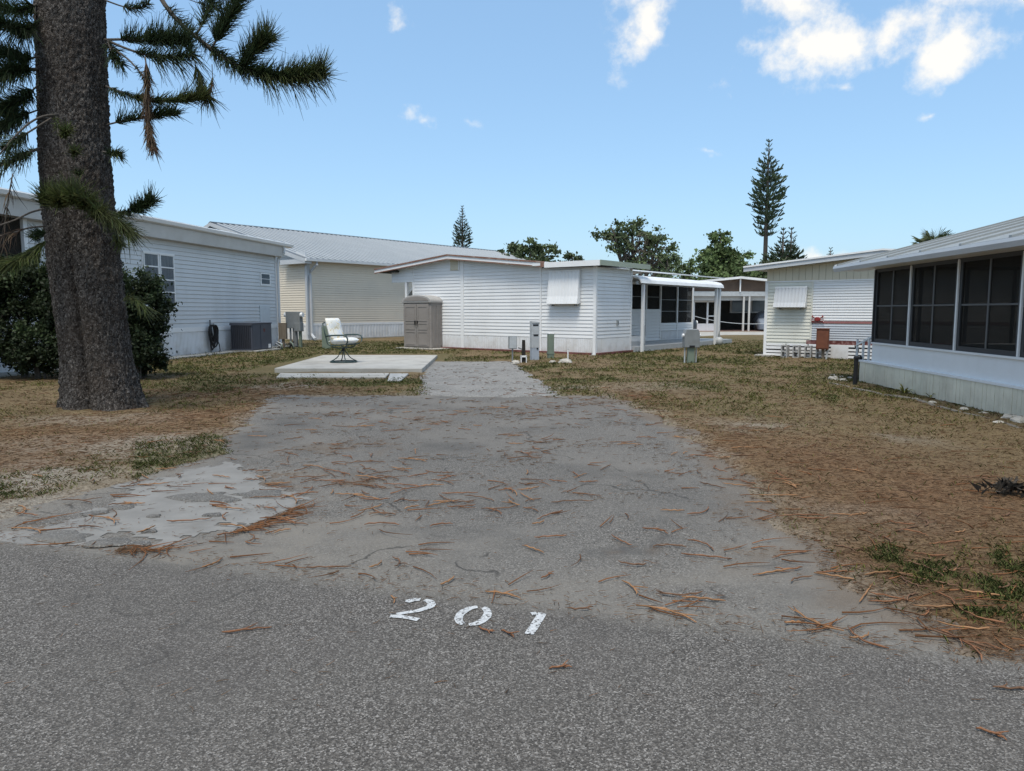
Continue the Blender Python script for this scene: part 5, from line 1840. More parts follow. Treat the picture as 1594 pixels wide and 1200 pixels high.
def right_side_things():
    # concrete blocks standing against the cream house
    blk = MB()
    W, Hh, D = .20, .40, .19
    t = .035
    for x0, x1, z0, z1 in ((0, t, 0, Hh), (W - t, W, 0, Hh), (t, W - t, 0, t), (t, W - t, Hh - t, Hh), (t, W - t, Hh / 2 - t / 2, Hh / 2 + t / 2)):
        blk.box(x0, x1, 0, D, z0, z1)
    me = blk.mesh('concrete_block', M_BLOCK)
    names = ['first from the left', 'second from the left', 'third from the left', 'fourth from the left']
    o3 = (8.23, 23.8)
    ca, sa = math.cos(R(-38)), math.sin(R(-38))
    for i, x in enumerate((0.62, 0.98, 1.34, 1.68)):
        y = -.32
        o = link('concrete_block', me, None, (o3[0] + x * ca - y * sa, o3[1] + x * sa + y * ca, 0.012), (0, 0, R(-38 + (i * 7 % 5) * 2 - 4)))
        tag(o, 'upright grey hollow block by the cream wall, ' + names[i], 'concrete block', 'hollow blocks by the cream house')
    # rust brown box on a leaning post
    x, y = 1.92, -.5
    h = thing('breaker_box', 'rust brown metal breaker box on a post before the cream house', 'breaker box', (o3[0] + x * ca - y * sa, o3[1] + x * sa + y * ca, 0), -30)
    MB().box(-.175, .175, -.08, .1, .32, .93).build('box', M_BROWN, h, bevel=.012)
    MB().box(-.19, .19, -.10, .11, .93, .96).build('lid', M_BROWN, h)
    MB().box(-.15, .15, -.09, -.08, .36, .88).build('door', M_BROWN, h)
    MB().tube([(.12, .0, 0), (.16, .0, .34)], .028, 8).build('conduit', M_LIGHTMETAL, h)
    MB().box(-.02, .06, .02, .08, 0, .33).build('post', M_WOOD, h)
    # red crab ornament on the cream house wall
    x, y = 1.62, -.045
    h = thing('crab_ornament', 'red crab shaped ornament hung on the white siding', 'wall ornament', (o3[0] + x * ca - y * sa, o3[1] + x * sa + y * ca, 1.23), -38)
    poly = [(.10 * math.cos(2 * math.pi * k / 16), .065 * math.sin(2 * math.pi * k / 16)) for k in range(16)]
    MB().prism(poly, lambda u, v, t: (u, t, v), -.04, 0).build('shell', M_REDPAINT, h, bevel=.015)
    for s in (-1, 1):
        MB().tube([(.1 * s, -.02, .04), (.16 * s, -.02, .08), (.14 * s, -.02, .12)], [.02, .028, .012], 6).build('claw', M_REDPAINT, h)
        for k in range(3):
            MB().tube([(.09 * s, -.02, -.02 - .02 * k), (.17 * s, -.02, .0 - .035 * k), (.19 * s, -.02, -.05 - .035 * k)], .009, 5).build('leg', M_TRIM if k == 1 else M_REDPAINT, h)
    # steps with white handrail at the far end of the porch
    h = thing('porch_steps', 'white handrail and steps at the far end of the screened porch', 'steps', (7.35, 15.39, 0), -4.2)
    for k in range(3):
        MB().box(0.35, 1.25, 0.05 + .26 * k, 0.31 + .26 * k, 0, .36 - .12 * k).build('step', M_BLOCK, h)
    for x in (.22, 1.35):
        MB().bar((x, -.1, .98), (x, .78, .74), .04).build('handrail', M_TRIM, h)
        for y, z in ((.78, .86), (.45, .82), (.15, .90)):
            MB().box(x - .02, x + .02, y - .02, y + .02, 0, z).build('baluster', M_TRIM, h)
    # two black posts at the corner
    for px, py, hh, lab in ((1331, 601, .60, 'thick short black post in front of the porch corner, the nearer one'), (1338, 592, .52, 'thin black post just behind the thick one at the porch corner')):
        p = gnd(px, py)
        r = .042 if hh > .55 else .028
        o = MB().lathe([(r, -.05), (r, hh - .06), (r * 1.25, hh - .05), (r * 1.25, hh - .02), (r * .9, hh), (0.004, hh + .006)], 12).build('black_post', M_BLACK, None, smooth=False)
        o.location = (p.x, p.y, 0)
        tag(o, lab, 'post')
    # stone edging along the planting strip
    labs = ['large white stone left of the black posts', 'white stone between the largest stone and the black posts', 'small white stone behind the largest stone', 'small stone just left of the black posts', 'pale stone behind the white stones near the porch steps']
    for (px, py, s), lab in zip(((1297, 592, .13), (1312, 594, .10), (1297, 586, .08), (1322, 590, .07), (1310, 588, .06)), labs):
        rock_at(px, py, s * .85, lab)
    # edging kerb: rounded concrete lengths
    pts = [gnd(*p) for p in ((1288, 597), (1325, 605), (1375, 616), (1420, 622), (1458, 634), (1497, 645), (1545, 656), (1594, 672))]
    a0 = gnd(1594, 672)
    for i in range(len(pts) - 1):
        a, b = pts[i], pts[i + 1]
        d = (b - a)
        m = MB().tube([a + d * .03, a + d * .10, a + d * .5 + Vector((0, .02, 0)), a + d * .9, a + d * .97], [.02, .042, .048, .042, .02], 7)
        o = m.build('edging_stone', M_EDGING, None, smooth=True)
        tag(o, ['first', 'second', 'third', 'fourth', 'fifth', 'sixth', 'seventh'][i] + ' low edging piece along the porch, counted from the black posts', 'edging', 'edging pieces along the porch')
    k = 0
    for px, py, s in ((1425, 623, .05), (1452, 629, .06), (1500, 640, .07), (1530, 646, .06), (1555, 662, .07), (1572, 655, .10), (1588, 660, .12), (1540, 640, .05)):
        rock_at(px, py, s, ['first', 'second', 'third', 'fourth', 'sixth', 'seventh', 'eighth', 'fifth'][k] + ' pale stone in the porch planting strip, counted from the black posts', 'small stones in the porch planting strip')
        k += 1
    # yellowing plants in the strip
    for i, (px, py, lab) in enumerate(((1408, 614, 'yellow-green strappy plant near the porch corner'), (1450, 621, 'yellow strappy plant half way along the porch'), (1545, 640, 'low green leafy plant below the porch skirting'))):
        p = gnd(px, py)
        rnd = random.Random(i)
        m = MB()
        for q in range(16):
            t = rnd.uniform(0, 6.28)
            ln = rnd.uniform(.10, .24)
            d = Vector((math.cos(t), math.sin(t), rnd.uniform(.25, 1.0)))
            s = Vector((-math.sin(t), math.cos(t), 0)) * .014
            e = d * ln + Vector((0, 0, -.05))
            mid = d * ln * .55 + Vector((0, 0, .02))
            m.add([s * -1, s, mid + s, mid - s, e], [(0, 1, 2, 3), (3, 2, 4)])
        o = m.build('strappy_plant', material('yellow_green_leaf', (0.22, 0.21, 0.05), .6, .4, 9) if i < 2 else material('plain_green_leaf', (0.06, 0.10, 0.03), .6, .3, 9))
        o.location = (p.x, p.y, .02)
        tag(o, lab, 'plant')
    # clump of dark soil / stump at the right edge
    p = gnd(1565, 775)
    rnd = random.Random(8)
    m = MB()
    for q in range(90):
        t, rr = rnd.uniform(0, 6.28), min(.2, abs(rnd.gauss(0, .08)))
        a = Vector((rr * math.cos(t) * 1.3, rr * math.sin(t), max(.0, .09 * (1 - rr / .3)) + .01))
        d = Vector((rnd.gauss(0, 1), rnd.gauss(0, 1), rnd.uniform(-.1, .8))).normalized() * rnd.uniform(.03, .10)
        w = d.cross(Vector((.3, .2, .9))).normalized() * rnd.uniform(.008, .022)
        m.add([a - w, a + w, a + d + w * .5, a + d - w * .5, a + Vector((0, 0, -.03))], [(0, 1, 2, 3), (0, 4, 1), (1, 4, 2), (3, 4, 0)])
    o = m.build('root_clump', material('dark_soil', (0.05, 0.04, 0.03), .95, .4, 20))
    o.location = (p.x, p.y, .02)
    tag(o, 'dark earthy root clump at the right edge of the lawn', 'clump', kind='stuff')


M_EDGING = material('weathered_edging', (0.15, 0.135, 0.115), 0.9, 0.25, 9, bump=0.6, bscale=50)
right_side_things()


def distance_things():
    def loc(x, y):
        ca, sa = math.cos(R(-38)), math.sin(R(-38))
        return W0[0] + x * ca - y * sa, W0[1] + x * sa + y * ca
    x, y = loc(.35, 9.6)
    h = thing('white_tank', 'small white round tank at the foot of the far canopy post', 'tank', (x, y, 0), 0)
    MB().lathe([(.05, .0), (.13, .02), (.17, .10), (.18, .2), (.15, .30), (.08, .35), (.05, .36)], 16).build('tank', M_LIGHTMETAL, h, smooth=True)
    MB().lathe([(.05, .35), (.05, .4), (.03, .5), (.015, .6)], 10).build('valve', M_GREYMETAL, h)
    # chain from the block to the cream house
    a, b = at(1077, 491, 51.0), at(1200, 503, 49.5)
    pts = []
    for k in range(15):
        s = k / 14
        q = a.lerp(b, s)
        q.z -= .55 * (4 * s * (1 - s)) * .45
        pts.append(q)
    o = MB().tube(pts, .022, 5).build('rope', M_LIGHTMETAL)
    tag(o, 'pale rope slung across the front of the distant carport', 'rope')
    # covered car in the carport
    def car_loft(h, mat, name, cover):
        prof = [(-2.2, .35, .55), (-2.15, .75, .80), (-1.6, .92, .86), (-1.0, .98, .88), (-.45, 1.42, .80), (.5, 1.48, .80), (1.2, 1.38, .80), (1.75, .98, .86), (2.15, .92, .82), (2.2, .45, .6)]
        v, f = [], []
        for x_, zt, wy in prof:
            zb = .12 if cover else .26
            ring = [(-wy, zb), (-wy * 1.03, .55), (-wy * .97, min(zt, .85)), (-wy * .78, zt * .97), (0, zt), (wy * .78, zt * .97), (wy * .97, min(zt, .85)), (wy * 1.03, .55), (wy, zb)]
            v += [(x_, a_, b_) for a_, b_ in ring]
        k = 9
        for i in range(len(prof) - 1):
            for j in range(k - 1):
                f.append((i * k + j, (i + 1) * k + j, (i + 1) * k + j + 1, i * k + j + 1))
        f += [tuple(range(k)), tuple(range(len(v) - 1, len(v) - k - 1, -1))]
        o_ = MB().add(v, f).build(name, mat, h, smooth=True)
        sb = o_.modifiers.new('smooth', 'SUBSURF')
        sb.levels = sb.render_levels = 2
        for x_ in (-1.35, 1.4):
            for y_ in (-.86, .86):
                MB().tube([(x_, y_ - .1, .31), (x_, y_ + .1, .31)], .31, 16).build('wheel', M_BLACK, h)
        return o_
    p = at(1188, 512, 53.5)
    h = thing('covered_car', 'car under a blue-grey cover parked in the distant carport', 'car', (p.x + .5, 54.2, 0.03), 78)
    car_loft(h, M_COVER, 'cover', True)
    p = at(1066, 520, 47)
    h = thing('parked_car', 'dark car with pale headlight half hidden behind the screened room', 'car', (p.x - 1.2, 48.2, 0.02), 20)
    car_loft(h, material('dark_car_paint', (0.03, 0.035, 0.045), .25, .1, 2, spec=.6), 'body', False)
    MB().box(-.25, 1.05, -.83, .83, 1.0, 1.28).build('windows', M_GLASS, h)
    for y in (-.62, .62):
        MB().lathe([(.0, 0), (.13, .0), (.13, .06), (.07, .1)], 12).build('headlight', M_TRIM, h).matrix_local = (
            __import__('mathutils').Matrix.Translation((2.16, y, .68)) @ __import__('mathutils').Matrix.Rotation(R(90), 4, 'Y'))


distance_things()


# ================================================================== VEGETATION
def strands_mesh(name, start, d, length, bend, radius, tone, mat, seg=5):
    """many thin curved three-sided strands; all arguments are arrays over the strands"""
    n = len(start)
    s = np.linspace(0, 1, seg)
    c = start[:, None] + d[:, None] * (length[:, None] * s)[..., None] + bend[:, None] * (length[:, None] * s ** 2)[..., None]
    tan = d[:, None] + 2 * bend[:, None] * s[None, :, None]
    tan /= np.linalg.norm(tan, axis=-1, keepdims=True) + 1e-9
    ref = np.array([0.33, 0.21, 0.92])
    u = np.cross(tan, ref)
    u /= np.linalg.norm(u, axis=-1, keepdims=True) + 1e-9
    w = np.cross(tan, u)
    r = radius[:, None] * (1.0 - 0.75 * s ** 2)[None]
    rings = []
    for k in range(3):
        t = 2 * math.pi * k / 3
        rings.append(c + (u * math.cos(t) + w * math.sin(t)) * r[..., None])
    v = np.stack(rings, 2).reshape(-1, 3)                      # n, seg, 3 corners
    idx = np.arange(n * seg * 3).reshape(n, seg, 3)
    f = []
    for k in range(3):
        a, b = idx[:, :-1, k], idx[:, :-1, (k + 1) % 3]
        c2, d2 = idx[:, 1:, (k + 1) % 3], idx[:, 1:, k]
        f.append(np.stack([a, b, c2, d2], -1).reshape(-1, 4))
    f = np.concatenate(f)
    t = np.repeat(tone, seg * 3, axis=0)
    return np_mesh(name, v, f, mat, t, smooth=True)


def resample(pts, n):
    pts = np.array([tuple(p) for p in pts], float)
    seg = np.linalg.norm(np.diff(pts, axis=0), axis=1)
    t = np.concatenate([[0], np.cumsum(seg)])
    q = np.linspace(0, t[-1], n)
    out = np.stack([np.interp(q, t, pts[:, k]) for k in range(3)], -1)
    for _ in range(2):
        out[1:-1] = (out[:-2] + 2 * out[1:-1] + out[2:]) / 4
    return out


GREEN_DARK = np.array([0.026, 0.042, 0.016])
GREEN_OLIVE = np.array([0.055, 0.068, 0.020])
BROWN_DRY = np.array([0.080, 0.052, 0.032])


def foliage(path, s0, s1, n, lmin, lmax, up, spread, tone, rad=0.0058, seed=0, forward=.75):
    n = int(n * 3.9)
    r_ = np.random.default_rng(seed)
    p = resample(path, 40)
    tan = np.gradient(p, axis=0)
    tan /= np.linalg.norm(tan, axis=1, keepdims=True)
    s = r_.uniform(s0, s1, n) * 39
    i = np.clip(s.astype(int), 0, 38)
    fr = (s - i)[:, None]
    st = p[i] * (1 - fr) + p[i + 1] * fr
    tg = tan[i]
    rad_dir = r_.normal(size=(n, 3))
    rad_dir -= (rad_dir * tg).sum(1, keepdims=True) * tg
    rad_dir /= np.linalg.norm(rad_dir, axis=1, keepdims=True)
    d = tg * forward + rad_dir * spread
    d /= np.linalg.norm(d, axis=1, keepdims=True)
    bend = np.zeros((n, 3))
    bend[:, 2] = up * r_.uniform(.5, 1.3, n)
    bend += r_.normal(size=(n, 3)) * .22
    ln = r_.uniform(lmin * .7, lmax * 1.05, n)
    tn = tone * r_.uniform(.5, 2.0, (n, 1)) * (1 + r_.normal(size=(n, 3)) * .06)
    return st, d, ln, bend, np.full(n, rad) * r_.uniform(.75, 1.2, n), np.clip(tn, .004, 1)


def big_pine():
    h = thing('norfolk_pine', 'huge Norfolk pine with rough split trunk in the left foreground', 'tree', (-6.25, 11.15, 0), 0)
    YT = 11.15
    rows_l = [(95, 645), (97, 600), (97, 560), (88, 500), (80, 440), (68, 330), (64, 250), (61, 150), (58, 50), (57, 0), (56, -40)]
    rows_r = [(230, 645), (217, 600), (205, 555), (197, 510), (190, 470), (178, 350), (171, 250), (167, 150), (164, 50), (162, 0), (160, -40)]
    zs, cx, hw = [], [], []
    for (xl, y), (xr, _) in zip(rows_l, rows_r):
        a, b = at(xl, y, YT), at(xr, y, YT)
        zs.append(a.z)
        cx.append((a.x + b.x) / 2)
        hw.append((b.x - a.x) / 2 * .945)
    zs[0] = -0.15
    zs += [9.0, 14.0, 19.0]
    cx += [cx[-1] - .05, cx[-1] - .1, cx[-1] - .1]
    hw += [.40, .26, .06]
    Z = np.concatenate([np.arange(-.15, 6.4, .022), np.arange(6.4, 19, .25)])
    nt = 200
    C = np.interp(Z, zs, cx)
    Wd = np.interp(Z, zs, hw)
    for _ in range(12):
        Wd[1:-1] = (Wd[:-2] + 2 * Wd[1:-1] + Wd[2:]) / 4
        C[1:-1] = (C[:-2] + 2 * C[1:-1] + C[2:]) / 4
    th = np.linspace(0, 2 * math.pi, nt, endpoint=False)
    T, ZZ = np.meshgrid(th, Z)
    # two stems grown together: a groove on the near and the far side that closes higher up
    groove = 0.27 * smooth(3.5, 2.4, ZZ) + 0.05 * smooth(6, 3.4, ZZ)
    wob = 0.10 * (fbm(ZZ * 2, ZZ * 0 + 3, 4) - .5)
    dn = np.abs(((T - (1.5 * math.pi - .06 + wob)) + math.pi) % (2 * math.pi) - math.pi)
    df = np.abs(((T - math.pi / 2) + math.pi) % (2 * math.pi) - math.pi)
    prof = 1 - groove * (np.exp(-(dn / .13) ** 2) + np.exp(-(df / .2) ** 2) * .7) - groove * .25 * np.exp(-(dn / .5) ** 2)
    flare = 1 + .06 * np.exp(-np.clip(ZZ, 0, 9) / .13) * (1 + 1.1 * np.sin(T * 6 + .7) + .6 * np.sin(T * 11)) - .012 * np.exp(-((ZZ * 3.1 + .6 * fbm(T * 2, ZZ * .5, 5)) % 1 - .5) ** 2 / .006)
    depth = .80
    rough = (fbm(T * 26 + 50, ZZ * 17, 91, 3) - .5) * .055 + (fbm(T * 60 + 80, ZZ * 45, 61, 2) - .5) * .032 + (fbm(T * 5 + 20, ZZ * 1.8, 71) - .5) * .05
    rough = rough * np.minimum(1, Wd[:, None] / .4)
    # join the seam of the noise smoothly
    rr = Wd[:, None] * prof * flare + rough
    X = C[:, None] + rr * np.cos(T)
    Yv = YT + rr * np.sin(T) * depth
    v = np.stack([X - h.location.x, Yv - h.location.y, ZZ], -1).reshape(-1, 3)
    i = np.arange(len(Z) * nt).reshape(len(Z), nt)
    j = np.roll(i, -1, axis=1)
    f = np.stack([i[:-1], j[:-1], j[1:], i[1:]], -1).reshape(-1, 4)
    me = np_mesh('trunk', v, f, M_BARK, smooth=True)
    tr = link('trunk', me, h)
    O = np.array(h.location)

    def world(path):
        return [at(px, py, Y) for px, py, Y in path]

    def limb(path, r0, r1, fol, dead=None, mat=M_LIMB):
        """fol: list of foliage argument tuples (s0, s1, n, lmin, lmax, up, spread, tone, forward)"""
        w = resample(world(path), 16) - O
        rs = list(np.linspace(r0, r1, 16))
        b = MB().tube([Vector(p) for p in w], rs, 7).build('branch', mat, h, smooth=True)
        parts = []
        for q, a in enumerate(fol):
            s0, s1, n, l0, l1, up, spr, tone = a[:8]
            fw = a[8] if len(a) > 8 else .75
            parts.append(foliage([Vector(p) for p in w], s0, s1, n, l0, l1, up, spr, tone, seed=int(path[0][0] * 7 + path[0][1] * 3 + q + 1000), forward=fw))
        if parts:
            arr = [np.concatenate(z) for z in zip(*parts)]
            o = link('foliage', strands_mesh('foliage', *arr, M_NEEDLE), b)
            o['kind'] = 'stuff'
        return b
    G, OL, BR = GREEN_DARK, GREEN_OLIVE, BROWN_DRY
    Y = 10.9
    # --- right: the long upper limb with its clumps
    limb([(235, -30, Y), (262, 20, Y - .1), (305, 58, Y - .2), (345, 88, Y - .3), (372, 107, Y - .35), (423, 118, Y - .4), (455, 124, Y - .45), (500, 112, Y - .5)], .035, .014,
         [(.68, 1.0, 260, .10, .26, .22, .85, G), (.80, 1.0, 130, .12, .28, .45, .7, OL), (.60, .72, 110, .10, .25, .1, 1.0, G), (.70, 1.0, 90, .14, .30, -.75, .7, OL * .8), (.45, .62, 90, .10, .24, -.2, 1.0, G), (.15, .45, 70, .10, .22, .2, .9, G)])
    limb([(372, 107, Y - .35), (388, 85, Y - .4), (405, 68, Y - .4), (415, 60, Y - .45)], .014, .008, [(.1, 1.0, 200, .10, .26, .25, .9, G), (.5, 1.0, 70, .1, .25, .5, .7, OL)])
    limb([(330, 75, Y - .3), (348, 40, Y - .35), (362, 18, Y - .4), (372, 2, Y - .4), (376, -25, Y - .4)], .016, .010, [(.1, 1.0, 260, .10, .24, .3, .95, G)])
    limb([(305, 58, Y - .2), (318, 28, Y - .1), (330, 5, Y), (335, -20, Y)], .012, .008, [(.2, 1.0, 90, .08, .22, .3, .9, G)])
    # --- middle limb towards the clump at (270, 55)
    limb([(163, 62, Y), (190, 61, Y - .2), (225, 63, Y - .3), (262, 62, Y - .35), (292, 66, Y - .4)], .020, .010, [(.25, .62, 80, .10, .22, .6, .75, G), (.55, 1.0, 230, .10, .25, .55, .85, G), (.6, 1.0, 70, .08, .2, -.3, .8, G)])
    limb([(165, 62, Y), (195, 75, Y - .3), (230, 87, Y - .4), (262, 90, Y - .45), (300, 84, Y - .45)], .020, .010, [(.45, 1.0, 90, .08, .22, .4, .8, G), (.6, 1.0, 50, .1, .3, -.8, .6, G * .8)])
    limb([(165, 68, Y), (200, 92, Y - .4), (218, 112, Y - .5), (229, 126, Y - .55)], .016, .010, [(.0, .3, 30, .06, .16, -.3, .9, G), (.75, 1, 20, .06, .14, .2, .9, G)])
    # dead branchlet hanging from it
    limb([(226, 88, Y - .55), (230, 125, Y - .55), (229, 170, Y - .55), (232, 205, Y - .55), (237, 226, Y - .55)], .010, .012, [(.05, 1.0, 120, .08, .20, -.5, .30, BR, .9), (.7, 1.0, 110, .08, .18, -.25, .35, BR * 1.5, .9)])
    limb([(168, 66, Y - .1), (178, 92, Y - .3), (190, 98, Y - .35)], .012, .007, [(.3, 1, 60, .08, .18, -.35, .9, G)])
    # hanging pale strands under the long limb
    limb([(300, 86, Y - .4), (308, 112, Y - .4), (314, 140, Y - .4), (326, 153, Y - .4)], .007, .005, [(.2, 1, 45, .10, .26, -.5, .45, OL * .8, .8)])
    limb([(330, 100, Y - .35), (331, 128, Y - .35), (326, 150, Y - .35), (317, 158, Y - .35)], .006, .004, [(.3, 1, 18, .08, .18, -.3, .5, BR * .8, .8)])
    # --- two low flat limbs (rows of strands on the underside and the upper side)
    limb([(165, 134, Y), (190, 144, Y - .2), (220, 154, Y - .3), (255, 157, Y - .4), (290, 155, Y - .45), (318, 149, Y - .5)], .014, .007, [(.05, .6, 70, .07, .16, -.6, .7, G), (.35, 1.0, 170, .08, .20, .15, .5, OL, .9), (.75, 1, 60, .1, .2, .5, .6, OL)])
    limb([(167, 194, Y), (195, 187, Y - .2), (225, 182, Y - .3), (255, 177, Y - .4), (272, 175, Y - .42)], .013, .006, [(.15, 1.0, 110, .08, .19, .55, .7, G), (.6, 1.0, 60, .10, .22, .1, .55, G, .95)])
    limb([(160, 236, Y - .45), (172, 238, Y - .6), (185, 240, Y - .7)], .012, .006, [(.3, 1, 40, .06, .14, .1, .8, G), (.6, 1, 20, .06, .16, -.4, .6, OL)])
    # --- top of the picture, thin
    limb([(163, 0, Y), (190, 10, Y), (215, 14, Y), (232, 5, Y)], .012, .006, [(.4, 1, 45, .07, .16, .1, .9, G)])
    limb([(280, -6, Y), (310, 5, Y), (334, 12, Y), (360, 16, Y - .2)], .006, .005, [(.3, 1, 35, .08, .18, .3, .9, G)])
    # --- left side
    limb([(60, 32, Y), (40, 48, Y - .3), (20, 42, Y - .5), (-10, 30, Y - .7)], .022, .012, [(.15, 1, 150, .10, .25, .2, .95, G), (.3, 1, 80, .10, .30, -.7, .7, G * .8)])
    limb([(60, 5, Y), (30, 20, Y - .2), (0, 12, Y - .3), (-30, 5, Y - .4)], .020, .012, [(.1, 1, 190, .10, .26, .3, .95, G)])
    limb([(60, 108, Y), (38, 108, Y - .3), (15, 112, Y - .5), (-15, 120, Y - .6)], .028, .018, [(.3, 1, 200, .10, .28, .3, .95, G), (.2, 1, 90, .1, .3, -.5, .8, G)])
    limb([(60, 88, Y - .1), (40, 92, Y - .3), (10, 84, Y - .5), (-10, 80, Y - .5)], .014, .009, [(.2, 1, 170, .10, .24, .25, .95, G)])
    limb([(62, 130, Y), (40, 150, Y - .2), (15, 165, Y - .3), (-10, 172, Y - .3)], .013, .008, [(.2, 1, 220, .10, .26, .1, 1.0, G), (.4, 1, 60, .1, .24, -.5, .8, OL * .8)])
    limb([(62, 170, Y), (40, 178, Y - .2), (15, 190, Y - .3), (-10, 205, Y - .3)], .012, .008, [(.25, 1, 130, .10, .24, .1, 1.0, G), (.4, 1, 60, .1, .24, -.5, .8, G)])
    limb([(90, 178, Y - .55), (66, 180, Y - .7), (46, 190, Y - .8), (25, 210, Y - .9), (-5, 245, Y - 1.0)], .015, .011, [])
    limb([(80, 184, Y - .55), (60, 196, Y - .7), (30, 215, Y - .8), (5, 232, Y - .9)], .014, .010, [(.5, 1, 60, .1, .22, -.4, .8, G)])
    limb([(62, 230, Y - .1), (40, 240, Y - .3), (15, 250, Y - .5), (-5, 262, Y - .6)], .020, .012, [(.2, 1, 70, .1, .22, -.4, .8, G), (.1, .8, 40, .06, .16, .2, .9, OL)])
    limb([(86, 178, Y - .55), (90, 205, Y - .72), (100, 235, Y - .72), (110, 268, Y - .7)], .012, .008, [(.05, .3, 20, .05, .1, .2, .8, OL)])
    # green tufts on the face of the trunk
    limb([(100, 215, Y - .66), (100, 206, Y - .74), (104, 201, Y - .8)], .012, .01, [(.0, 1, 70, .06, .13, .2, 1.0, OL * 1.1)])
    limb([(116, 244, Y - .66), (116, 238, Y - .74), (118, 234, Y - .8)], .010, .008, [(.0, 1, 45, .05, .12, .2, 1.0, OL * .9)])
    limb([(120, 272, Y - .66), (122, 268, Y - .72)], .008, .006, [(.0, 1, 20, .04, .09, .2, 1.0, OL * .7)])
    # skirt of sprouts round the trunk at mid height
    for k, (px, py, dy, n, tone) in enumerate(((70, 312, -.6, 110, OL), (92, 315, -.72, 130, OL * 1.15), (112, 310, -.74, 130, OL * 1.2), (130, 318, -.72, 90, OL), (150, 335, -.66, 60, OL * 1.1))):
        limb([(px, py + 8, Y + dy + .2), (px + 1, py, Y + dy), (px + 2, py - 10, Y + dy - .12)], .012, .008, [(.2, 1, n, .10, .24, .25, .9, tone)])
    limb([(138, 318, Y - .70), (160, 330, Y - .78), (182, 345, Y - .8), (200, 358, Y - .8)], .010, .006, [(.0, 1, 110, .12, .30, -.35, .5, OL * .8, .9)])
    limb([(168, 338, Y - .2), (192, 332, Y - .35), (215, 325, Y - .45), (236, 312, Y - .5)], .013, .007, [(.1, 1, 110, .08, .18, -.25, .6, G, .8), (.55, 1, 130, .08, .18, .3, .8, G)])
    limb([(150, 330, Y - .5), (175, 345, Y - .55), (195, 350, Y - .6)], .010, .006, [(.2, 1, 90, .08, .22, -.5, .6, G)])
    limb([(175, 360, Y - .2), (183, 372, Y - .3), (188, 382, Y - .3)], .009, .006, [(.2, 1, 60, .06, .14, -.2, .8, OL)])
    # low left: dry drooping limbs and pale olive fronds
    limb([(68, 325, Y - .3), (48, 330, Y - .5), (25, 342, Y - .7), (-5, 352, Y - .9)], .014, .010, [])
    limb([(70, 352, Y - .3), (45, 354, Y - .5), (22, 362, Y - .7), (-10, 370, Y - .9)], .013, .009, [(.4, 1, 10, .10, .22, -.7, .5, BR * .8)])
    limb([(72, 375, Y - .3), (50, 392, Y - .5), (25, 405, Y - .7), (-8, 415, Y - .9)], .010, .006, [(.0, 1, 150, .12, .32, -.3, .4, OL * 1.3, .95)])
    limb([(74, 360, Y - .3), (60, 364, Y - .35), (55, 370, Y - .4)], .010, .006, [(.1, 1, 60, .06, .16, .3, .9, G)])
    limb([(20, 270, Y - .6), (12, 310, Y - .7), (8, 350, Y - .7), (5, 385, Y - .7)], .008, .006, [(.0, 1, 8, .12, .25, -.6, .5, BR * .7, .7)])
    limb([(188, 470, Y - .3), (200, 462, Y - .4), (212, 468, Y - .5), (225, 478, Y - .5)], .006, .004, [(.1, 1, 26, .12, .28, -.4, .4, OL, .9)])
    # --- above the frame: whorls that close the crown over the trunk
    r_ = random.Random(2)
    cxw = float(np.interp(8, Z, C))
    for k in range(16):
        t = k * 2.4
        z0 = 7.2 + k * .55
        ln = 3.3 - k * .14
        pts = []
        for q in range(5):
            s = q / 4
            pts.append(Vector((cxw + math.cos(t) * ln * s, YT + math.sin(t) * ln * s, z0 + .35 * s * s * 2 - .2 * s)))
        w = np.array([tuple(p) for p in pts]) - O
        b = MB().tube([Vector(p) for p in w], [.05, .04, .03, .022, .015], 6).build('branch', M_LIMB, h, smooth=True)
        arr = foliage([Vector(p) for p in w], .35, 1.0, 110, .18, .45, .3, .9, G, rad=.010, seed=400 + k)
        o = link('foliage', strands_mesh('foliage', *arr, M_NEEDLE, 4), b)
        o['kind'] = 'stuff'


big_pine()


def leaf_cloud(centres, radii, per, size, tones, r_, flat=.75):
    """leaf-sized quads filling blobs; returns verts, faces, tones"""
    C, Tn = [], []
    for c, rad, tn in zip(centres, radii, tones):
        n = max(30, int(per * 9 * (rad[0] * rad[2]) ** .9 / .25)) if per > 0 else -per
        d = r_.normal(size=(n, 3))
        d /= np.linalg.norm(d, axis=1, keepdims=True)
        q = np.abs(r_.normal(size=(n, 1))) * .62
        C.append(np.asarray(c) + d * q * np.asarray(rad))
        Tn.append(np.asarray(tn) * r_.uniform(.55, 1.55, (n, 1)))
    C = np.concatenate(C)
    Tn = np.concatenate(Tn)
    n = len(C)
    a = r_.normal(size=(n, 3))
    a /= np.linalg.norm(a, axis=1, keepdims=True)
    b = np.cross(a, r_.normal(size=(n, 3)))
    b /= np.linalg.norm(b, axis=1, keepdims=True)
    sz = size * r_.uniform(.6, 1.35, (n, 1))
    L_, W_ = a * sz, b * sz * flat * .5
    v = np.stack([C - L_ * .5, C + W_ , C + L_ * .5, C - W_], 1).reshape(-1, 3)
    f = np.arange(n * 4).reshape(n, 4)
    return v, f, np.repeat(Tn, 4, axis=0)


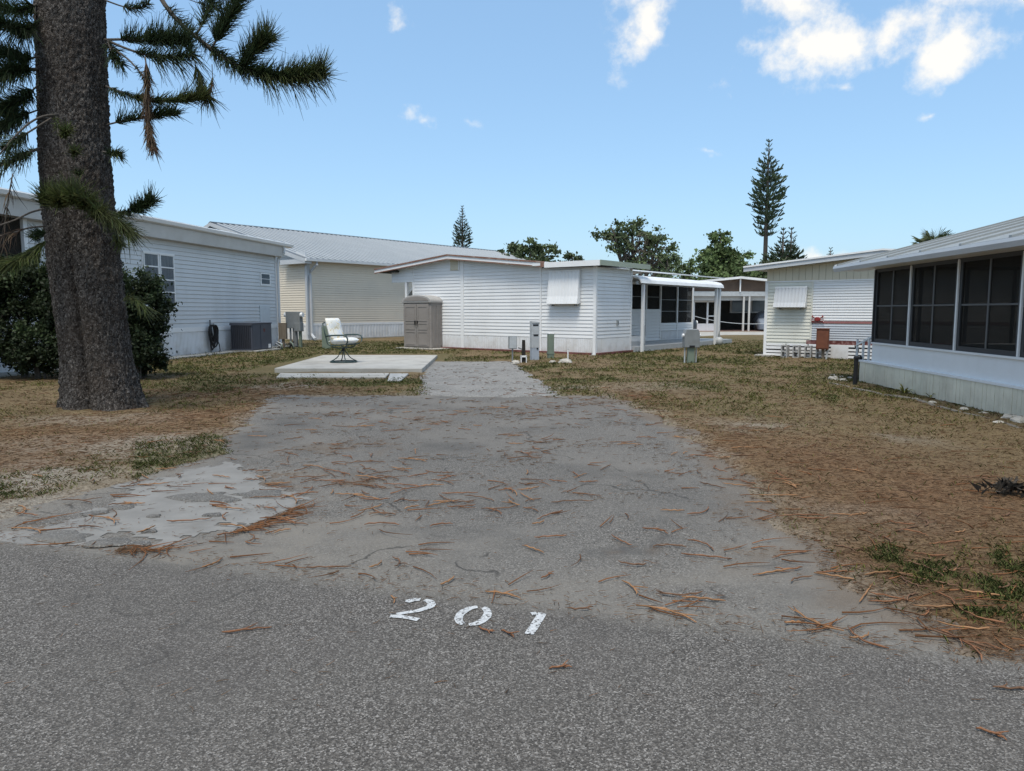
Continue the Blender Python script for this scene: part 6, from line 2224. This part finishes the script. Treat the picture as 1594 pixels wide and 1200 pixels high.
def broadleaf(name, label, base, lobes, per, leaf, tone, seed, trunk_r=.25, fork=.35, limbs=True):
    """lobes: (dx, dy, z, rx, rz) big masses, each broken into uneven clumps"""
    r_ = np.random.default_rng(seed)
    h = thing(name, label, 'tree', base, 0)
    cs, rs, ts = [], [], []
    for dx, dy, z, rx, rz in lobes:
        k = max(7, int(14 * rx * rz))
        for _ in range(k):
            d = r_.normal(size=3)
            d /= np.linalg.norm(d)
            q = r_.uniform(.35, 1.05)
            c = np.array([dx, dy, z]) + d * q * np.array([rx, rx, rz])
            s = r_.uniform(.38, .80) * min(1.6, max(.7, rx * .6))
            cs.append(c)
            rs.append(np.array([s, s, s * .7]))
            ts.append(tone * r_.uniform(.7, 1.35))
    v, f, t = leaf_cloud(cs, rs, per, leaf, ts, r_)
    o = link('crown', np_mesh('crown', v, f, M_LEAF, t), h)
    zt = min(l[2] - l[4] * .3 for l in lobes)
    m = MB()
    m.tube([(0, 0, -.2), (.05, 0, zt * fork), (0.0, 0, zt * .8)], [trunk_r, trunk_r * .8, trunk_r * .65], 8)
    for dx, dy, z, rx, rz in lobes:
        m.tube([(0, 0, zt * .75), (dx * .45, dy * .45, zt * .9 + (z - zt) * .3), (dx * .85, dy * .85, z - rz * .1), (dx, dy, z + rz * .5)], [trunk_r * .6, trunk_r * .42, trunk_r * .25, .03], 6)
        for _ in range(6):
            j = r_.integers(len(cs))
            c = cs[j]
            m.tube([(dx * .6, dy * .6, zt * .9 + (z - zt) * .5), tuple((np.array([dx, dy, z]) + c) / 2), tuple(c)], [trunk_r * .22, trunk_r * .12, .015], 5)
    m.build('trunk', M_LIMB, h, smooth=True)
    return h


def conifer(name, label, base, zbase, ztop, rmax, seed, tone, n_whorl, leaf=.34, trunk_r=.18, bulge=.35, dense=1.0):
    """a Norfolk pine: whorls of branches with upturned brush-like ends"""
    r_ = np.random.default_rng(seed)
    h = thing(name, label, 'tree', base, 0)
    V, F, T = [], [], []
    off = 0
    limbs = MB()
    lv = []
    for w in range(n_whorl):
        s = w / (n_whorl - 1)
        z = zbase + (ztop - zbase) * (s ** .92)
        prof = min(1.0, (1 - s) / (1 - bulge)) ** .85 * (0.55 + 0.45 * min(1, s / bulge)) if bulge > 0 else (1 - s)
        rad = max(.10, rmax * prof * r_.uniform(.82, 1.12))
        nb = 6 if rad > .5 else 4
        ph = r_.uniform(0, 6.28)
        for b in range(nb):
            if r_.uniform() < .06:
                continue
            t = ph + b * 2 * math.pi / nb + r_.uniform(-.2, .2)
            rr = rad * r_.uniform(.8, 1.12)
            ln = max(4, int(14 * rr * dense))
            p0 = np.array([0, 0, z])
            dirv = np.array([math.cos(t), math.sin(t), 0])
            tipz = z + rr * .28
            limbs.tube([tuple(p0), tuple(p0 + dirv * rr * .6 + [0, 0, -.02 * rr]), tuple(p0 + dirv * rr + [0, 0, tipz - z])], [.03, .02, .01], 4, caps=False)
            for q in range(ln):
                u = r_.uniform(.25, 1.03)
                c = p0 + dirv * rr * u + np.array([0, 0, (tipz - z) * u ** 2.2])
                side = np.array([-dirv[1], dirv[0], 0]) * r_.normal() * .28 * min(1, rr * .6)
                d = dirv * .5 + side * 2.5 + np.array([0, 0, r_.uniform(.2, 1.0)])
                d /= np.linalg.norm(d)
                c = c + side * .6
                wv = np.cross(d, r_.normal(size=3))
                wv /= np.linalg.norm(wv)
                sz = leaf * r_.uniform(.6, 1.3) * min(1, .45 + rr * .4)
                V += [c - wv * sz * .13, c + wv * sz * .13, c + d * sz + wv * sz * .10, c + d * sz - wv * sz * .10]
                T += [tone * r_.uniform(.55, 1.5)] * 4
    V = np.array(V)
    F = np.arange(len(V)).reshape(-1, 4)
    link('crown', np_mesh('crown', V, F, M_LEAF, np.array(T)), h)
    limbs.build('branches', M_LIMB, h)['kind'] = 'stuff'
    MB().tube([(0, 0, -.3), (0, 0, zbase), (0, 0, ztop)], [trunk_r, trunk_r * .85, .03], 8).build('trunk', M_LIMB, h, smooth=True)
    return h


FG = np.array([0.075, 0.105, 0.040])
FD = np.array([0.072, 0.095, 0.045])
PN = np.array([0.045, 0.066, 0.036])

conifer('pine_tree', 'tall slender Norfolk pine rising high behind the cream house', (21.2, 62, 0), 7.7, 15.3, 1.45, 1, PN * 1.4, 21, .48, .2, .34, 1.1)
conifer('pine_tree', 'lone narrow pine above the silver metal roof', (-6.35, 95, 0), 8.6, 14.6, 1.25, 2, PN * .85, 18, .42, .2, .25)
conifer('pine_tree', 'short twin-topped pine at the foot of the tall pine, left top', (22.1, 60.5, 0), 3.5, 8.0, 1.5, 3, PN * .9, 13, .45, .18, .2)
conifer('pine_tree', 'short twin-topped pine at the foot of the tall pine, right top', (22.95, 61, 0), 3.5, 8.1, 1.2, 4, PN * .9, 13, .45, .18, .2)
conifer('pine_tree', 'tiny pine tip just above the cream house roof', (34.4, 80, 0), 5.2, 8.1, .75, 5, PN * .8, 9, .4, .15, .3)
broadleaf('oak_tree', 'spreading oak with open crown and visible limbs behind the white house', (9.2, 55, 0), [(-1.9, 0, 7.2, 1.3, 1.0), (-.3, .3, 7.5, 1.2, .9), (-1.0, 0, 6.0, 1.0, .7), (.8, 0, 6.6, 1.1, .9), (1.9, 0, 6.6, 1.2, 1.0), (1.4, .2, 5.0, 1.4, .9), (-.2, .2, 5.0, 1.0, .7), (2.5, 0, 5.2, .9, .8), (2.3, -.3, 3.9, 1.4, .7)], 13, .20, FD * 1.5, 11, .30)
broadleaf('leafy_tree', 'round dark tree top above the white house roof near the metal roof', (1.3, 60, 0), [(-1.2, 0, 5.9, 1.3, .9), (.3, 0, 6.4, 1.1, .8), (1.5, 0, 6.0, 1.0, .8), (0, 0, 4.8, 2.0, .9)], 15, .26, FD * 1.25, 12)
broadleaf('leafy_tree', 'small sprig of tree top over the flat white roof', (5.3, 65, 0), [(0, 0, 6.0, .8, .5), (-.5, 0, 5.4, .9, .6)], 14, .24, FD * .9, 13)
broadleaf('leafy_tree', 'bright green bushy tree left of the tall pine', (16.3, 58, 0), [(0, 0, 6.7, 1.0, 1.0), (-.9, 0, 5.6, 1.3, 1.0), (.9, 0, 5.6, 1.3, .9), (.1, -.3, 4.3, 2.0, 1.1), (1.9, 0, 4.4, 1.1, .8)], 22, .24, FG * 1.4, 14)
broadleaf('leafy_tree', 'small pale green tree between the oak and the bushy tree', (16.6, 70, 0), [(-.5, 0, 5.4, .7, .8), (.3, 0, 5.7, .5, .6), (0, 0, 4.3, 1.1, .9)], 15, .24, FG * 1.3, 15)
broadleaf('leafy_tree', 'dark low tree behind the foot of the tall pine', (20.2, 59, 0), [(-.9, 0, 4.3, 1.1, .8), (.5, 0, 5.0, 1.0, .8), (1.7, 0, 5.3, 1.0, .9), (.6, 0, 3.9, 1.9, .8)], 18, .24, FD, 16)
broadleaf('leafy_tree', 'feathery dark tree far left behind the grey house roof', (-27.0, 44, 0), [(-.8, 0, 6.4, 1.6, 1.1), (.9, 0, 6.0, 1.2, .9), (0, 0, 4.8, 2, 1)], 12, .28, FD * .8, 17)


def palm():
    h = thing('palm_tree', 'fan palm crown peeping over the grey porch roof', 'palm tree', (18.3, 32, 0), 0)
    MB().tube([(0, 0, -.2), (.05, 0, 2), (0, 0, 4.18)], [.17, .14, .13], 10).build('trunk', M_LIMB, h, smooth=True)
    r_ = np.random.default_rng(9)
    V, T = [], []
    for k in range(26):
        t = r_.uniform(0, 6.28)
        e = r_.uniform(-.3, 1.3)
        stem = np.array([math.cos(t) * math.cos(e), math.sin(t) * math.cos(e), math.sin(e)])
        hub = np.array([0, 0, 4.18]) + stem * r_.uniform(.35, .6)
        sidev = np.cross(stem, [0, 0, 1])
        sidev /= np.linalg.norm(sidev)
        for q in range(16):
            a = (q / 15 - .5) * 2.4
            d = stem * math.cos(a) + sidev * math.sin(a)
            d[2] -= .15 * abs(a)
            ln = r_.uniform(.45, .70)
            w = np.cross(d, stem + [.1, .1, .2])
            w = w / (np.linalg.norm(w) + 1e-9) * .02
            V += [hub - w, hub + w, hub + d * ln * .7 + w * .8, hub + d * ln - np.array([0, 0, .05])]
            T += [np.array([.07, .085, .035]) * r_.uniform(.5, 1.4)] * 4
    V = np.array(V)
    link('crown', np_mesh('crown', V, np.arange(len(V)).reshape(-1, 4), M_LEAF, np.array(T)), h)


palm()


def hedge(name, label, base, blobs, n, leaf, tone, seed, lit_tops):
    r_ = np.random.default_rng(seed)
    h = thing(name, label, 'shrub', base, 0)
    cs, rs, ts = [], [], []
    for dx, dy, z, rx, ry, rz in blobs:
        for _ in range(int(120 * max(rx, ry) * rz + 14)):
            d = r_.normal(size=3)
            d /= np.linalg.norm(d)
            c = np.array([dx, dy, z]) + d * r_.uniform(.45, .95) * np.array([rx, ry, rz])
            c[2] = max(c[2], .1)
            s = r_.uniform(.12, .22)
            cs.append(c)
            rs.append(np.array([s, s, s]))
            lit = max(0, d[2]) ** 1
            ts.append(np.asarray(tone) if r_.uniform() > lit_tops * lit else np.asarray(tone) * 1.9)  # upward clumps get a paler tone, top light put into the colour
    v, f, t = leaf_cloud(cs, rs, -n, leaf, ts, r_, .6)
    o = link('foliage', np_mesh('foliage', v, f, M_LEAF, t), h)
    m = MB()
    for dx, dy, z, rx, ry, rz in blobs:
        for _ in range(5):
            j = r_.integers(len(cs))
            m.tube([(dx + r_.uniform(-.1, .1), dy, -.05), (dx + r_.uniform(-.15, .15), dy, z * .5), tuple((np.array([dx, dy, z]) + cs[j]) / 2)], [.03, .022, .01], 5)
    m.build('stems', M_LIMB, h)


HB = np.array([0.020, 0.030, 0.012])
b0 = gnd(30, 596)
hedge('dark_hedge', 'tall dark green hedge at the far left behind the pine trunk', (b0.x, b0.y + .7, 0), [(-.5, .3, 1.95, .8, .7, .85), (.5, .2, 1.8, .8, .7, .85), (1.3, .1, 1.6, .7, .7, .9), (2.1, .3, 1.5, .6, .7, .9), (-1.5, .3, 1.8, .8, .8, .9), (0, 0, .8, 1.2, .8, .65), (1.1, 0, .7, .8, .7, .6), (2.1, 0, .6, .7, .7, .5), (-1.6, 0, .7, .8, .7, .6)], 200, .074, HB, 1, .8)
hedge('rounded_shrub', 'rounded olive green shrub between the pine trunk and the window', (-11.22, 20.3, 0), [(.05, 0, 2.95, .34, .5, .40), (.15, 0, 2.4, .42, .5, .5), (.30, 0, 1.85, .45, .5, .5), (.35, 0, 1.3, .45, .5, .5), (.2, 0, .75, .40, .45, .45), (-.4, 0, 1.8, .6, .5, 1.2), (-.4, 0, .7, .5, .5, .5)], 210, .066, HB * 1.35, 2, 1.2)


# ------------------------------------------------------------------ grass and litter
def grass():
    r_ = np.random.default_rng(5)
    n = 230000
    # more tufts near the camera, fewer far away
    u = r_.uniform(0, 1, n)
    y = 2.6 * (36 / 2.6) ** u
    x = r_.uniform(-.80, .80, n) * (y + 1.0)
    d = paved(x, y) + (fbm(x * 2.6, y * 2.6, 31) - 0.5) * 0.55 + (fbm(x * 9, y * 9, 77, 3) - 0.5) * 0.16
    keep = d < -0.02
    gr = green_amount(x, y)
    li = np.clip(patch_sum(x, y, LITTER), 0, 1)
    sa = np.clip(patch_sum(x, y, SAND), 0, 1)
    clump = fbm(x * 3.3, y * 3.3, 12)
    prob = np.clip(.30 + 1.1 * (clump - .45), .03, 1) * (1 - .72 * li) * (1 - .85 * sa) + gr * 1.2
    prob = np.minimum(prob, 1) * np.where((gr > .4) & (y < 9), 1, .75)
    keep &= r_.uniform(0, 1, n) < prob
    for (cx, cy, rr) in ((-6.25, 11.15, .75),):
        keep &= (x - cx) ** 2 + (y - cy) ** 2 > rr ** 2
    # keep out of the patio slab, the strip and the buildings' feet
    keep &= ~((y > 17.0) & (y < 24.8) & (x > -6.5 + 0.0 * y) & (x < -2.0))
    keep &= ~((x > 7.25) & (y < 15.4))
    x, y, gr, li = x[keep], y[keep], gr[keep], li[keep]
    z = ground_z(x, y)
    m = len(x)
    per = 3
    X = np.repeat(x, per) + r_.normal(size=m * per) * .022
    Yv = np.repeat(y, per) + r_.normal(size=m * per) * .022
    Z = np.repeat(z, per) - .004
    G = np.repeat(gr, per)
    N = len(X)
    t = r_.uniform(0, 2 * math.pi, N)
    isg = r_.uniform(0, 1, N) < (.10 + G * .95)
    far = np.clip(np.repeat(y, per) / 14, .55, 1.7)
    ln = np.where(isg, r_.uniform(.022, .06, N), r_.uniform(.02, .07, N)) * far ** .6
    lift = np.where(isg, r_.uniform(.35, 1.1, N), r_.uniform(.04, .5, N))
    w = np.where(isg, .0042, .0028) * far * r_.uniform(.7, 1.4, N)
    dx, dy = np.cos(t), np.sin(t)
    base = np.stack([X, Yv, Z], -1)
    side = np.stack([-dy, dx, np.zeros(N)], -1) * w[:, None]
    tip = base + np.stack([dx * ln, dy * ln, lift * ln], -1)
    mid = base + np.stack([dx * ln * .45, dy * ln * .45, lift * ln * .75], -1)
    v = np.stack([base - side, base + side, mid + side * .8, tip, mid - side * .8], 1).reshape(-1, 3)
    f = np.arange(N * 5).reshape(N, 5)
    straw = np.array([.225, .172, .098])
    brown = np.array([.16, .098, .055])
    green = np.array([.078, .092, .032])
    k = r_.uniform(0, 1, (N, 1))
    tone = np.where(isg[:, None], green * r_.uniform(.6, 1.5, (N, 1)) + np.array([.05, .04, 0]) * r_.uniform(0, 1, (N, 1)) * (G[:, None] < .6), (straw * k + brown * (1 - k)) * r_.uniform(.6, 1.3, (N, 1)))
    me = np_mesh('grass', v, f, M_GRASS, np.repeat(tone, 5, axis=0))
    tag(link('grass', me), 'short dry lawn grass with scattered green patches', 'grass', kind='stuff')


grass()


def twig_mesh(seed, length):
    rnd = random.Random(seed)
    pts, rs = [], []
    n = 8
    ang = 0.0
    x = y = 0.0
    curl = rnd.uniform(-1.6, 1.6)
    for k in range(n):
        pts.append((x, y, 0.007 + .006 * math.sin(k * 1.3 + seed) ** 2))
        rs.append((.0052 if 0 < k < n - 1 else .0028) * rnd.uniform(.85, 1.15) * (1 - .25 * k / n))
        x += math.cos(ang) * length / (n - 1)
        y += math.sin(ang) * length / (n - 1)
        ang += curl / (n - 1) * rnd.uniform(.2, 1.8)
    cx, cy = x / 2, y / 2
    m = MB().tube([(a - cx, b - cy, c) for a, b, c in pts], rs, 5)
    for q in range(rnd.choice([0, 0, 1, 2, 3])):
        a, b, c = pts[rnd.randint(1, n - 3)]
        t = rnd.choice([-1, 1]) * rnd.uniform(.25, .8)
        ln = length * rnd.uniform(.2, .5)
        k = rnd.uniform(-.5, .5)
        m.tube([(a - cx, b - cy, c), (a - cx + math.cos(t) * ln * .5, b - cy + math.sin(t) * ln * .5, c + .004), (a - cx + math.cos(t + k) * ln, b - cy + math.sin(t + k) * ln, c + rnd.uniform(-.004, .012))], [.0036, .003, .0018], 4)
    return m.mesh('pine_twig', (M_TWIG, M_TWIG2, M_TWIG3)[seed % 3], True)


M_TWIG3 = material('grey_brown_dry_twig', (0.14, 0.075, 0.042), 0.85, 0.35, 14)
M_TWIG2 = material('pale_dry_twig', (0.26, 0.135, 0.062), 0.8, 0.3, 14)
DRIVE_LABEL = 'dry brown pine twig lying on the grey driveway'
ROAD_LABEL = 'dry brown pine twig lying on the coarse road'
LAWN_LABEL = 'curved brown pine twig lying in the right-hand needle litter'
APRON_LABEL = 'dry brown pine twig lying on the pale concrete apron'
DIRT_LABEL = 'dry brown pine twig lying on the sandy ground near the trunk'


def twigs():
    lens = [.10, .14, .18, .22, .26, .30, .34, .40]
    meshes = [[twig_mesh(100 * i + k, ln) for k in range(7)] for i, ln in enumerate(lens)]
    rnd = random.Random(21)
    count = [0]

    def put(px, py, length, ang, lab, grp):
        p = gnd(px, py)
        i = min(range(len(lens)), key=lambda q: abs(lens[q] - length))
        z = max(0.006, float(ground_z(np.array([p.x]), np.array([p.y]))[0]) + .002)
        if lab in (APRON_LABEL,):
            z = max(z, .011)
        o = link('pine_twig', rnd.choice(meshes[i]), None, (p.x, p.y, z), (0, rnd.uniform(-.03, .03), ang))
        tag(o, lab, 'twig', grp)
        count[0] += 1

    def rgrp(lab):
        return {DRIVE_LABEL: 'fallen twigs on the driveway', ROAD_LABEL: 'fallen twigs on the road', LAWN_LABEL: 'fallen twigs in the right litter', APRON_LABEL: 'fallen twigs on the apron', DIRT_LABEL: 'fallen twigs by the trunk'}[lab]
    # prominent ones where the photograph has them: px, py, length, angle (0 = across the view)
    named = [(517, 886, .26, .05), (583, 880, .13, .5), (610, 879, .17, -.6), (697, 906, .14, .8), (700, 933, .0, 0), (785, 932, .24, -.05), (905, 948, .14, -.5), (848, 898, .12, .5), (978, 920, .22, -.9),
             (1040, 963, .34, -.08), (1100, 937, .22, -.1), (1045, 855, .22, .3), (1090, 853, .26, -.3), (1020, 831, .24, .0), (970, 845, .24, -1.2), (1105, 870, .3, -.25), (1252, 905, .18, 1.1), (1350, 925, .3, .9), (1390, 905, .28, .5), (1085, 795, .34, .15),
             (560, 750, .3, .1), (720, 770, .3, .2), (640, 655, .3, 0), (300, 812, .3, .1), (120, 785, .3, .2), (40, 832, .34, .1), (160, 815, .34, -.1), (390, 985, .24, .4), (330, 880, .14, .9), (610, 938, .08, -.9), (760, 983, .08, -1.1), (790, 992, .07, -.6),
             (875, 1045, .08, .4), (1240, 975, .1, .6), (1490, 1010, .34, -1.1), (1545, 1150, .12, -.6), (1570, 1065, .22, -.3), (1400, 1000, .0, 0)]
    for px, py, ln, a in named:
        if ln > 0:
            lab = ROAD_LABEL if py > 930 and px < 1450 else (LAWN_LABEL if px > 1280 else (APRON_LABEL if px < 470 and 720 < py < 855 else DRIVE_LABEL))
            put(px, py, ln, a, lab, rgrp(lab))
    # the scatter: denser on the left half, in drifts
    drifts = [(1330, 850, 90, 60, 22), (1430, 950, 90, 45, 18), (1250, 760, 70, 40, 14), (1480, 800, 80, 40, 8), (1130, 720, 60, 40, 12), (570, 745, 40, 16, 26), (630, 655, 70, 18, 16), (770, 640, 60, 8, 12), (520, 700, 70, 22, 16), (430, 750, 60, 20, 16), (240, 775, 110, 35, 20), (400, 815, 50, 14, 8), (930, 625, 50, 10, 10), (640, 785, 50, 20, 10), (720, 790, 30, 20, 8), (870, 790, 50, 40, 14), (760, 700, 120, 40, 26),
              (1050, 690, 60, 30, 12), (1010, 780, 70, 40, 14), (60, 820, 50, 25, 8), (300, 690, 120, 40, 12), (550, 640, 60, 15, 8)]
    for cx, cy, sx, sy, n in drifts:
        for _ in range(n):
            px, py = rnd.gauss(cx, sx), rnd.gauss(cy, sy)
            if py < 617 or px < 2 or px > 1590 or count[0] >= 298:
                continue
            p = gnd(px, py)
            if float(road_edge(p.x)) > p.y - .05:
                continue
            inside = float(paved(np.array([p.x]), np.array([p.y]))[0])
            if inside > 0:
                lab = APRON_LABEL if (px < 460 and py > 722 and p.x < -1.6) else DRIVE_LABEL
            else:
                lab = LAWN_LABEL if px > 900 else DIRT_LABEL
            ln = rnd.choice([.14, .18, .22, .26, .30, .34, .22, .18])
            a = rnd.choice([0, math.pi]) + rnd.gauss(0, .65)
            put(px, py, ln, a, lab, rgrp(lab))
    # fine needles and crumbs everywhere: one mass
    r_ = np.random.default_rng(31)
    n = 150000
    u = r_.uniform(0, 1, n)
    y = 2.6 * (24 / 2.6) ** u
    x = r_.uniform(-.78, .78, n) * (y + .6)
    xl_ = r_.uniform(gnd(180, 858).x, gnd(470, 788).x, 1900)
    x = np.concatenate([x, xl_])
    y = np.concatenate([y, np.interp(xl_, [gnd(q, w).x for q, w in ((180, 858), (250, 856), (320, 845), (400, 818), (470, 788))], [gnd(q, w).y for q, w in ((180, 858), (250, 856), (320, 845), (400, 818), (470, 788))]) + r_.normal(size=1900) * .045 * (.4 + 1.6 * fbm(xl_ * 5, xl_ * 0, 7)) + (fbm(xl_ * 3, xl_ * 0 + 4, 9) - .5) * .10])
    n = len(x)
    d = paved(x, y)
    li = np.clip(patch_sum(x, y, LITTER), 0, 1)
    drift = smooth(.5, .72, fbm(x * 1.3, y * 2.6, 44))
    rd = y - road_edge(x)
    edge = np.exp(-((rd - .08) / .12) ** 2)
    prob = np.where(d < 0, .20 + .75 * li, .03 + .20 * drift * (y > 4.2) + .25 * edge)
    prob = np.where(rd < -.1, .006, prob)
    lx = np.array([gnd(q, w).x for q, w in ((180, 858), (250, 856), (320, 845), (400, 818), (470, 788))])
    ly = np.array([gnd(q, w).y for q, w in ((180, 858), (250, 856), (320, 845), (400, 818), (470, 788))])
    line = np.exp(-((y - np.interp(x, lx, ly)) / .10) ** 2) * (x > lx[0]) * (x < lx[-1]) * (.08 + .75 * smooth(.40, .62, fbm(x * 4, x * 0 + 2, 19)))
    prob = np.maximum(prob, line * .95)
    tang = patch_sum(x, y, D_LITTER)
    prob = np.where(d > 0, np.maximum(prob, np.clip(tang - .1, 0, 1) * .95 * smooth(.40, .60, fbm(x * 4, y * 4, 159))), prob)
    keep = r_.uniform(0, 1, n) < prob
    keep &= ~((x > 7.2) & (y < 15.4)) & ~((y > 17.0) & (y < 24.8) & (x > -6.5) & (x < -2.0))
    x, y = x[keep], y[keep]
    m = len(x)
    z = np.maximum(.008, ground_z(x, y)) + .003
    t = r_.normal(size=m) * .9
    d3 = np.stack([np.cos(t), np.sin(t), r_.uniform(-.02, .12, m)], -1)
    bend = np.stack([-np.sin(t), np.cos(t), np.zeros(m)], -1) * r_.normal(size=(m, 1)) * .4
    tone = (np.array([.170, .086, .044]) * (1 - (gm := r_.uniform(0, .7, (m, 1)))) + np.array([.18, .14, .095]) * gm) * r_.uniform(.45, 1.5, (m, 1))
    ln = r_.uniform(.025, .10, m) * np.clip(y / 9, .6, 1.4)
    rad = r_.uniform(.0012, .0032, m) * np.clip(y / 7, .7, 2)
    big = (r_.uniform(0, 1, m) < np.where(paved(x, y) > .05, .07, .008)) & (y - road_edge(x) > .1)
    ln = np.where(big, r_.uniform(.12, .28, m), ln)
    rad = np.where(big, r_.uniform(.0035, .0055, m), rad)
    tone = np.where(big[:, None], np.array([.21, .098, .046]) * r_.uniform(.6, 1.4, (m, 1)), tone)
    me = strands_mesh('needle_litter', np.stack([x, y, z], -1), d3, ln, bend, rad, tone, M_GRASS, 4)
    tag(link('needle_litter', me), 'fine brown needle litter scattered over lawn and paving', 'litter', kind='stuff')


twigs()


# ------------------------------------------------------------------ house number painted on the road
def worn_paint():
    m = bpy.data.materials.new('worn_white_road_paint')
    m.use_nodes = True
    nt = m.node_tree
    N, L = nt.nodes.new, nt.links.new
    bs = nt.nodes['Principled BSDF']
    bs.inputs['Roughness'].default_value = 0.8
    geo = N('ShaderNodeNewGeometry')
    v = N('ShaderNodeTexVoronoi')
    v.inputs['Scale'].default_value = 95
    L(geo.outputs['Position'], v.inputs['Vector'])
    sp = N('ShaderNodeSeparateColor')
    L(v.outputs['Color'], sp.inputs[0])
    r = N('ShaderNodeValToRGB')
    e = r.color_ramp.elements
    e[0].position, e[0].color = 0.10, (0.13, 0.125, 0.12, 1)
    e[1].position, e[1].color = 0.26, (0.40, 0.41, 0.41, 1)
    k = e.new(1.0)
    k.color = (0.54, 0.55, 0.55, 1)
    L(sp.outputs[0], r.inputs['Fac'])
    L(r.outputs['Color'], bs.inputs['Base Color'])
    b = N('ShaderNodeBump')
    b.inputs['Strength'].default_value = .6
    b.inputs['Distance'].default_value = .006
    L(v.outputs['Distance'], b.inputs['Height'])
    L(b.outputs[0], bs.inputs['Normal'])
    return m


def painted_number():
    mt = worn_paint()
    o = thing('painted_house_number', 'white stencilled number 201 painted on the road', 'road marking', (-0.19, 3.455, 0.0), -16)
    Wd, Hd = .17, .26

    def stroke(pts, w):
        pts = [Vector((a, b, 0)) for a, b in pts]
        v, f = [], []
        for i, p in enumerate(pts):
            d = (pts[min(i + 1, len(pts) - 1)] - pts[max(i - 1, 0)]).normalized()
            s = Vector((-d.y, d.x, 0)) * (w(i / (len(pts) - 1)) / 2 * random.uniform(.92, 1.08))
            v += [p + s, p - s]
        for i in range(len(pts) - 1):
            f.append((2 * i, 2 * i + 1, 2 * i + 3, 2 * i + 2))
        return v, f

    def digit(name, dx, strokes):
        m = MB()
        for pts, w in strokes:
            m.add(*stroke(pts, w))
        m.v = [(a + dx, b, .0095) for a, b, c in m.v]
        return m.build(name, mt, o)

    def arc(cx, cy, rx, ry, a0, a1, n=14):
        return [(cx + rx * math.cos(R(a0 + (a1 - a0) * k / n)), cy + ry * math.sin(R(a0 + (a1 - a0) * k / n))) for k in range(n + 1)]
    fat = lambda s: .043 * (1 - .35 * abs(2 * s - 1) ** 3)
    digit('digit_two', -.315, [(arc(0, .055, .068, .062, 172, 102), fat), (arc(0, .055, .068, .062, 82, -25) + [(.03, -.02), (-.02, -.06), (-.055, -.088)], fat), ([(-.075, -.118), (-.03, -.108), (.02, -.110), (.075, -.118)], lambda s: .034)])
    digit('digit_zero', .0, [(arc(0, 0, .066, .108, 102, 258, 20), fat), (arc(0, 0, .066, .108, 78, -78, 20), fat)])
    digit('digit_one', .315, [([(.004, .125), (.004, .06), (.003, 0), (.002, -.06), (.0, -.125)], lambda s: .044), ([(-.046, .098), (-.03, .108), (-.022, .114)], lambda s: .035)])


painted_number()

for o in bpy.data.objects:
    if o.type == 'MESH' and o.parent is None and 'kind' not in o and 'category' not in o:
        print('untagged', o.name)
